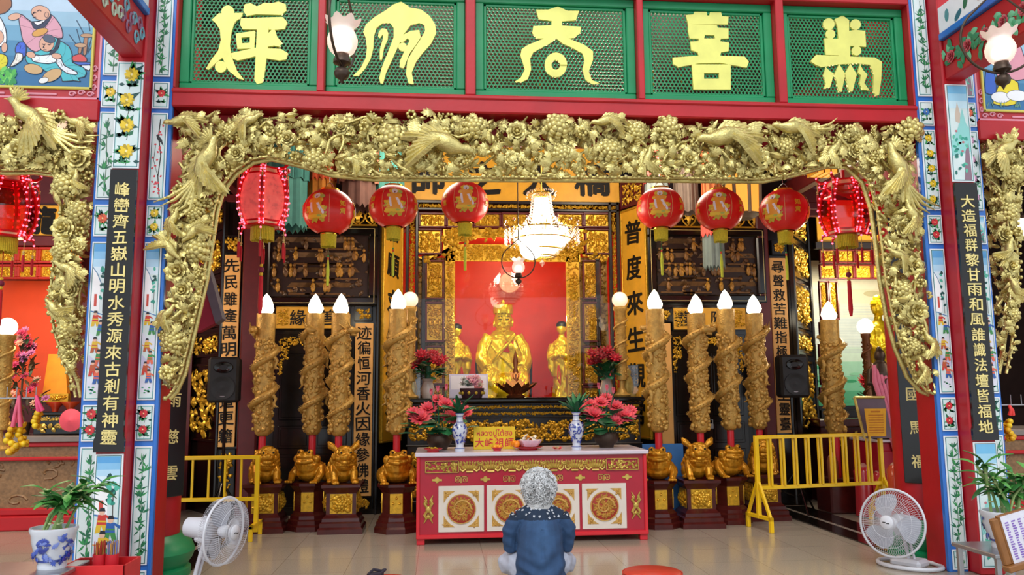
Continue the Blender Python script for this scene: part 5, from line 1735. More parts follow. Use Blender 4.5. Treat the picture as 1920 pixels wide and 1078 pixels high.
# ---------------------------------------------------------------- golden statues
def face_on(mb, c, r, k=1.0):
    """nose, brows, lips, chin, ears for a head of radius r facing -y"""
    x, y, z = c
    mb.ball((x, y-r*.92, z-.05*r), .13*r, .20*r, .26*r, 8, 6)
    mb.ball((x, y-r*.80, z-.46*r), .30*r, .16*r, .07*r, 8, 5)
    mb.ball((x, y-r*.76, z-.55*r), .24*r, .16*r, .06*r, 8, 5)
    mb.ball((x, y-r*.66, z-.78*r), .3*r, .22*r, .2*r, 8, 5)
    for s in (-1, 1):
        mb.ball((x+s*.36*r, y-r*.80, z+.22*r), .24*r, .12*r, .07*r, 8, 5)
        mb.ball((x+s*.36*r, y-r*.76, z+.05*r), .17*r, .10*r, .07*r, 8, 5)
        mb.ball((x+s*.42*r, y-r*.62, z-.3*r), .26*r, .24*r, .22*r, 8, 5)
        mb.ball((x+s*.96*r, y, z-.12*r), .10*r, .18*r, .42*r, 8, 6)
def hand(mb, p, d, side, L, spread=.28, curl=.6):
    """palm, four fingers of unequal length and a thumb from the side of the palm; d = pointing direction, side = thumb side"""
    d = Vector(d).normalized(); side = Vector(side).normalized()
    nrm = d.cross(side).normalized()
    p = Vector(p)
    mb.tube([p, p+d*L*.25, p+d*L*.5], [L*.17, L*.24, L*.21], 8)
    for i, (q, ln) in enumerate(((1.0, .44), (.33, .52), (-.33, .48), (-1.0, .36))):
        b = p+d*L*.48+side*q*L*.17
        k1 = b+(d+side*q*spread*.4).normalized()*L*ln*.5
        k2 = k1+(d*cos(curl)-nrm*sin(curl)).normalized()*L*ln*.32
        k3 = k2+(d*cos(curl*1.7)-nrm*sin(curl*1.7)).normalized()*L*ln*.22
        mb.tube([b, k1, k2, k3], [L*.062, L*.058, L*.05, L*.036], 6)
    b = p+d*L*.14+side*L*.18
    mb.tube([b, b+(d*.6+side*.7).normalized()*L*.22, b+(d*.9+side*.5).normalized()*L*.42], [L*.075, L*.065, L*.042], 6)
def folds(fr, amp):
    def fn(co, n):
        d = amp*(sin(co.z*fr+co.x*fr*.9)+.6*sin(co.x*fr*1.7-co.z*fr*.6+2))
        return co + n*d
    return fn
def seated_statue(loc):
    """golden patriarch in robes with a five-leaf crown, seated with hands on the knees"""
    t = thing('seated_statue', loc, 'large golden seated statue in robes with a crown behind the glass', 'statue')
    mb = MB()
    mb.ball((0, .05, .62), .27, .20, .36, 16, 12)
    mb.ball((0, .05, .30), .32, .26, .24, 16, 10)
    mb.ball((0, .03, .86), .25, .17, .17)
    mb.tube([(0, .03, .90), (0, .01, 1.04)], [.09, .075], 10)
    for s in (-1, 1):
        mb.tube([(s*.21, .03, .90), (s*.31, 0, .74), (s*.34, -.08, .56), (s*.27, -.22, .44)], [.12, .12, .125, .10], 10)
        mb.tube([(s*.33, -.02, .6), (s*.36, -.06, .46), (s*.34, -.10, .34)], [.11, .10, .05], 8)
        mb.tube([(s*.16, .0, .30), (s*.24, -.22, .33), (s*.26, -.30, .25), (s*.25, -.30, .05)], [.17, .16, .14, .12], 10)
        mb.ball((s*.25, -.37, .03), .09, .14, .05)
        hand(mb, (s*.26, -.26, .45), (0, -.8, -.5), (-s, 0, 0), .17)
    mb.ball((0, -.18, .2), .28, .14, .2)
    mb.lathe([(.39, .30), (.385, .42), (.36, .58), (.335, .74), (.29, .86), (.18, .95), (.08, 1.0)], 24, sy=.50)
    for k in range(5):
        mb.tube([(-.24+.05*k, -.10-.012*k, .82-.05*k), (-.10+.05*k, -.175, .66-.05*k), (.06+.04*k, -.19, .54-.04*k), (.22+.02*k, -.17, .50-.03*k)], .014, 6)
        for s in (-1, 1): mb.tube([(s*(.20+.02*k), -.12, .86-.03*k), (s*(.29+.012*k), -.15, .66-.03*k), (s*(.32+.008*k), -.18, .48-.02*k)], .013, 6)
    mb.ball((0, .0, 1.14), .148, .15, .175, 16, 12)
    face_on(mb, (0, -.012, 1.12), .158)
    b = fuse(mb, 'robed_body', M_statue, t, .0085, 4, folds(30, .0035))
    mb = MB()
    for s in (-1, 1):
        mb.tube([(s*.025, -.166, 1.150), (s*.055, -.164, 1.143), (s*.09, -.146, 1.150)], .0045, 5)
        mb.tube([(s*.022, -.164, 1.178), (s*.06, -.160, 1.19), (s*.098, -.138, 1.178)], .004, 5)
    mb.build('painted_eyes', M_ink, t, 60)
    mb = MB(); mb.M = T(0, -.20, .70) @ FACE
    mb.tube([(-.20, -.16, -.01), (-.08, -.02, .07), (.06, .10, .05), (.16, .22, .0)], .028, 8)
    mb.tube([(.16, .24, .0), (.05, .13, .055), (0, .24, .02)], .022, 8)
    mb.ball((.10, .05, .06), .045, .06, .03); mb.ball((.19, -.10, .04), .04, .05, .03)
    mb.build('robe_sash', M_statue, t, 60)
    mb = MB(); mb.M = T(0, -.185, .72) @ FACE
    mb.plate([(.02, .10), (.14, .20), (.15, .08), (.08, -.04), (-.06, -.03)], -.02, .012)
    mb.build('red_lining', M_redvoid, t, 20)
    mb = MB(); mb.M = T(0, 0, 1.25)
    mb.lathe([(.155, -.01), (.16, .02), (.155, .06), (.12, .10), (.001, .12)], 20, caps=False)
    for i in range(9):
        a = -pi+pi*i/8
        blade(mb, T(.15*cos(a), .15*sin(a), -.03) @ RZ(a+pi/2) @ FACE, .15, .10, SMOOTH, .1)
    mb.ball((0, 0, .15), .036)
    mb.build('crown', M_statue, t, 60)
    mb = MB(); mb.box(-.46, .46, -.42, .30, -.0, .03, .01); mb.box(-.40, .40, -.05, .32, .03, .35, .02)
    for s in (-1, 1): mb.tube([(s*.42, -.1, .03), (s*.44, -.1, .55), (s*.42, .2, .6)], .02, 8)
    mb.build('throne', M_blackwood, t)
    return t
_b = seated_statue((-.11, 11.5, 1.37)); _b.scale = (.88, .92, 1.0)
def standing_statue(loc, label, sc, turn, hairdark=True, name='attendant_statue', group=None):
    t = thing(name, loc, label, 'statue', group, turn)
    t.scale = (sc,)*3
    mb = MB()
    mb.lathe([(.001, .02), (.19, .02), (.20, .08), (.17, .35), (.16, .60), (.175, .85), (.14, 1.05), (.06, 1.13), (.05, 1.2)], 20, sy=.75)
    mb.ball((0, 0, .98), .185, .12, .12)
    for s in (-1, 1):
        mb.tube([(s*.16, 0, 1.0), (s*.21, -.02, .84), (s*.18, -.12, .74), (s*.03, -.17, .80)], [.075, .08, .075, .05], 8)
        mb.tube([(s*.17, -.10, .74), (s*.15, -.12, .58), (s*.12, -.12, .42)], [.075, .07, .03], 8)
        mb.ball((s*.08, -.12, .03), .06, .12, .04)
    hand(mb, (.03, -.17, .79), (-.6, -.1, .5), (0, 0, 1), .12)
    hand(mb, (-.03, -.17, .78), (.6, -.1, .5), (0, 0, 1), .12)
    mb.ball((0, -.01, 1.28), .085, .095, .115, 14, 10)
    face_on(mb, (0, -.01, 1.27), .09)
    fuse(mb, 'robed_body', M_statue, t, .0085, 3, folds(36, .003))
    if hairdark:
        mb = MB(); mb.lathe([(.094, 1.31), (.098, 1.335), (.085, 1.375), (.05, 1.40), (.001, 1.41)], 18, sy=1.08, caps=False); mb.build('dark_hair', M_ink, t)
        mb = MB(); mb.tube([(.0, -.19, .62), (.03, -.19, .45), (.02, -.18, .28), (-.02, -.19, .4), (-.01, -.19, .6)], .014, 6); mb.build('red_sash', M_redvoid, t)
    else:
        mb = MB(); mb.ball((0, 0, 1.40), .05, nu=10, nv=8); mb.lathe([(.09, 1.33), (.075, 1.375), (.001, 1.40)], 16, caps=False); mb.build('topknot', M_statue, t)
    mb = MB(); mb.lathe([(.001, 0), (.22, 0), (.23, .02), (.20, .04), (.001, .04)], 20, caps=False); mb.build('base', M_statue, t)
    return t
standing_statue((at(1055, 740, 11.45).x, 11.45, 1.37), 'golden standing attendant statue right of the seated statue', .80, rad(-28), group='attendant statues')
standing_statue((at(856, 740, 11.5).x, 11.5, 1.37), 'golden standing attendant statue left of the seated statue, partly hidden by the frame', .78, rad(28), group='attendant statues')
standing_statue((at(1656, 740, 10.9).x, 10.9, 1.20), 'golden standing buddha statue in the bright right bay', 1.12, rad(20), False, 'buddha_statue')

# ---------------------------------------------------------------- guardian beasts
def lion(open_m=True, ears=True):
    mb = MB()
    mb.ball((0, .06, .13), .145, .15, .14, 14, 10)
    mb.tube([(0, .10, .08), (0, .02, .20), (0, -.03, .27)], [.12, .12, .10], 12)
    mb.ball((0, -.04, .22), .11, .10, .10)
    mb.ball((0, -.07, .33), .115, .105, .10, 14, 10)
    mb.ball((0, -.155, .305), .075, .06, .045)
    mb.ball((0, -.19, .32), .032, .028, .026)
    mb.ball((0, -.14, .245), .065, .05, .03)
    mb.ball((0, -.10, .40), .08, .06, .035)
    for s in (-1, 1):
        mb.ball((s*.055, -.155, .355), .034, .03, .034)
        mb.ball((s*.055, -.15, .392), .04, .03, .016)
        mb.ball((s*.075, -.13, .29), .04, .04, .04)
        mb.tube([(s*.10, .02, .20), (s*.115, -.06, .12), (s*.11, -.10, .03)], [.055, .045, .042], 8)
        mb.ball((s*.11, -.135, .025), .045, .055, .028)
        for k in (-1, 0, 1): mb.ball((s*.11+k*.025, -.18, .018), .017, .02, .017, 6, 5)
        mb.ball((s*.13, .05, .09), .06, .10, .09)
        mb.ball((s*.15, -.02, .025), .04, .07, .026)
        for k in range(4): mb.ball((s*(.115+.012*k), -.06+.045*k, .31-.05*k), .035, .03, .045, 8, 6)
        if ears: mb.tube([(s*.09, -.05, .38), (s*.15, -.03, .43), (s*.18, -.02, .48)], [.03, .045, .012], 8)
        else: mb.ball((s*.11, -.03, .36), .03, .04, .03)
    for i in range(11): mb.ball((.115*cos(i*.57), -.11-.02*sin(i), .24+.012*sin(i*2.0)) if 0 else (.10*cos(pi*i/10), -.10-.055*sin(pi*i/10), .215), .018, nu=6, nv=5)
    return mb
def toad():
    mb = MB()
    mb.ball((0, .03, .11), .165, .17, .12, 14, 10)
    mb.ball((0, -.04, .17), .14, .13, .11)
    mb.ball((0, -.10, .27), .105, .09, .065, 14, 8)
    mb.tube([(-.10, -.12, .235), (-.05, -.175, .225), (0, -.19, .222), (.05, -.175, .225), (.10, -.12, .235)], .022, 8)
    mb.tube([(-.09, -.12, .285), (-.04, -.175, .285), (0, -.185, .285), (.04, -.175, .285), (.09, -.12, .285)], .022, 8)
    for s in (-1, 1):
        mb.ball((s*.06, -.10, .325), .036, .036, .034)
        mb.ball((s*.025, -.17, .305), .018)
        mb.tube([(s*.13, .0, .16), (s*.17, -.07, .08), (s*.15, -.13, .02)], [.05, .045, .035], 8)
        for k in (-1, 0, 1): mb.tube([(s*.15, -.13, .022), (s*.15+k*.04, -.20, .012)], [.022, .014], 6)
        mb.ball((s*.16, .08, .08), .06, .10, .08)
        mb.ball((s*.12, -.06, .25), .04, .05, .05)
    for i in range(40):
        a, b = R.uniform(0, 6.28), R.uniform(.1, .8)
        mb.ball((.165*cos(a)*cos(b), .04+.165*sin(a)*cos(b), .12+.12*sin(b)), R.uniform(.010, .018), nu=6, nv=4)
    for i in range(13): mb.ball((.135*cos(pi*i/12), -.03-.13*sin(pi*i/12), .19), .020, nu=6, nv=5)
    mb.ball((0, -.16, .275), .035, .02, .012)
    return mb
LION = fuse(lion(True, False), 'guardian_lion', M_beast, None, .0075, 2)
PIXIU = fuse(lion(True, True), 'guardian_beast', M_beast, None, .0075, 2)
TOAD = fuse(toad(), 'money_toad', M_beast, None, .0075, 2)
def eyes(o, ez, ey, ex, r):
    for s in (-1, 1):
        mb = MB(); mb.ball((s*ex, ey, ez), r, nu=8, nv=6)
        mb.build('eye', M_ink, o, 60)
eyes(LION, .357, -.178, .055, .014); eyes(PIXIU, .357, -.178, .055, .014); eyes(TOAD, .33, -.132, .062, .013)

# pedestals: stepped square ones and eight-sided ones, dark red with gold panels
def pedestal(label, octo):
    t = thing('pedestal', (0, 0, 0), label, 'pedestal', 'maroon pedestals under the dragon candles')
    n, a0 = (8, pi/8) if octo else (4, pi/4)
    k = 1.0/cos(pi/n)
    mb = MB()
    prof = [(.24, 0), (.24, .05), (.23, .06), (.22, .07), (.22, .11), (.20, .125), (.195, .16), (.17, .185), (.16, .20), (.16, .42), (.17, .435), (.20, .475), (.21, .485), (.21, .515), (.20, .52)]
    mb.lathe([(r*k, z) for r, z in prof], n, a0)
    mb.build('plinth_body', M_maroon, t, 20)
    for i in range(4 if not octo else 8):
        if octo and i % 2 == 1: wd, gold = .11, False
        else: wd, gold = (.14 if octo else .24), True
        a = 2*pi*i/(8 if octo else 4)
        mb = MB(); mb.M = RZ(a) @ T(0, -.16, -.035) @ FACE
        if octo:
            if not gold: continue
            mb.box(-wd/2, wd/2, .24, .45, -.01, .008, .003)
            for x, y in ((0, .40), (-.035, .345), (.035, .345)): mb.ball((x, y, .008), .017, .013, .012, 8, 5); mb.ball((x, y+.018, .008), .008, nu=6, nv=4)
        else:
            mb.box(-wd/2, wd/2, .24, .45, -.01, .004, .002)
            for q in range(12): mb.ball((R.uniform(-.09, .09), R.uniform(.27, .42), .01), .032, .028, .018, 7, 4)
            bud(mb, 0, .345, .0, .075)
            scroll(mb, -wd/2, wd/2, .24, .45, .0, 1.2, .045)
        mb.build('gilt_panel', M_gold, t, 50)
    return t
# dragon candles
def dragon_candle(label, H=1.36, seed=1):
    rr = random.Random(seed)
    t = thing('dragon_candle', (0, 0, 0), label, 'candle', 'electric dragon candles')
    r = .105
    mb = MB(); mb.lathe([(.042, 0), (.042, .50)], 16); mb.build('red_post', M_tred2, t)
    z0 = .50
    mb = MB()
    mb.lathe([(.06, z0-.01), (.085, z0+.02), (r*.92, z0+.06), (r, z0+H*.5), (r*1.04, z0+H), (r*.9, z0+H), (.02, z0+H-.01)], 26)
    for i in range(230):
        a, z = rr.uniform(0, 6.28), z0+rr.uniform(.03, H*.8)
        mb.ball((r*cos(a), r*sin(a), z), rr.uniform(.014, .034), nu=6, nv=4)
    mb.build('wax_column', M_candle, t, 60)
    mb = MB()
    pts, rad_ = [], []
    N = 70
    for i in range(N):
        u = i/(N-1)
        a = rr.random()*.02+2*pi*2.4*u+1.0
        q = r+.014+.012*sin(u*9)
        pts.append((q*cos(a), q*sin(a), z0+H*(.12+.74*u)))
        rad_.append(.012+.031*min(1, u*4)*min(1, (1-u)*9+.45))
    mb.tube(pts, rad_, 9)
    for i in range(2, N-2):
        p, c = Vector(pts[i]), Vector((0, 0, pts[i][2]))
        o = (p-c).normalized()
        mb.tube([p+o*rad_[i]*.7, p+o*(rad_[i]+.022)+Vector((0, 0, .012))], [.010, .002], 5)
    hx = Vector(pts[-1]); o = (hx-Vector((0, 0, hx.z))).normalized()
    tn = Vector((-o.y, o.x, 0))
    mb.ball(hx+tn*.02+o*.02, .055, .055, .045)
    mb.tube([hx+tn*.03+o*.03, hx+tn*.09+o*.05-Vector((0, 0, .01)), hx+tn*.13+o*.05], [.045, .03, .02], 8)
    mb.tube([hx+tn*.03+o*.02-Vector((0, 0, .04)), hx+tn*.10+o*.04-Vector((0, 0, .055))], [.025, .015], 8)
    for s in (-1, 1): mb.tube([hx+o*.05*s+Vector((0, 0, .03)), hx+o*.05*s-tn*.05+Vector((0, 0, .09))], [.014, .003], 6)
    for i in range(12):
        a = i*.5; mb.tube([hx-tn*.01, hx-tn*(.05+.03*rr.random())+Vector((rr.uniform(-.05, .05), rr.uniform(-.05, .05), rr.uniform(-.06, .07)))], [.016, .003], 5)
    for u in (.3, .5, .72):
        p = Vector(pts[int(u*N)]); o = (p-Vector((0, 0, p.z))).normalized(); tn = Vector((-o.y, o.x, 0))
        mb.tube([p, p+o*.03+tn*.05-Vector((0, 0, .07)), p+o*.02+tn*.03-Vector((0, 0, .13))], [.028, .022, .016], 7)
        for k in range(4): mb.tube([p+o*.02+tn*.03-Vector((0, 0, .13)), p+o*.05+tn*(.0+.025*k)-Vector((0, 0, .165))], [.012, .003], 5)
    mb.build('coiled_dragon', M_candle, t, 60)
    mb = MB()
    prof = [(.055, -.01), (.085, .03), (.092, .06), (.085, .085), (.078, .105), (.070, .125), (.062, .145), (.050, .17), (.034, .195), (.018, .215), (.001, .232)]
    V, F = [], []
    n = 18
    for j, (q, z) in enumerate(prof):
        for i in range(n):
            a = 2*pi*i/n
            q2 = q*(1+.07*cos(3*a+z*34))
            V.append((q2*cos(a), q2*sin(a), z0+H+z))
    for j in range(len(prof)-1):
        for i in range(n): F.append((j*n+i, j*n+(i+1) % n, (j+1)*n+(i+1) % n, (j+1)*n+i))
    mb.add(V, F)
    mb.build('flame_bulb', M_bulb, t, 60)
    return t
PS, PO = pedestal('x', False), pedestal('x', True)
C1, C2 = dragon_candle('x', 1.36, 3), dragon_candle('x', 1.36, 8)
# (pixel of the pedestal foot, depth of its front, beast, octagonal, turn of the beast)
ROW = [(488, 9.22, LION, False, .35, 'at the left end behind the yellow barrier', 565),
       (573, 9.28, TOAD, True, -.35, 'second from the left', 565),
       (637, 9.08, PIXIU, False, .3, 'third from the left, by the ochre couplet board', 567),
       (742, 9.0, TOAD, True, .15, 'directly left of the offering table', 562),
       (1245, 8.9, TOAD, True, -.25, 'directly right of the offering table', 560),
       (1322, 8.9, PIXIU, False, -.1, 'second to the right of the table', 568),
       (1382, 9.1, TOAD, True, .2, 'third to the right of the table', 563),
       (1448, 9.3, LION, False, -.3, 'behind the end of the right barrier', 567)]
first = {}
for i, (px, Y, bst, octo, turn, lab, ptop) in enumerate(ROW):
    x = at(px, 990, Y).x
    yc = Y+.245
    def put(src, loc, rz, label, group, sc=None):
        if src.name not in first:
            first[src.name] = 1
            src.location = loc; src.rotation_euler = (0, 0, rz)
            if sc: src.scale = (sc,)*3
            tag(src, label, src.get('category', 'statue'), group)
            return src
        return dup(src, loc, rz, label, group, sc)
    put(PO if octo else PS, (x, yc, 0), 0, 'maroon pedestal with gold panels, '+lab, 'maroon pedestals under the dragon candles')
    bs = .95 if bst is not TOAD else 1.02
    b = put(bst, (x, yc-.06, .52), turn, 'gold %s on the pedestal ' % ('toad' if bst is TOAD else 'guardian lion' if bst is LION else 'horned guardian beast')+lab, 'gold beasts on the pedestals', bs)
    b['category'] = 'statue'
    cx = at((495, 588, 637, 745, 1232, 1310, 1366, 1420)[i], 700, yc+.15).x
    top = at(px, 588 if ptop > 564 else 580, yc+.15).z
    H = 1.36
    sc = (1, 1, (top-.52)/(.50+H))
    cd_ = put(C1 if i % 2 == 0 else C2, (cx, yc+.17, .52), (0, .8, 2.0, 3.1, 4.4, 1.5, 5.2, 2.6)[i], 'gold dragon candle with lit bulb, '+lab, 'electric dragon candles')
    cd_.scale = (.98, .98, sc[2])
# lone candle standing deeper in the right bay, and globe lamps on carved posts
c9 = dup(C2, (at(1566, 800, 9.9).x, 9.9, .42), 4.0, 'gold electric dragon candle standing alone before the bright right bay', 'electric dragon candles')
c9.scale = (1.05, 1.05, (at(1570, 600, 9.9).z-.42)/1.86)
mb = MB(); mb.M = T(c9.location.x, 9.9, 0); mb.box(-.2, .2, -.2, .2, 0, .36, .02); mb.box(-.16, .16, -.16, .16, .36, .42, .01)
o = tag(mb.build('candle_stand', M_maroon, None), 'low maroon stand under the lone dragon candle', 'stand')
def globe_post(px, py, Y, r, zb, label, postr=.05):
    p = at(px, py, Y)
    t = thing('globe_lamp', (p.x, Y, zb), label, 'lamp', 'globe lamps on carved posts')
    H = p.z-zb
    mb = MB(); mb.ball((0, 0, H), r, nu=24, nv=16); mb.build('globe', M_peach if 700 < px < 1200 else M_globe, t, 180)
    mb = MB()
    mb.lathe([(.10, 0), (.11, .02), (.07, .05), (.05, .08), (.03, .12), (.03, .2), (postr, .21), (postr*1.05, .25), (postr, .3), (postr, H-r-.05), (postr*1.25, H-r-.03), (postr*1.25, H-r+.01), (postr*.6, H-r+.02)], 18)
    for i in range(50): 
        a, z = R.uniform(0, 6.28), R.uniform(.25, H-r-.1)
        mb.ball((postr*cos(a), postr*sin(a), z), .016, nu=6, nv=4)
    mb.tube([((postr+.012)*cos(i*.5), (postr+.012)*sin(i*.5), .25+(H-r-.35)*i/40) for i in range(41)], .014, 6)
    mb.build('carved_post', M_candle if py < 600 or px < 100 else mat('carved_bronze_post', S('#7a4a28'), .35, .3, var=.3), t, 60)
globe_post(769, 562, 10.1, .10, 1.43, 'warm globe lamp on a carved post left of the shrine, behind a candle bulb', .07)
globe_post(1162, 562, 10.1, .10, 1.43, 'warm globe lamp on a carved post right of the shrine', .07)
globe_post(1622, 612, 10.3, .105, 1.10, 'white globe lamp on a slim bronze post in the bright right bay')
globe_post(14, 613, 8.8, .095, .95, 'white globe lamp on a carved post in the left bay', .07)

# ---------------------------------------------------------------- lanterns
M_lampgold = mat('lantern_gilt_cap', S('#d8b23c'), .25, .8)
M_fringe = mat('yellow_fringe', S('#d3c22a'), .7, var=.2, scale=60)
def silk_lantern(label):
    t = thing('round_lantern', (0, 0, 0), label, 'lantern', 'round red lanterns')
    r, sq = .245, .93
    mb = MB()
    nv, nu = 36, 40
    V, F = [], []
    for j in range(nv+1):
        b = rad(-66)+rad(132)*j/nv
        q = 1+(.006 if j % 2 else -.004)
        for i in range(nu):
            a = 2*pi*i/nu
            V.append((r*q*cos(b)*cos(a), r*q*cos(b)*sin(a), r*sq*sin(b)))
    for j in range(nv):
        for i in range(nu): F.append((j*nu+i, j*nu+(i+1) % nu, (j+1)*nu+(i+1) % nu, (j+1)*nu+i))
    mb.col = S('#e2221f')
    mb.add(V, F)
    mb.build('silk_body', M_lanternred, t, 180)
    def wrap(m, lon0, k=1.0):
        m.v = [Vector(((r*1.016+p[2])*cos(p[1]/r)*sin(lon0+p[0]/r), -(r*1.016+p[2])*cos(p[1]/r)*cos(lon0+p[0]/r), (r*1.016+p[2])*sq*sin(p[1]/r))) for p in m.v]
    for k in range(3):
        lon = k*2*pi/3
        mb = MB()
        gold, org, wht, grn = S('#f0c83a'), S('#f0a02e'), S('#ece4f4'), S('#b4bf5a')
        mb.col = gold
        for i in range(18):
            y = -.12+.2*(i/17)
            wd = .075+.035*sin(i*.9)*(.4)+(.02 if y < 0 else -.01)
            mb.M = T(R.uniform(-.008, .008), 0, .0005+.00005*i)
            mb.col = R.choice((gold, gold, org))
            for q in range(10): mb.box(-wd+wd*1.92*q/10, -wd+wd*1.92*(q+1)/10, y, y+.0165, 0, .001)
        mb.M = Matrix.Identity(4)
        mb.col = org
        for q in range(6):
            for q2 in range(7): mb.box(-.05+.0175*q, -.0325+.0175*q, -.06+.0215*q2, -.0385+.0215*q2, .0015, .003)
        mb.col = gold
        for i in range(9): mb.plate(circ(.05*cos(i*.7), .13+.022*sin(i*.7), .017, 8), .002, .0035)
        mb.col = wht; mb.plate(circ(0, .125, .032, 14), .003, .005)
        mb.plate([(-.06, .05), (-.04, .05), (-.034, .0), (-.058, .0)], .003, .005); mb.plate([(-.058, .0), (-.034, .0), (-.028, -.05), (-.045, -.055)], .003, .005)
        mb.plate([(.005, .04), (.03, .045), (.05, .0), (.03, -.02)], .003, .005); mb.plate([(.03, -.02), (.05, .0), (.085, -.055), (.07, -.075)], .003, .005)
        mb.col = grn; mb.plate(circ(.06, .115, .024, 10), .0036, .0052); mb.plate(circ(.03, -.085, .022, 10, .01), .0036, .0052)
        mb.col = S('#8a3a1a'); mb.plate(circ(0, .11, .007, 8, .014), .0052, .006)
        mb.col = S('#c8b23a')
        for i in range(14): mb.plate(circ(R.uniform(-.07, .07), -.135+R.uniform(-.012, .02), .014, 7), .002, .0035)
        for i in range(10): mb.plate(circ(R.choice((-1, 1))*R.uniform(.085, .105), R.uniform(-.08, 0), .010, 7), .001, .003)
        wrap(mb, lon)
        mb.build('gilt_picture', M_paint, t, 0)
        mb = MB(); mb.col = S('#e0b42c')
        for ch, y in (('如', .05), ('意', -.03)): write(mb, ch, 0, y, .062, None, .002, .02, .01)
        wrap(mb, lon+pi/3)
        mb.build('gilt_lettering', M_paint, t, 0)
        for s in (-1, 1):
            mb = MB(); mb.col = S('#e8c98a')
            for i in range(26): mb.box(-.002, .002, -.15+.0115*i, -.15+.0115*i+.008, .0, .002)
            wrap(mb, lon+s*pi/6)
            if s > 0 or k == 0: mb.build('dotted_seam', M_paint, t, 0)
    mb = MB()
    mb.lathe([(.07, r*sq*.89), (.095, r*sq*.90), (.095, r*sq*.99), (.07, r*sq*1.0), (.06, r*sq*.95)], 24)
    mb.build('top_cap', M_lampgold, t)
    mb = MB()
    mb.tube([(-.06, 0, r*sq*.98), (-.03, 0, r*sq*1.2), (0, 0, r*sq*1.28), (.03, 0, r*sq*1.2), (.06, 0, r*sq*.98)], .004, 6)
    mb.tube([(0, 0, r*sq*1.28), (0, 0, 2.25)], .0025, 5)
    mb.build('hanging_wire', M_chrome, t)
    mb = MB()
    mb.lathe([(.06, -r*sq*.90), (.078, -r*sq*.91), (.078, -r*sq*.98), (.06, -r*sq*.99)], 24)
    mb.build('bottom_cap', M_lampgold, t)
    mb = MB()
    for i in range(48):
        a = 2*pi*i/48
        mb.tube([(.07*cos(a), .07*sin(a), -r*sq*.97), (.066*cos(a), .066*sin(a), -r*sq*.97-.11-R.uniform(0, .012))], .006, 4)
    mb.lathe([(.066, -r*sq*.97), (.063, -r*sq*.97-.09)], 20, caps=False)
    mb.build('fringe', M_fringe, t, 60)
    mb = MB(); mb.col = S('#4f9a4a')
    mb.tube([(0, 0, -r*sq), (0, 0, -r*sq-.20)], .002, 4)
    mb.ball((0, 0, -r*sq-.20), .010, nu=8, nv=6)
    mb.col = S('#c84a2a'); mb.lathe([(.009, -r*sq-.235), (.009, -r*sq-.21)], 8)
    mb.col = S('#c9d23a'); mb.lathe([(.008, -r*sq-.235), (.016, -r*sq-.33), (.013, -r*sq-.48), (.002, -r*sq-.485)], 8)
    mb.build('tassel', M_matte, t, 60)
    return t
L0 = silk_lantern('x')
LANT = [(617, 398, 7.75, -.52, 'round red lantern over the left relief picture, nearest the left fairy-light lantern'),
        (738, 388, 8.15, .05, 'round red lantern over the left splayed board, third lantern from the left'),
        (872, 381, 8.3, .05, 'round red lantern left of the chandelier'),
        (1238, 391, 8.2, .0, 'round red lantern right of the chandelier, over the right splayed board'),
        (1349, 394, 8.1, .0, 'round red lantern in front of the right relief picture, its coral banner showing below'),
        (1470, 396, 7.85, -.48, 'round red lantern beside the right fairy-light lantern, characters facing front')]
for i, (px, py, Y, rz, lab) in enumerate(LANT):
    p = at(px, py, Y)
    vr = math.atan2(p.x-CAM.x, p.y-CAM.y)
    if i == 0: L0.location = p; L0.rotation_euler = (0, 0, -vr+rz); L0['label'] = lab
    else: dup(L0, p, -vr+rz, lab, 'round red lanterns')
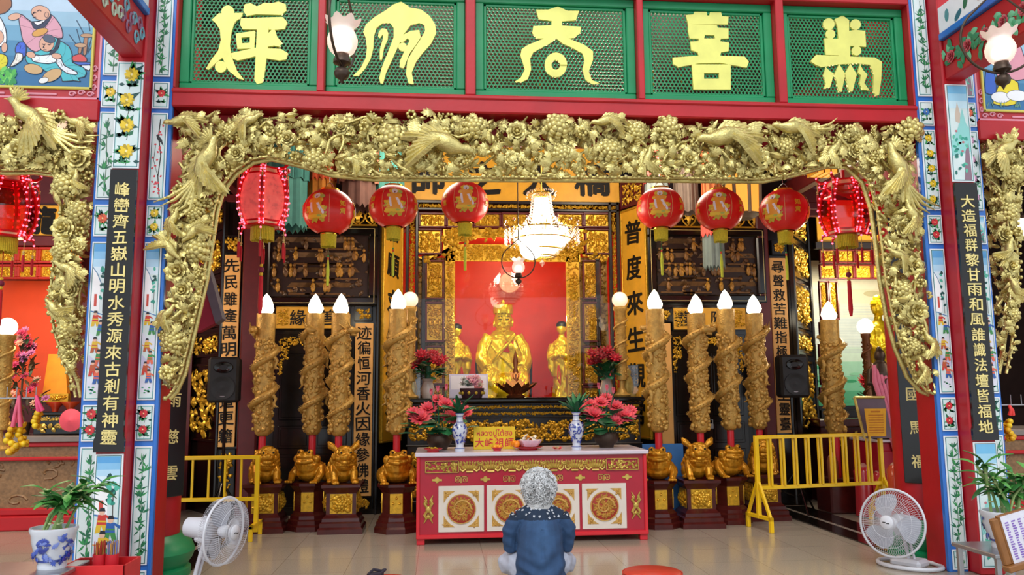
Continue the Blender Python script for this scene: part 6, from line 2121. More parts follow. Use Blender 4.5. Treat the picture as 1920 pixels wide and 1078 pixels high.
def led_lantern(label, lit):
    t = thing('fairy_light_lantern', (0, 0, 0), label, 'lantern', 'hexagonal fairy-light lanterns')
    rib = [(.15, .30), (.17, .245), (.215, .14), (.235, .02), (.225, -.10), (.185, -.20), (.17, -.235)]
    fr, pn, bl, sd = MB(), MB(), MB(), MB()
    for i in range(6):
        a = 2*pi*i/6
        P = [Vector((r*cos(a), r*sin(a), z)) for r, z in rib]
        fr.tube(P, .013, 6)
        o = Vector((cos(a), sin(a), 0))
        fr.tube([P[0], P[0]+o*.06+Vector((0, 0, .0)), P[0]+o*.10+Vector((0, 0, .03)), P[0]+o*.085+Vector((0, 0, .06))], [.016, .016, .014, .006], 6)
        fr.tube([P[1], P[1]+o*.05, P[1]+o*.07+Vector((0, 0, -.03))], [.014, .012, .006], 6)
        fr.tube([P[-1], P[-1]+o*.05+Vector((0, 0, -.01)), P[-1]+o*.06+Vector((0, 0, -.05))], [.014, .012, .005], 6)
        bl = MB()
        sd_ = Vector((-sin(a), cos(a), 0))
        for w_ in (-1, 1):
            line = []
            for k in range(13):
                u = k/12*(len(P)-1); j = min(int(u), len(P)-2); q = P[j].lerp(P[j+1], u-j)
                line.append(q+o*.016+sd_*.018*w_); bl.ball(line[-1], .009, nu=6, nv=5)
            bl.mi = 1; bl.tube(line, .003, 4); bl.mi = 0
        top_ = [P[0]+o*.10+Vector((0, 0, .05)), P[0]+o*.075+Vector((0, 0, -.04)), P[0]+o*.07, P[0]+o*.016+sd_*.018]
        bot_ = [P[-1]+o*.016+sd_*.018, P[-1]+o*.05, P[-1]+o*.06+Vector((0, 0, -.05))]
        for ln in (top_, bot_):
            bl.mi = 1; bl.tube(ln, .003, 4); bl.mi = 0
            for q in ln: bl.ball(q, .010, nu=6, nv=5)
        bl.mi = 1; bl.tube([P[0]+o*.016-sd_*.018, P[0]+o*.016+sd_*.018], .003, 4)
        bl.build('fairy_light_string', [M_led, M_tred2], t, 60)
        b = 2*pi*(i+1)/6
        Q = [Vector((r*cos(b), r*sin(b), z)) for r, z in rib]
        for j in range(1, len(P)-2): pn.add([P[j], Q[j], Q[j+1], P[j+1]], [(0, 1, 2, 3)])
        for (j, sc_) in ((0, 1), (len(P)-2, 1)):
            sd.col = S('#e8c9a0')
            f = lambda p_: p_*.985+Vector((0, 0, p_.z*.015))
            A, B, C_, D = P[j].lerp(Q[j], .14), P[j].lerp(Q[j], .86), P[j+1].lerp(Q[j+1], .86), P[j+1].lerp(Q[j+1], .14)
            sq = MB(); sq.col = S('#e8c9a0'); sq.add([A, B, C_, D], [(0, 1, 2, 3)]); sq.build('paper_label', M_matte, t, 0)
            fr.tube([P[j], Q[j]], .010, 5); fr.tube([P[j+1], Q[j+1]], .010, 5)
    fr.build('red_frame', mat('red_plastic_frame', S('#d0141f'), .25), t, 60)
    if lit:
        pn.build('painted_panels', mat('lit_red_paper', S('#ef6a58'), .5, emit=(1.0, .14, .14), estr=.32, var=.5, scale=22), t, 0)
    else: pn.build('film_panels', M_redfilm, t, 0)
    mb = MB(); mb.lathe([(.001, .31), (.155, .31), (.165, .30)], 6, caps=False)
    mb.tube([(0, 0, .31), (0, 0, .42)], .02, 8); mb.tube([(0, 0, .42), (0, 0, 2.1)], .003, 5)
    mb.build('crown_and_cord', M_tred2, t)
    mb = MB(); mb.lathe([(.16, -.24), (.001, -.25)], 6, caps=False); mb.build('base_plate', M_tred2, t)
    mb = MB(); mb.lathe([(.10, -.245), (.10, -.26), (.098, -.36)], 26, caps=False)
    for i in range(40): mb.tube([(.10*cos(i*.157), .10*sin(i*.157), -.25), (.10*cos(i*.157), .10*sin(i*.157), -.365-R.uniform(0, .01))], .007, 4)
    mb.build('gold_fringe', M_fringe, t, 60)
    for i in range(6):
        a = 2*pi*i/6
        for rr_, zz in ((.245, .29), (.225, -.30)):
            mb = MB(); x, y = rr_*cos(a), rr_*sin(a)
            mb.col = S('#d8c07a'); mb.tube([(x, y, zz), (x, y, zz-.09)], .003, 4); mb.ball((x, y, zz-.08), .011, nu=7, nv=5); mb.ball((x, y, zz-.10), .010, nu=7, nv=5)
            mb.col = S('#c01624'); mb.lathe([(.008, -.10), (.013, -.14), (.011, -.25), (.002, -.25)], 7); 
            n_ = 7*4
            for q in range(len(mb.v)-n_, len(mb.v)): mb.v[q] = mb.v[q]+Vector((x, y, zz))
            mb.build('tassel', M_matte, t, 60)
    mb = MB(); mb.col = S('#c01624')
    mb.tube([(0, 0, -.25), (0, 0, -.62)], .004, 5); mb.col = S('#7a1c3a'); mb.ball((0, 0, -.64), .028, nu=10, nv=7); mb.col = S('#e0b42c'); mb.ball((0, 0, -.60), .016, nu=8, nv=6); mb.ball((0, 0, -.68), .018, nu=8, nv=6)
    mb.col = S('#c01624'); mb.lathe([(.012, -1.05), (.022, -.98), (.018, -.70)], 10)
    mb.build('long_tassel', M_matte, t, 60)
    return t
for px, py, Y, lab, lit in ((494, 378, 7.55, 'lit pinkish-red fairy-light lantern at the left end of the lantern row', True), (1584, 396, 7.6, 'red fairy-light lantern at the right end of the lantern row', False), (12, 395, 7.3, 'red fairy-light lantern cut off in the left bay', False)):
    t = led_lantern(lab, lit); t.location = at(px, py, Y); t.rotation_euler = (0, 0, rad(30+8))

# ---------------------------------------------------------------- chandelier
pc = at(1016, 440, 8.6)
ch = thing('chandelier', pc, 'crystal chandelier glowing white over the altar', 'chandelier')
mb = MB()
for r_, z_ in ((.10, .45), (.13, .10), (.37, .04), (.33, -.06), (.22, -.17), (.14, -.24)):
    mb.tube([(r_*cos(i*pi/16), r_*sin(i*pi/16), z_) for i in range(32)], .008, 6, True)
mb.tube([(0, 0, .45), (0, 0, 2.35)], .006, 6); mb.tube([(0, 0, -.26), (0, 0, .45)], .014, 8)
for i in range(12):
    a = 2*pi*i/12
    mb.tube([(.12*cos(a), .12*sin(a), .05), (.25*cos(a), .25*sin(a), -.02), (.36*cos(a), .36*sin(a), .04), (.40*cos(a), .40*sin(a), .09)], .006, 5)
mb.build('gilt_frame', M_lampgold, ch)
mb = MB()
def crystal(p, r): mb.add([(p[0], p[1], p[2]+r*1.3), (p[0]+r, p[1], p[2]), (p[0], p[1]+r, p[2]), (p[0]-r, p[1], p[2]), (p[0], p[1]-r, p[2]), (p[0], p[1], p[2]-r*1.6)], [(0, 1, 2), (0, 2, 3), (0, 3, 4), (0, 4, 1), (5, 2, 1), (5, 3, 2), (5, 4, 3), (5, 1, 4)])
for i in range(30):
    a = 2*pi*i/30
    for k in range(13):
        u = k/12; r_ = .10+.05*u+.14*max(0, u-.55)**1.3*2
        crystal((r_*cos(a), r_*sin(a), .44-.38*u), .010)
    for k in range(9):
        u = k/8; r_ = .36-.22*u**1.4
        crystal((r_*cos(a), r_*sin(a), .03-.27*u+.02*sin(u*3)), .013)
    crystal((.16*cos(a), .16*sin(a), .44+.03*sin(i*2.0)), .012); crystal((.13*cos(a), .13*sin(a), .48), .010)
    for k in range(4): crystal((.40*cos(a), .40*sin(a), .03-.04*k), .014)
    if i % 2 == 0: mb.ball((.40*cos(a), .40*sin(a), .12), .018, nu=7, nv=5)
crystal((0, 0, -.31), .03)
mb.build('crystal_strands', M_crystal, ch, 0)
mb = MB()
for i in range(12):
    a = 2*pi*(i+.5)/12
    mb.lathe([(.001, -.01), (.016, 0), (.02, .03), (.012, .055), (.001, .08)], 8, caps=False)
    for q in range(len(mb.v)-40, len(mb.v)): mb.v[q] = mb.v[q]+Vector((.27*cos(a), .27*sin(a), .02))
M_chbulb = mat('chandelier_bulb', (1, .95, .85), .3, emit=(1.0, .88, .70), estr=14)
mb.build('bulbs', M_chbulb, ch, 60)
mb = MB(); mb.lathe([(.08, .40), (.10, .2), (.13, .08), (.30, .01), (.31, -.04), (.20, -.15), (.12, -.22), (.001, -.24)], 32, caps=False)
mb.build('frosted_glass_core', frosted('lit_frosted_glass', (1, .95, .88), (1.0, .84, .68), 2.4), ch, 60)
mb = MB(); mb.ball((-.13, -.12, -.17), .125, nu=24, nv=16); mb.build('opal_globe', M_chbulb, ch, 180)
# ---------------------------------------------------------------- the person seated on the floor, seen from behind
def onz(px, py, z):
    d = at(px, py, 10.0)-CAM
    return CAM + d*((z-CAM.z)/d.z)
PY = 6.42
pp = at(1013, 1090, PY)
person = thing('person', (pp.x, PY, 0), 'person with curly grey hair and denim shirt sitting cross-legged facing the altar', 'person')
ARM = [(.160, .02, .535), (.225, .03, .44), (.225, .07, .31), (.12, .22, .34), (.03, .31, .42)]
mb = MB()
mb.ball((0, 0, .13), .165, .14, .13, 16, 10)
mb.tube([(0, -.01, .12), (0, -.02, .28), (0, 0, .45), (0, .01, .56), (0, .02, .61)], [.15, .135, .145, .11, .06], 14)
mb.tube([(0, .02, .60), (0, .04, .70)], [.055, .05], 10)
mb.ball((0, .06, .79), .078, .10, .115, 14, 12)
mb.ball((0, .163, .775), .013, .02, .026, 8, 6)
mb.ball((0, .150, .735), .026, .012, .010, 8, 5)
mb.ball((0, .135, .70), .03, .025, .022, 8, 6)
for s in (-1, 1):
    mb.ball((s*.078, .05, .785), .012, .02, .032, 8, 6)
    mb.ball((s*.03, .147, .80), .017, .012, .010, 8, 5)
    mb.tube([(s*p[0], p[1], p[2]) for p in ARM], [.055, .048, .042, .034, .026], 10)
    hand(mb, (s*.022, .32, .43), (-s*.05, .35, .95), (0, -1, .1), .165, .12, .15)
    mb.tube([(s*.08, .03, .12), (s*.155, .12, .17), (s*.215, .20, .155), (s*.11, .34, .09), (-s*.06, .36, .06)], [.10, .085, .07, .052, .036], 10)
    mb.tube([(-s*.06, .36, .06), (-s*.14, .34, .045), (-s*.19, .30, .04)], [.036, .038, .026], 8)
fuse(mb, 'body', M_skin, person, .008, 3)
mb = MB()
mb.ball((0, -.01, .15), .19, .16, .15, 16, 10)
mb.tube([(0, -.01, .04), (0, -.015, .16), (0, -.02, .30), (0, -.005, .45), (0, .01, .56), (0, .02, .615)], [.20, .195, .178, .172, .13, .072], 18)
for s in (-1, 1):
    mb.tube([(s*.02, .01, .60), (s*.09, .005, .565), (s*.155, .01, .525)], [.062, .064, .068], 12)
    mb.tube([(s*p[0], p[1], p[2]) for p in ARM[:4]]+[(s*.06, .28, .39)], [.072, .066, .060, .05, .042], 12)
def shirtfn(co, n):
    w = .0075*sin(co.z*50+sin(co.x*17+co.z*9)*2.2)*max(0, min(1, (.36-co.z)*6)) + .004*sin(co.z*34-abs(co.x)*40)*max(0, min(1, (.5-co.z)*4)) + .003*sin(co.z*80+co.x*30)*max(0, min(1, (abs(co.x)-.16)*12))
    if n.y < -.3 and abs(co.x) < .012 and .25 < co.z < .47: w -= .006
    return co+n*w
sh = fuse(mb, 'denim_shirt', M_denim, person, .007, 3, shirtfn)
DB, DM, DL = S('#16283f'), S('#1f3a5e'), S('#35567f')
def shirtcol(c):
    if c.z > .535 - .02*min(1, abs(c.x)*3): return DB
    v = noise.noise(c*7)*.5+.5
    t = max(0, min(1, .1+v*.5+.45*math.exp(-(c.x/.07)**2)*max(0, min(1, (c.z-.15)*5))*(1 if c.y < 0 else 0)))  # faded centre back, with pleat highlights painted into the denim colour
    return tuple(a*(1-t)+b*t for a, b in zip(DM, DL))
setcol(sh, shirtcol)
mb = MB(); mb.col = S('#d8dce6')
fs = [p for p in sh.data.polygons if p.center.z > .545 and p.normal.z > -.2 and p.center.length > .1]
R.shuffle(fs)
used = []
for p in fs:
    if len(used) > 70: break
    if any((p.center-u).length < .026 for u in used): continue
    used.append(p.center.copy())
    q = Vector((0, 0, 1)).rotation_difference(p.normal).to_matrix().to_4x4()
    mb.M = Matrix.Translation(p.center+p.normal*.002) @ q @ RZ(R.uniform(0, 6))
    for k in range(4): mb.plate([(0, 0), (.008, .004), (.011, .0), (.008, -.004)] if k == 0 else [(0*1, 0), (.008*cos(k*1.57)-.004*sin(k*1.57), .008*sin(k*1.57)+.004*cos(k*1.57)), (.010*cos(k*1.57), .010*sin(k*1.57)), (.008*cos(k*1.57)+.004*sin(k*1.57), .008*sin(k*1.57)-.004*cos(k*1.57))], 0, .001)
mb.build('flower_print', M_cloth, sh, 0)
mb = MB(); mb.M = T(0, .015, 0)
mb.lathe([(.095, .58), (.098, .62), (.084, .685), (.078, .69), (.08, .60)], 24, sy=.95, caps=False)
mb.col = DB
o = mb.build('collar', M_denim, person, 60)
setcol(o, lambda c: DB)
mb = MB()
mb.ball((0, .0, .10), .175, .15, .11, 16, 10)
for s in (-1, 1):
    mb.tube([(s*.08, .03, .13), (s*.165, .11, .18), (s*.225, .18, .165), (s*.12, .33, .10), (-s*.03, .36, .075)], [.12, .108, .092, .074, .055], 12)
tr = fuse(mb, 'pale_trousers', M_cloth, person, .008, 4, folds(60, .003))
setcol(tr, lambda c: S('#aeb3c4'))
mb = MB(); mb.ball((0, .035, .80), .112, .122, .118, 16, 12)
def sub(v): return v
hb = MB()
hb.col = S('#a9a9ac')
hb.tube([(0, -.005, .66), (0, .01, .74), (0, .03, .82), (0, .04, .90)], [.08, .10, .10, .05], 16)
for i in range(1150):
    u, v = R.uniform(0, 2*pi), R.uniform(-1.0, 1.0)
    d = Vector((cos(u)*math.sqrt(max(0, 1-v*v)), sin(u)*math.sqrt(max(0, 1-v*v)), v))
    if d.y > .35 and v < .55: continue
    lo = max(0, -v)
    p = Vector((0, .03-.02*lo, .785))+Vector((d.x*(.112-.02*lo), d.y*(.115-.02*lo), d.z*(.115+.055*lo)))
    p += d*R.uniform(-.008, .016)
    g = R.uniform(.40, .72)
    hb.col = (g*.98, g, g*1.03) if R.random() < .85 else (g*.6, g*.59, g*.6)
    rr_ = R.uniform(.011, .026)
    t1 = d.orthogonal().normalized(); t2 = d.cross(t1)
    a0 = R.uniform(0, 6)
    hb.tube([p+(t1*cos(a0+k*1.1)+t2*sin(a0+k*1.1))*rr_+d*(.005*k)-Vector((0, 0, .006*k)) for k in range(6)], [.0045]*5+[.0015], 4)
hb.build('curly_hair', M_hair, person, 60)

# ---------------------------------------------------------------- round kneeling cushions
def cushion(px, py, label):
    p = onz(px, py, .10)
    t = thing('kneeling_cushion', (p.x, p.y, 0), label, 'cushion', 'round red kneeling cushions')
    mb = MB(); mb.lathe([(.001, .02), (.215, .02), (.235, .05), (.235, .075), (.215, .10), (.001, .108)], 40, caps=False); mb.build('vinyl_pad', M_cushion, t, 60)
    mb = MB(); mb.tube([(.232*cos(i*pi/24), .232*sin(i*pi/24), .088) for i in range(48)], .005, 6, True); mb.build('piping', M_cushion, t)
    mb = MB(); mb.lathe([(.001, 0), (.20, 0), (.21, .02), (.001, .025)], 32, caps=False); mb.build('base', M_speaker, t)
    return p
cushion(1223, 1070, 'round red kneeling cushion on the floor to the right of the seated person')
p = cushion(718, 1088, 'round red kneeling cushion at the bottom edge, left of the seated person')
mb = MB(); mb.col = S('#2a2430')
mb.tube([(-.10, .05, .02), (-.06, .09, .05), (0, .10, .035), (.03, .07, .05), (.0, .03, .03), (-.07, .02, .02)], .012, 6)
mb.box(-.09, .02, .03, .10, 0, .03, .01)
o = tag(mb.build('small_bag', M_cloth, None, 40), 'small dark bag with a strap lying on the cushion at the bottom edge', 'bag'); o.location = (p.x-.02, p.y+.02, .108)

# ---------------------------------------------------------------- yellow barriers
def bar(mb, a, b, r): 
    a, b = Vector(a), Vector(b); d = (b-a)
    mb.tube([a, b], r*1.2, 4)
def barrier(A, B, zt, zb, n, label, pairs, feet):
    A, B = Vector(A), Vector(B)
    t = thing('crowd_barrier', (A.x, A.y, 0), label, 'barrier', 'yellow crowd barriers')
    L = (B-A).length; ang = math.atan2(B.y-A.y, B.x-A.x)
    t.rotation_euler = (0, 0, ang)
    for z in (zt, zb):
        mb = MB(); mb.box(-.02, L+.02, -.02, .02, z-.02, z+.02, .004); mb.build('rail', M_yellow, t)
    for i in range(n):
        x = L*(i+1)/(n+1)
        mb = MB()
        for y in ((-.028, .028) if pairs else (0,)): mb.box(x-.011, x+.011, y-.011, y+.011, zb+.015, zt-.015, .002)
        mb.build('baluster', M_yellow, t)
    for x in (0, L):
        mb = MB(); mb.box(x-.022, x+.022, -.022, .022, .12 if feet else 0.06, zt+.02, .004); mb.build('post', M_yellow, t)
        mb = MB()
        mb.box(x-.02, x+.02, -.25, .25, .12, .16, .004)
        for s in (-1, 1):
            mb.box(x-.02, x+.02, *sorted((s*.25, s*.205)), 0, .16, .004)
            if feet: mb.tube([(x, s*.22, .15), (x, s*.02, .50)], .020, 4)
        mb.build('foot', M_yellow, t)
za, zb_ = at(478, 857, 9.0).z, at(478, 935, 9.0).z
barrier((-4.1, 9.0, 0), (-2.93, 9.0, 0), za, zb_, 6, 'yellow steel barrier at the left, before the pedestals', False, False)
h1, h2 = at(1417, 820, 8.78).z, at(1417, 915, 8.78).z
def atz(px, py, z):
    return onz(px, py, z)
e = atz(1645, 812, h1)
ey = 9.05
barrier((at(1417, 820, 8.78).x, 8.78, 0), (at(1649, 810, ey).x, ey, 0), h1, h2, 9, 'yellow steel barrier at the right with paired bars', True, True)

# ---------------------------------------------------------------- electric fans
def fan(px, py, Y, rz, label, tilt, lean, r=.27):
    h = at(px, py, Y)
    t = thing('electric_fan', (h.x, Y, 0), label, 'fan', 'grey floor fans', rz)
    Z = h.z
    Mh = T(0, 0, Z) @ RX(tilt)
    def hb(): m = MB(); m.M = Mh; return m
    for nm, y0, dep in (('front_guard', -.12, -.035), ('rear_guard', .0, .035)):
        m = hb()
        n = 84
        for i in range(n):
            a = 2*pi*i/n
            m.tube([(.055*cos(a), y0+dep, .055*sin(a)), (.6*r*cos(a), y0+dep, .6*r*sin(a)), (.93*r*cos(a), y0+dep*.2, .93*r*sin(a)), (r*cos(a), -.06, r*sin(a))], .0011, 4)
        for q in (.45, .75): m.tube([(q*r*cos(i*pi/24), y0+dep*(1 if q < .6 else .75), q*r*sin(i*pi/24)) for i in range(48)], .0016, 5, True)
        m.build(nm, M_plastic, t, 60)
    m = hb(); m.tube([(r*cos(i*pi/32), -.06, r*sin(i*pi/32)) for i in range(64)], .010, 8, True); m.build('guard_ring', M_plastic, t, 60)
    m = hb()
    s = m.M; m.M = s @ T(0, -.155, 0) @ FACE
    m.lathe([(.001, .012), (.050, .010), (.058, 0), (.058, -.02)], 28, caps=False)
    m.build('badge_cap', M_plastic, t, 60)
    m = hb(); m.M = m.M @ T(0, -.168, 0) @ FACE
    m.box(-.028, -.002, -.004, .003, 0, .002); m.box(.004, .03, -.010, -.003, 0, .002)
    m.build('badge_mark', M_speaker, t, 0)
    for k in range(3):
        m = hb()
        V, F = [], []
        for i in range(9):
            for j in range(7):
                q = .05+(r*.86-.05)*i/8
                wd = .55+.35*sin(pi*i/8)
                a = 2*pi*k/3+wd*(j/6-.5)*1.5-.25*i/8
                V.append((q*cos(a), -.06+.045*(j/6-.5)*(1-.3*i/8), q*sin(a)))
        for i in range(8):
            for j in range(6): F.append((i*7+j, i*7+j+1, (i+1)*7+j+1, (i+1)*7+j))
        m.add(V, F)
        m.build('blade', mat('clear_grey_blade' if 'clear_grey_blade' not in MATS else 'clear_grey_blade_b', S('#a7aab6'), .3) if 'bladeM' not in globals() else bladeM, t, 60)
    m = hb(); m.M = m.M @ T(0, -.06, 0) @ FACE; m.lathe([(.04, -.03), (.05, 0), (.045, .03), (.02, .045)], 20); m.build('hub', M_plastic, t, 60)
    m = hb(); m.M = m.M @ T(0, .04, 0) @ FACE @ T(0, 0, 0)
    m.lathe([(.05, -.23), (.072, -.215), (.080, -.12), (.082, -.06), (.078, -.0), (.06, .01)], 24); m.box(-.05, .05, -.10, -.04, -.13, -.03, .015); m.ball((0, .088, -.07), .012)
    m.build('motor', M_plastic, t, 50)
    bx_, by_ = lean
    m = MB(); m.tube([(0, .10, Z-.06), (bx_*.5, .10+by_*.5, Z*.5), (bx_, .10+by_, .05)], .016, 10); m.tube([(.045, .10, Z-.08), (bx_+.05, .10+by_, .05)], .011, 8); m.build('pole', M_plastic, t, 60)
    m = MB(); m.box(bx_-.13, bx_+.13, by_+.0, by_+.2, 0.0, .075, .025); m.build('base', M_plastic, t)
    m = MB(); m.tube([(bx_+.26*cos(i*pi/12), by_+.1+.20*sin(i*pi/12), .022) for i in range(24)], .018, 8, True); m.build('foot_loop', M_plastic, t, 60)
    return t
bladeM = mat('clear_grey_blade', S('#a7aab6'), .3)
fan(407, 994, 6.55, rad(70), 'grey electric fan facing right, before the left barrier', rad(4), (-.0, .10), .25)
fan(1679, 981, 6.75, rad(-56), 'grey electric fan facing the camera by the right-hand column', rad(-8), (.02, .06), .275)

# ---------------------------------------------------------------- loudspeakers on stands
def speaker(px, py, Y, rz, label, wd=.34, hh=.52):
    p = at(px, py, Y)
    t = thing('loudspeaker', (p.x, Y, p.z-hh/2), label, 'speaker', 'black loudspeakers', rz)
    w = wd/2
    mb = MB(); mb.box(-w, w, 0, .28, 0, hh, .03); mb.build('cabinet', M_speaker, t)
    mb = MB(); mb.M = T(0, -.002, 0) @ FACE
    mb.lathe([(.135, 0), (.135, .012), (.125, .012), (.10, .0), (.05, -.004), (.001, .004)], 28, caps=False)
    for q in range(len(mb.v)): mb.v[q] = mb.v[q]+Vector((0, 0, .17))
    mb.build('woofer_grille', M_speaker, t, 50)
    mb = MB(); mb.M = T(0, -.002, hh-.12) @ FACE
    mb.lathe([(.11, 0), (.10, .014), (.07, .010), (.03, -.012), (.001, -.014)], 28, sy=.6, caps=False); mb.build('horn', M_black, t, 50)
    mb = MB(); mb.M = T(0, 0, .07) @ FACE; mb.box(-.025, .025, -.006, .006, 0, .004); mb.build('badge', M_steel, t, 0)
    q = thing('speaker_stand', (p.x+.13*sin(-rz)*0, Y+.14, 0), 'black pole stand carrying the loudspeaker '+label.split(' loudspeaker ')[1], 'stand', 'speaker stands')
    mb = MB(); mb.tube([(0, 0, .1), (0, 0, p.z-hh/2)], .018, 10); mb.build('pole', M_black, q)
    for i in range(3):
        a = i*2*pi/3+.5
        mb = MB(); mb.tube([(0, 0, .50), (.33*cos(a), .33*sin(a), .012)], .012, 8); mb.tube([(0, 0, .2), (.17*cos(a), .17*sin(a), .255)], .007, 6); mb.build('leg', M_black, q)
speaker(418, 712, 9.55, rad(6), 'black loudspeaker in front of the left ochre couplet board')
speaker(1491, 705, 9.75, rad(-8), 'black loudspeaker in front of the right ochre couplet board', .35, .53)

# ---------------------------------------------------------------- hanging brass lamps with glass shades
def hoop_lamp(px, py, Y, sc, rz, label, zt):
    p = at(px, py, Y)
    t = thing('hanging_lamp', p, label, 'lamp', 'hoop lamps with frosted shades', rz)
    t.scale = (sc,)*3
    mb = MB()
    n = 40; V, F = [], []
    prof = [(.055, -.085), (.085, -.055), (.105, -.01), (.108, .03), (.095, .07), (.078, .10), (.085, .125), (.115, .155), (.125, .165)]
    for j, (r, z) in enumerate(prof):
        for i in range(n):
            a = 2*pi*i/n
            k = max(0, (j-5)/3)
            V.append((r*(1+.09*k*cos(8*a))*cos(a), r*(1+.09*k*cos(8*a))*sin(a), z+.016*k*cos(8*a)))
    for j in range(len(prof)-1):
        for i in range(n): F.append((j*n+i, j*n+(i+1) % n, (j+1)*n+(i+1) % n, (j+1)*n+i))
    mb.add(V, F); mb.build('frosted_shade', M_shade, t, 180)
    mb = MB(); mb.ball((0, 0, .0), .045, nu=14, nv=10); mb.build('bulb', M_bulb, t, 180)
    mb = MB(); mb.lathe([(.05, -.075), (.052, -.11), (.062, -.12), (.062, -.145), (.03, -.155), (.016, -.175), (.045, -.19), (.056, -.22), (.045, -.25), (.018, -.265), (.008, -.285), (.001, -.30)], 24, caps=False); mb.lathe([(.001, -.075), (.05, -.075)], 24, caps=False); mb.build('bronze_holder', M_bronze, t, 60)
    mb = MB(); R0 = .28
    mb.tube([(R0*sin(a), 0, -.165+R0-R0*cos(a)) for a in [(-2.45+4.9*i/40) for i in range(41)]], .010, 8)
    a = 2.45
    mb.tube([(R0*sin(a), 0, -.165+R0-R0*cos(a)), (0, 0, .50), (-R0*sin(a), 0, -.165+R0-R0*cos(a))], .009, 8); mb.tube([(0, 0, .48), (0, 0, (zt-p.z)/sc)], .008, 8)
    mb.build('hoop_arm', M_bronze, t, 60)
    return t
hoop_lamp(642, 82, 5.6, 1.0, rad(78), 'bronze hoop lamp with a lit frosted shade before the second lattice panel', 6.2)
hoop_lamp(1876, 98, 5.3, .95, rad(-12), 'bronze hoop lamp with a lit frosted shade at the top right', 6.2)
hoop_lamp(972, 503, 8.0, .60, rad(0), 'small bronze hoop lamp standing in for a lamp reflection in the glass', 5.5)  # solid stand-in for a lamp's reflection in the shrine glass

# ---------------------------------------------------------------- silk banners hanging in the hall
def banner(px, Y, tiers, label, lam=None):
    """tiers: (pixel top, pixel bottom, pixel radius, colour, zigzag)"""
    p = at(px, tiers[-1][1], Y)
    t = thing('silk_banner', (p.x, Y, p.z), label, 'banner', 'cylindrical silk banners')
    for (a, b, r, c, zig) in tiers:
        z0, z1 = at(px, b, Y).z-p.z, at(px, a, Y).z-p.z
        q = r*Y/F_PX
        n = 36
        V, F = [], []
        for i in range(n):
            an = 2*pi*i/n
            k = 1+.06*cos(an*9)
            V += [(q*k*cos(an), q*k*sin(an), z1), (q*k*1.03*cos(an), q*k*1.03*sin(an), z0+((i % 2)*.05 if zig else .012*cos(an*9)))]
        for i in range(n):
            j = (i+1) % n
            F.append((i*2, j*2, j*2+1, i*2+1))
        mb = MB(); mb.col = S(c); mb.add(V, F)
        if not zig:
            for i in range(0, n, 3):
                an = 2*pi*i/n
                mb.col = tuple(v*.8 for v in S(c))
                mb.tube([(q*1.07*cos(an), q*1.07*sin(an), z1), (q*1.09*cos(an), q*1.09*sin(an), z0)], .006, 4)
        mb.build('silk_tier', M_cloth, t, 0)
    mb = MB(); zt = at(px, tiers[0][0], Y).z-p.z
    mb.lathe([(.001, zt+.01), (.16, zt+.01), (.17, zt-.02)], 20, caps=False); mb.tube([(0, 0, zt), (0, 0, 5.5-p.z)], .004, 5)
    mb.build('top_ring', M_lampgold, t)
    return t
banner(535, 9.4, [(250, 340, 38, '#2f6f68', False), (330, 432, 36, '#3a766e', True)], 'teal silk banner behind the lit fairy-light lantern')
banner(602, 9.6, [(270, 345, 26, '#b8461f', True), (340, 412, 24, '#b97420', False)], 'orange and coral fringed banner between the two leftmost round lanterns')
banner(672, 9.5, [(270, 345, 34, '#8f5a44', False), (340, 395, 30, '#5a3a30', True)], 'brown silk banner between second and third round lanterns')
banner(728, 9.7, [(270, 378, 28, '#37786f', True)], 'dark teal silk banner above the round lantern left of the shrine header')
banner(1232, 9.6, [(270, 347, 24, '#e05a52', True), (345, 372, 22, '#7f8a86', True)], 'coral and grey banner above the lantern right of the chandelier')
banner(1287, 9.7, [(280, 400, 22, '#7a6a5e', False)], 'grey-brown silk banner between two right-hand round lanterns')
banner(1340, 9.5, [(280, 430, 18, '#c46a3a', False), (420, 447, 22, '#e25a4e', True), (443, 506, 20, '#6f7d78', True)], 'long banner ending in coral and grey tiers below the right round lantern')
t = thing('palace_lamp', at(1392, 370, 9.8), 'orange-lit barred palace lamp behind the right-hand round lanterns', 'lamp')
M_amber = mat('amber_lamp_panel', S('#e8861c'), .5, emit=(1.0, .45, .06), estr=.9)
mb = MB(); mb.lathe([(.22, -.22), (.24, .3)], 8, caps=False); mb.build('amber_panels', M_amber, t, 0)
mb = MB()
for i in range(8): mb.tube([(.225*cos(i*pi/4), .225*sin(i*pi/4), -.24), (.245*cos(i*pi/4), .245*sin(i*pi/4), .32)], .022, 6)
mb.lathe([(.001, .30), (.27, .30), (.27, .34), (.001, .36)], 8, caps=False); mb.lathe([(.22, -.22), (.12, -.28), (.001, -.28)], 8, caps=False); mb.tube([(0, 0, .34), (0, 0, 2.0)], .006, 6)
mb.build('lamp_frame', mat('grey_brown_frame', S('#7a6a58'), .5), t, 30)
t = thing('ceiling_box_lamp', at(1542, 317, 8.8), 'small amber box lamp under the dark soffit near the right fairy-light lantern', 'lamp')
mb = MB(); mb.box(-.12, .12, -.12, .12, -.07, .07, .01); mb.build('amber_box', M_amber, t)
mb = MB()
for x in (-.12, -.04, .04, .12): mb.box(x-.008, x+.008, -.126, .126, -.075, .075)
mb.box(-.13, .13, -.13, .13, .07, .085); mb.tube([(0, 0, .08), (0, 0, 2)], .008, 6); mb.build('lamp_frame', M_lampgold, t, 0)

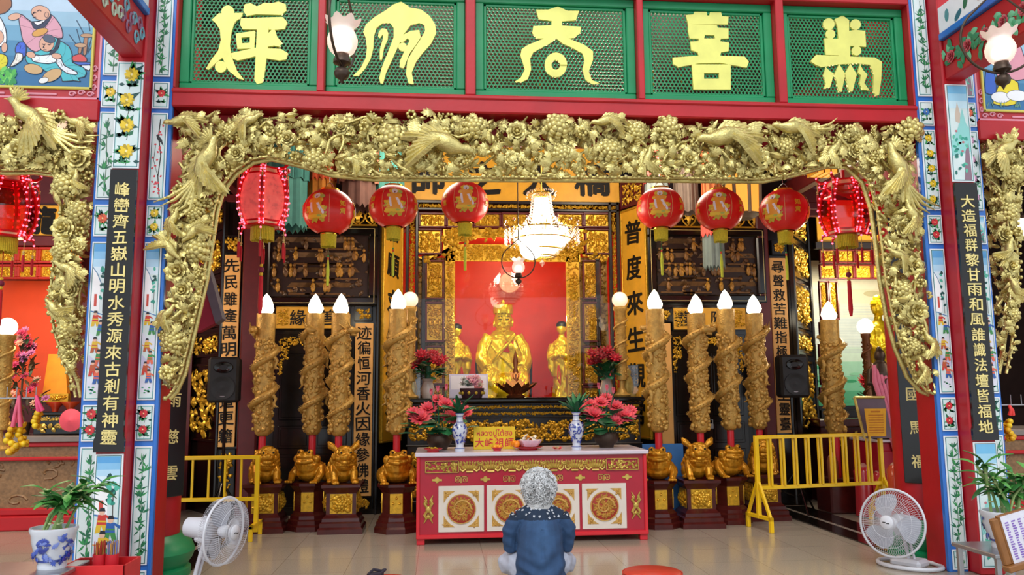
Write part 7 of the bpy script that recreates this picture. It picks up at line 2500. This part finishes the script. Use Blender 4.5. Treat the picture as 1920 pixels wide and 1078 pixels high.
# ---------------------------------------------------------------- potted bamboo, stands and the things by the pillars
def bamboo_pot(loc, label, seed, r=.185, spread=.32, hh=.45, side=0):
    rr = random.Random(seed)
    t = thing('bamboo_pot', loc, label, 'potted plant', 'blue and white pots of bamboo')
    mb = MB(); mb.col = S('#ccd0da')
    H = .26
    mb.lathe([(.001, 0), (r*.62, 0), (r*.64, .02), (r*.60, .035), (r*.78, .09), (r*.93, .17), (r*.97, .215), (r*1.06, .245), (r*1.04, H), (r*.92, H), (r*.88, .22), (.001, .20)], 36, caps=False)
    mb.col = S('#3c4c9c')
    mb.lathe([(r*.975, .222), (r*1.0, .232)], 36, caps=False); mb.lathe([(r*.655, .045), (r*.70, .062)], 36, caps=False)
    for i in range(110):
        z = rr.uniform(.07, .20); a = rr.uniform(0, 6.28)
        if sin(a*2+1) < -.2 and z > .11: continue
        q = r*(.70+.25*(z-.06)/.12) if z < .17 else r*.95
        mb.col = rr.choice((S('#2a3f9e'), S('#3d55b0'), S('#22328a'), S('#6f82c8')))
        blade(mb, RZ(a) @ T(0, -q-.004, z) @ FACE @ RZ(rr.uniform(0, 6)), .055, .035, LOBED, .05)
    mb.build('pot', M_porcelain, t, 50)
    mb = MB(); ml = MB()
    for i in range(9):
        a, q = rr.uniform(0, 6.28), rr.uniform(.02, .10)
        tx, ty = rr.uniform(-1, 1)*spread*.55+side, rr.uniform(-1, 1)*spread*.35
        zt = H+hh*rr.uniform(.45, .95)
        P = [(q*cos(a), q*sin(a), .2), (q*cos(a)*1.1+tx*.3, q*sin(a)+ty*.3, .2+(zt-.2)*.5), (q*cos(a)+tx, q*sin(a)+ty, zt)]
        mb.col = S('#8fae6a'); mb.tube(P, .010, 6)
        for u in (.3, .6, .85):
            v = Vector(P[0]).lerp(Vector(P[2]), u); mb.col = S('#c9d2a0'); mb.ball(v, .0125, .0125, .006, 7, 4)
        for k in range(11):
            v = Vector(P[1]).lerp(Vector(P[2]), rr.uniform(.1, 1.05))
            ml.col = rr.choice((S('#2a6a2a'), S('#3a8434'), S('#1f5424'), S('#5aa048')))
            blade(ml, Matrix.Translation(v) @ RZ(rr.uniform(0, 6.28)) @ RX(rr.uniform(-.2, 1.0)), rr.uniform(.12, .20), .046, SMOOTH, .08, -.35)
    mb.build('stalks', M_leaf, t, 60); ml.build('leaves', M_leaf, t, 60)
    return t
def low_table(x0, x1, y0, y1, z, label):
    t = thing('steel_table', ((x0+x1)/2, (y0+y1)/2, 0), label, 'table', 'low steel plant tables')
    w, d = (x1-x0)/2, (y1-y0)/2
    mb = MB(); mb.box(-w, w, -d, d, z-.03, z, .006); mb.build('table_top', M_steel, t)
    for sx in (-1, 1):
        for sy in (-1, 1):
            mb = MB(); mb.box(*sorted((sx*(w-.02), sx*(w-.055))), *sorted((sy*(d-.02), sy*(d-.055))), 0, z-.03, .004); mb.build('leg', M_steel, t)
pl = at(97, 1064, 5.75)
low_table(pl.x-.62, pl.x+.15, 5.52, 5.98, pl.z, 'low steel table under the left potted bamboo')
bamboo_pot((pl.x, 5.75, pl.z), 'blue and white pot of lucky bamboo at the left, on a low steel table', 5, .138, .30, .34, .05)
pr = at(1882, 1026, 5.75)
low_table(pr.x-.24, pr.x+.6, 5.5, 6.0, pr.z, 'steel side table with legs under the right potted bamboo')
bamboo_pot((pr.x+.02, 5.75, pr.z), 'blue and white pot of lucky bamboo at the right, behind the wooden lectern', 11, .15, .40, .40, .0)
# red box of incense tubes
pb = at(190, 1068, 5.9)
t = thing('red_box', (pb.x, 5.9, 0), 'open red box holding incense tubes at the foot of the left pillar', 'box')
zb = at(195, 1052, 5.9).z
mb = MB()
w, d = .205, .15
mb.box(-w, w, -d, d, zb-.2, zb-.16, .004)
for q in ((-w, w, -d, -d+.012), (-w, w, d-.012, d), (-w, -w+.012, -d, d), (w-.012, w, -d, d)): mb.box(*q, zb-.2, zb, .003)
mb.build('tray', mat('bright_red_board', S('#cc2024'), .4), t, 30)
mb = MB(); mb.box(-w+.01, w-.01, -d+.01, d-.01, 0, zb-.2, .004); mb.build('stand', M_tred, t, 30)
for px, c, lab in ((187, '#b8332a', 'red paper tube of red incense sticks in the red box'), (211, '#7f86c8', 'red paper tube of blue-tipped incense sticks in the red box')):
    q = at(px, 1030, 5.93)
    o = thing('incense_tube', (q.x, 5.93, zb-.158), lab, 'incense', 'tubes of incense sticks')
    mb = MB(); mb.lathe([(.001, 0), (.042, 0), (.042, .20), (.038, .20), (.036, .02)], 20, caps=False); mb.build('paper_tube', M_tred2, o)
    mb = MB()
    for i in range(60):
        a, rr_ = R.uniform(0, 6.28), .033*math.sqrt(R.random())
        mb.col = S(c) if i % 3 else S('#c9923a')
        mb.tube([(rr_*cos(a), rr_*sin(a), .02), (rr_*1.1*cos(a), rr_*1.1*sin(a), .26+R.uniform(0, .03))], .0025, 4)
    mb.build('incense_sticks', M_matte, o, 0)
# wooden lectern with a chant sheet
q = at(1898, 1010, 5.0)
t = thing('lectern', (q.x+.02, 5.0, 0), 'wooden lectern with a printed white chant sheet at the right edge', 'lectern')
M_wood = mat('brown_varnished_wood', S('#8a5a2e'), .35, var=.2, scale=10)
z1, z0 = at(1880, 967, 5.0).z, at(1905, 1055, 5.0).z
mb = MB(); mb.M = T(-.06, -.02, z0) @ RY(rad(-14))
mb.box(-.045, .0, -.02, .02, 0, z1-z0, .006); mb.box(0, .62, -.015, .015, 0, z1-z0+.01, .004); mb.box(.62, .665, -.02, .02, 0, z1-z0, .006); mb.box(-.05, .67, -.05, .02, -.04, .0, .006)
mb.build('sloping_board', M_wood, t)
mb = MB(); mb.M = T(-.06, -.036, z0) @ RY(rad(-14))
mb.col = S('#d6d6e4'); mb.box(.012, .60, -.004, 0, .0, z1-z0+.004)
for i in range(9):
    mb.col = S('#8a6fb8') if i != 1 else S('#7f62b4')
    for k in range(16): mb.box(.03+.045*i, .048+.045*i+R.uniform(-.004, .008), -.0055, -.003, .02+k*(z1-z0-.05)/16, .02+k*(z1-z0-.05)/16+.009)
mb.build('chant_sheet', M_matte, t, 0)
mb = MB(); mb.box(.2, .26, -.02, .04, .02, z0+.05, .006); mb.box(.05, .41, -.15, .17, 0, .03, .008); mb.build('stand', M_wood, t)

# ---------------------------------------------------------------- right bay furniture
p = at(1636, 800, 9.0)
q = bx(1604, 745, 1660, 822, 9.0)
t = thing('notice_frame', ((q[0]+q[1])/2, 9.0, q[2]), 'dark board with gilt edge leaning in the right bay, saffron card in front', 'board')
w, h = (q[1]-q[0])/2, q[3]-q[2]
mb = MB(); mb.M = FACE; mb.plate([(-w*.5, 0), (w*1.4, 0), (w*1.0, h), (-w, h)], -.02, 0); mb.build('board', mat('grey_purple_board', S('#6a5560'), .6), t, 20)
mb = MB(); mb.M = FACE
for a, b in (((-w*.5, 0), (-w, h)), ((-w, h), (w, h))): mb.tube([(a[0], a[1], .005), (b[0], b[1], .005)], .016, 6)
mb.build('gilt_edge', M_bgold, t)
q = bx(1622, 766, 1662, 818, 8.85)
w, h = (q[1]-q[0])/2, q[3]-q[2]
mb = MB(); mb.M = FACE; mb.col = S('#e0a01e'); mb.plate([(-w*.8, 0), (w*.85, 0), (w, h), (-w, h)], 0, .008)
mb.col = S('#b86a14')
for i in range(8): mb.box(-w*.7, w*.7, h*(.12+.09*i), h*(.12+.09*i)+.01, .008, .0095)
mb.box(-w*.45, w*.45, h*.86, h*.92, .008, .0095)
o = tag(mb.build('saffron_card', M_matte, None, 20), 'saffron yellow printed card standing before the dark board in the right bay', 'card'); o.location = ((q[0]+q[1])/2, 8.85, q[2])
q = bx(1632, 822, 1716, 960, 9.5)
t = thing('red_cabinet', ((q[0]+q[1])/2, 9.5, 0), 'red cabinet with a white top in the right bay', 'cabinet')
w = (q[1]-q[0])/2
mb = MB(); mb.box(-w, w, -.20, .4, .02, q[3]-.03, .01)
for z0 in (.15, .5):
    for s in (-1, 1): mb.box(*sorted((s*.02, s*(w-.03))), -.215, -.19, z0, z0+.28, .01)
mb.build('carcass', M_tred, t)
mb = MB(); mb.box(-w-.02, w+.02, -.24, .42, q[3]-.03, q[3], .005); mb.build('white_top', M_white, t)
mb = MB(); mb.M = T(0, -.2, 0) @ FACE; scroll(mb, 0, w-.03, q[3]-.18, q[3]-.05, 0, 1, .04); mb.build('gilt_relief', M_bgold, t, 50)
zt = q[3]
# dark bronze figure with pink garlands
p = at(1650, 790, 9.42)
t = thing('bronze_figure', (p.x+.05, 9.42, zt), 'dark bronze standing figure draped with long pink garlands in the right bay', 'statue')
H = at(1668, 650, 9.42).z-zt
mb = MB(); k = H/1.2
mb.lathe([(.001, 0), (.16*k, 0), (.17*k, .05*k), (.12*k, .3*k), (.13*k, .6*k), (.15*k, .85*k), (.09*k, .98*k), (.05*k, 1.02*k)], 18, sy=.8, caps=False)
mb.ball((0, 0, 1.08*k), .07*k, .075*k, .09*k); mb.ball((0, .01, 1.17*k), .035*k); face_on(mb, (0, 0, 1.07*k), .07*k)
for s in (-1, 1): mb.tube([(s*.13*k, 0, .9*k), (s*.18*k, -.04*k, .72*k), (s*.06*k, -.13*k, .70*k)], [.05*k, .05*k, .035*k], 8); hand(mb, (s*.05*k, -.13*k, .70*k), (-s*.4, -.1, .9), (0, 1, 0), .11*k)
fuse(mb, 'bronze_body', M_bronze, t, .009, 2)
mb = MB()
for i in range(7):
    s = -1+2*i/6
    mb.tube([(s*.10*k, -.02, .95*k), (s*.16*k, -.12*k, .75*k), (s*.13*k+.03, -.17*k, .4*k), (.05+s*.03, -.17*k, .02*k-.12), (.06, -.16*k, -.2*k-.1)], [.025, .03, .03, .028, .012], 7)
mb.build('pink_garlands', mat('pink_cloth_garland', S('#d8758f'), .8, bump=.3, bscale=120), t, 60)
# red wrapped bundles on the floor
for i, (px, y0, y1, hw, Y, lab) in enumerate(((1618, 870, 958, 16, 9.5, 'red plastic-wrapped bundle standing on the floor behind the right barrier, largest one'), (1560, 850, 955, 9, 9.8, 'brown paper-wrapped bundle beside the low maroon stand'), (1650, 880, 950, 13, 9.35, 'red plastic-wrapped bundle at the end post of the right barrier'), (1680, 865, 955, 15, 8.6, 'orange-red plastic-wrapped bundle by the black column board'))):
    a, b = at(px, y0, Y), onz(px, y1, 0)
    r_ = hw*Y/F_PX*1.1
    H = a.z
    mb = MB(); mb.col = S('#9c5a3a') if i == 1 else S('#b8303a') if i != 3 else S('#c2482e')
    mb.lathe([(.001, 0), (r_, 0), (r_*1.03, .05), (r_, H*.5), (r_*1.02, H*.85), (r_*.7, H*.93)], 18, caps=False)
    mb.col = S('#c98f86'); mb.lathe([(r_*.72, H*.925), (r_*.25, H*.98), (r_*.12, H), (.001, H)], 18, caps=False)
    mb.v = [v+Vector((R.uniform(-.006, .006), R.uniform(-.006, .006), 0)) for v in mb.v]
    o = tag(mb.build('wrapped_bundle', M_porcelain, None, 40), lab, 'bundle', 'wrapped bundles on the floor'); o.location = (a.x, Y, 0.013)
# altar shelf in the right bay
x0, x1, z0, z1 = bx(1528, 745, 1720, 760, 10.75)
t = thing('bay_altar', ((x0+x1)/2, 10.7, 0), 'dark altar shelf with small carved items under the lotus painting', 'altar')
w = (x1-x0)/2
mb = MB(); mb.box(-w, w, -.05, .6, 1.0, 1.10, .01); mb.box(-w+.03, w-.03, 0, .55, 0, 1.0, .01); mb.build('shelf', M_maroon, t)
for i in range(5):
    mb = MB(); mb.M = FACE
    x = -w+.25+i*.3; scroll(mb, x-.08, x+.08, .72, .95, 0, 1.0, .05)
    mb.build('gilt_ornament', M_bgold, t, 50)
t = thing('rose_vase', (at(1640, 700, 10.45).x-.02, 10.55, 1.10), 'red flower bunch beside the golden buddha in the right bay', 'flower arrangement')
mb = MB(); mb.col = S('#8a4a2a'); mb.lathe([(.001, 0), (.06, 0), (.07, .1), (.05, .2), (.001, .2)], 16, caps=False); mb.build('vase_body', M_porcelain, t)
mb = MB(); ml = MB()
for i in range(8): mb.col = S('#d02234'); flower_head(mb, (R.uniform(-.1, .1), R.uniform(-.05, .05), R.uniform(.42, .56)), .08, S('#d02234'), 9, .8, 0)
for i in range(18): ml.col = G1; blade(ml, T(R.uniform(-.04, .04), 0, .22) @ RZ(R.uniform(0, 6)) @ RX(R.uniform(.2, 1.2)), .22, .06, SMOOTH, .1, -.1)
mb.build('blossoms', M_leaf, t, 60); ml.build('leaves', M_leaf, t, 60)
# blue board behind the pedestals, white photo card on the altar, cloth canopy at the left
q = bx(1206, 832, 1283, 985, 9.42)
mb = MB(); mb.box(-(q[1]-q[0])/2, (q[1]-q[0])/2, -.01, .015, 0, q[3], .004)
o = tag(mb.build('blue_board', mat('blue_painted_board', S('#2f6fb0'), .5), None), 'plain blue board standing on the floor behind the pedestals right of the table', 'board'); o.location = ((q[0]+q[1])/2, 9.42, 0)
q = bx(842, 701, 915, 752, 10.35)
w, h = (q[1]-q[0])/2, q[3]-AZ
mb = MB(); mb.M = FACE; mb.col = S('#d8d4ee'); mb.box(-w, w, 0, h, -.008, .004, .002)
mb.col = S('#f4f0f8'); mb.box(-w+.02, w-.02, h*.35, h-.02, .004, .0055); mb.col = S('#4a5fc8'); mb.box(-w*.25, -w*.1, .04, h*.3, .004, .006)
mb.col = S('#c86a70'); mb.plate([(w*.3, h*.4), (w*.7, h*.4), (w*.75, h*.7), (w*.5, h*.85), (w*.25, h*.7)], .0055, .007)
o = tag(mb.build('photo_card', M_paint, None, 0), 'white pictorial card leaning on the altar behind the dried rose basket', 'card'); o.location = ((q[0]+q[1])/2, 10.35, AZ)
o.rotation_euler = (rad(-6), 0, 0)
P = [(at(x, y, 8.6).x, at(x, y, 8.6).z) for x, y in ((340, 470), (388, 500), (405, 605), (372, 622), (340, 628))]
G = [(at(x, y, 8.58).x, at(x, y, 8.58).z) for x, y in ((384, 490), (394, 512), (417, 597), (404, 607), (386, 545))]
c0 = P[0]
t = thing('cloth_canopy', (c0[0], 8.6, c0[1]), 'maroon cloth canopy with a grey edge behind the left arch', 'canopy')
mb = MB(); mb.M = FACE; mb.plate([(x-c0[0], z-c0[1]) for x, z in P], -.12, 0); mb.build('maroon_cloth', mat('maroon_cloth', S('#8a1830'), .8), t, 20)
mb = MB(); mb.M = FACE; mb.plate([(x-c0[0], z-c0[1]) for x, z in G], -.13, .02); mb.build('grey_edge', mat('grey_cloth_edge', S('#5a5660'), .8), t, 20)
mb = MB(); mb.tube([(0, .06, 0), (0, .06, 5.4-c0[1])], .012, 6); mb.build('hanging_cord', M_matte, t)

# ---------------------------------------------------------------- left bay furniture
t = thing('bay_altar', (-5.9, 9.85, 0), 'stone-fronted altar counter with carved relief in the left bay', 'altar')
zt = at(70, 818, 9.85).z
mb = MB(); mb.box(-1.6, 1.5, 0, .9, zt-.07, zt, .01); mb.build('grey_counter', mat('grey_stone_top', S('#7f7672'), .25), t)
mb = MB(); mb.box(-1.58, 1.48, .02, .88, zt-.12, zt-.07, .01); mb.box(-1.58, 1.48, .0, .88, .62*zt+.12, .62*zt+.16, .01); mb.box(-1.64, 1.54, -.08, .9, 0, .16, .015); mb.box(-1.6, 1.5, -.03, .9, .16, .24, .015); mb.build('red_mouldings', M_red, t)
mb = MB(); mb.box(-1.55, 1.46, .05, .86, .24, zt-.12)
mb.build('stone_core', mat('brown_granite', S('#8a6a48'), .5, var=.3, scale=30, bump=.2), t, 0)
mb = MB(); mb.M = T(0, .05, 0) @ FACE
for i in range(26):
    x, y, a = R.uniform(-1.5, 1.4), R.uniform(.32, .75), R.uniform(0, 6)
    mb.tube([(x+.12*cos(a+k*.7)*(1-.08*k), y+.07*sin(a+k*.7)*(1-.08*k), -.005) for k in range(9)], .018, 6)
mb.build('carved_relief', MATS['brown_granite'], t, 60)
q = bx(80, 772, 146, 812, 10.1)
t = thing('black_table', ((q[0]+q[1])/2-.2, 10.1, zt), 'black and gold carved table standing on the left bay counter', 'table')
h = q[3]-zt
mb = MB(); mb.box(-.12, .62, -.02, .4, h-.04, h, .008); mb.box(-.10, .60, 0, .38, 0.01, h-.04, .006); mb.build('table_body', M_black, t)
mb = MB(); mb.M = T(0, 0, 0) @ FACE; scroll(mb, -.08, .58, .04, h*.52, 0, 1.1, .05); scroll(mb, -.08, .58, h*.58, h*.82, 0, 1.4, .02); mb.build('gilt_relief', M_bgold, t, 50)
tz = zt+h
for i, (px, col_) in enumerate(((100, '#e0482a'), (128, '#e8562e'))):
    mb = MB(); mb.col = S(col_); mb.lathe([(.001, 0), (.03, 0), (.05, .05), (.10, .10), (.105, .115), (.001, .10)], 16, caps=False)
    o = tag(mb.build('offering_bowl', M_porcelain, None), ('orange-red footed offering bowl on the black table, nearer the picture edge', 'orange-red footed offering bowl on the black table, nearer the pillar')[i], 'bowl', 'offering bowls'); o.location = (at(px, 765, 10.2).x, 10.25, tz)
q = bx(126, 770, 150, 805, 9.95)
mb = MB(); mb.M = FACE; mb.lathe([(.001, 0), (.12, 0), (.13, .02), (.001, .06)], 24, caps=False)
o = tag(mb.build('pink_rosette', mat('pink_paper', S('#ee5a6e'), .7), None), 'round pink paper rosette beside the left pillar', 'ornament'); o.location = ((q[0]+q[1])/2, 9.9, (q[2]+q[3])/2)
# flower arrangement and bare candle rack with marigold garlands
p = at(36, 800, 10.2)
t = thing('flower_arrangement', (p.x, 10.2, zt), 'tall mixed arrangement of pink and dark flowers in the left bay', 'flower arrangement')
mb = MB(); ml = MB()
for i in range(34):
    h = R.uniform(.2, 1.25); wd = .32*(1.35-h)
    mb.col = R.choice((S('#c8406a'), S('#a82a4a'), S('#d8a08a'), S('#b86aa0')))
    flower_head(mb, (R.uniform(-wd, wd), R.uniform(-.12, .05), h), .055, mb.col, 8, .9, 0)
for i in range(110):
    h = R.uniform(.05, 1.1); wd = .28*(1.3-h)
    ml.col = R.choice((S('#4a3a2a'), S('#2f4a2c'), S('#5a4a34')))
    blade(ml, T(R.uniform(-wd, wd), R.uniform(-.1, .1), h) @ RZ(R.uniform(0, 6)) @ RX(R.uniform(0, 1.3)), .14, .045, SMOOTH, .1)
ml.tube([(0, 0, 0), (0, 0, 1.2)], .012, 6); ml.lathe([(.001, 0), (.10, 0), (.13, .15), (.001, .15)], 14, caps=False)
mb.build('blossoms', M_leaf, t, 60); ml.build('stems_and_leaves', M_leaf, t, 60)
zr = at(30, 745, 7.0).z
a, b = at(-60, 745, 7.0), at(72, 741, 7.0)
t = thing('candle_rack', (b.x-.1, 7.0, 0), 'steel candle rail with upright spikes in the left bay', 'rack', 'steel candle rails')
mb = MB(); mb.box(a.x-b.x+.1, .1, -.06, .06, zr-.012, zr, .003); mb.tube([(-.5, 0, 0), (-.5, 0, zr)], .02, 8); mb.tube([(-.75, 0, .015), (-.25, 0, .015)], .015, 6); mb.tube([(-.5, -.25, .015), (-.5, .25, .015)], .015, 6); mb.build('rail', M_steel, t)
for i in range(8):
    mb = MB(); mb.tube([(.08-.075*i, 0, zr), (.08-.075*i, 0, zr+.085)], .004, 5); mb.build('spike', M_steel, t)
c, d = at(1868, 758, 6.9), at(1990, 757, 6.9)
t = thing('candle_rack', (c.x, 6.9, 0), 'steel candle rail beyond the right pillar, red-ribboned garland hanging from it', 'rack', 'steel candle rails')
mb = MB(); mb.box(0, d.x-c.x, -.05, .05, c.z-.012, c.z, .003); mb.tube([(.4, 0, 0), (.4, 0, c.z)], .02, 8); mb.tube([(.15, 0, .015), (.65, 0, .015)], .015, 6); mb.tube([(.4, -.25, .015), (.4, .25, .015)], .015, 6); mb.build('rail', M_steel, t)
for i in range(5):
    mb = MB(); mb.tube([(.04+.1*i, 0, c.z), (.04+.1*i, 0, c.z+.085)], .004, 5); mb.build('spike', M_steel, t)
def garland(top, ribbon, pts, col, label, Y):
    P = [at(x, y, Y) for x, y in pts]
    o = at(*top, Y)
    t = thing('marigold_garland', o, label, 'garland', 'flower garlands on the candle rails')
    mb = MB()
    for q in ribbon:
        e = at(*q, Y)-o
        mb.tube([Vector((0, 0, .0)), e*.5+Vector((.004, -.015, 0)), e], [.012, .014, .018], 7)
    mb.build('pink_ribbon', mat('pink_ribbon_%d' % len(MATS), S(col), .6), t, 60)
    mb = MB()
    for (u, v) in zip(P[:-1], P[1:]):
        n = max(2, int((v-u).length/.035))
        for k in range(n):
            c_ = u.lerp(v, k/n)-o
            for q in range(9):
                mb.col = R.choice((S('#e8b814'), S('#f0c81e'), S('#dba40c')))
                a_ = q*.7
                blade(mb, Matrix.Translation(c_) @ RY(a_) @ RX(R.uniform(-.6, .6)), .060, .04, SMOOTH, .25)
            mb.ball(c_, .026, nu=8, nv=6)
    mb.build('marigolds', M_leaf, t, 60)
    return t
garland((36, 742), [(24, 800), (38, 800)], [(20, 805), (12, 826), (30, 836), (18, 848), (14, 846)], '#e0607c', 'yellow marigold garland on two pink ribbons, lowest on the left rail', 6.93)
garland((36, 744), [(40, 796), (34, 792)], [(40, 798), (34, 815), (44, 832), (30, 836)], '#e2506e', 'yellow marigold garland overlapping the two-ribbon garland on its right', 6.98)
garland((68, 742), [(72, 772), (80, 770)], [(70, 775), (64, 790), (68, 806)], '#e84a7c', 'short yellow marigold garland under a pink bow on the left rail', 6.95)
garland((1892, 760), [(1893, 778), (1899, 778)], [(1894, 790), (1890, 806), (1900, 818), (1896, 826)], '#e23a34', 'yellow marigold garland on a red ribbon at the right rail', 6.85)

# beyond the right pillar: a matching stone-fronted counter and a lit globe
src = [o for o in bpy.data.objects if o.get('label', '').startswith('stone-fronted altar')][0]
dup(src, (6.05, 8.75, 0), 0, 'stone-fronted altar counter at the right edge beyond the right pillar', 'stone-fronted side bay counters')
src['group'] = 'stone-fronted side bay counters'
t = thing('hanging_globe', at(1919, 425, 8.2), 'white globe lamp cut off at the right edge of the picture', 'lamp')
mb = MB(); mb.ball((0, 0, 0), .10, nu=20, nv=14); mb.build('globe', M_globe, t, 180)
mb = MB(); mb.lathe([(.04, .08), (.05, .12), (.01, .15)], 14); mb.tube([(0, 0, .15), (0, 0, 2.3)], .005, 6); mb.build('rod', M_bronze, t)
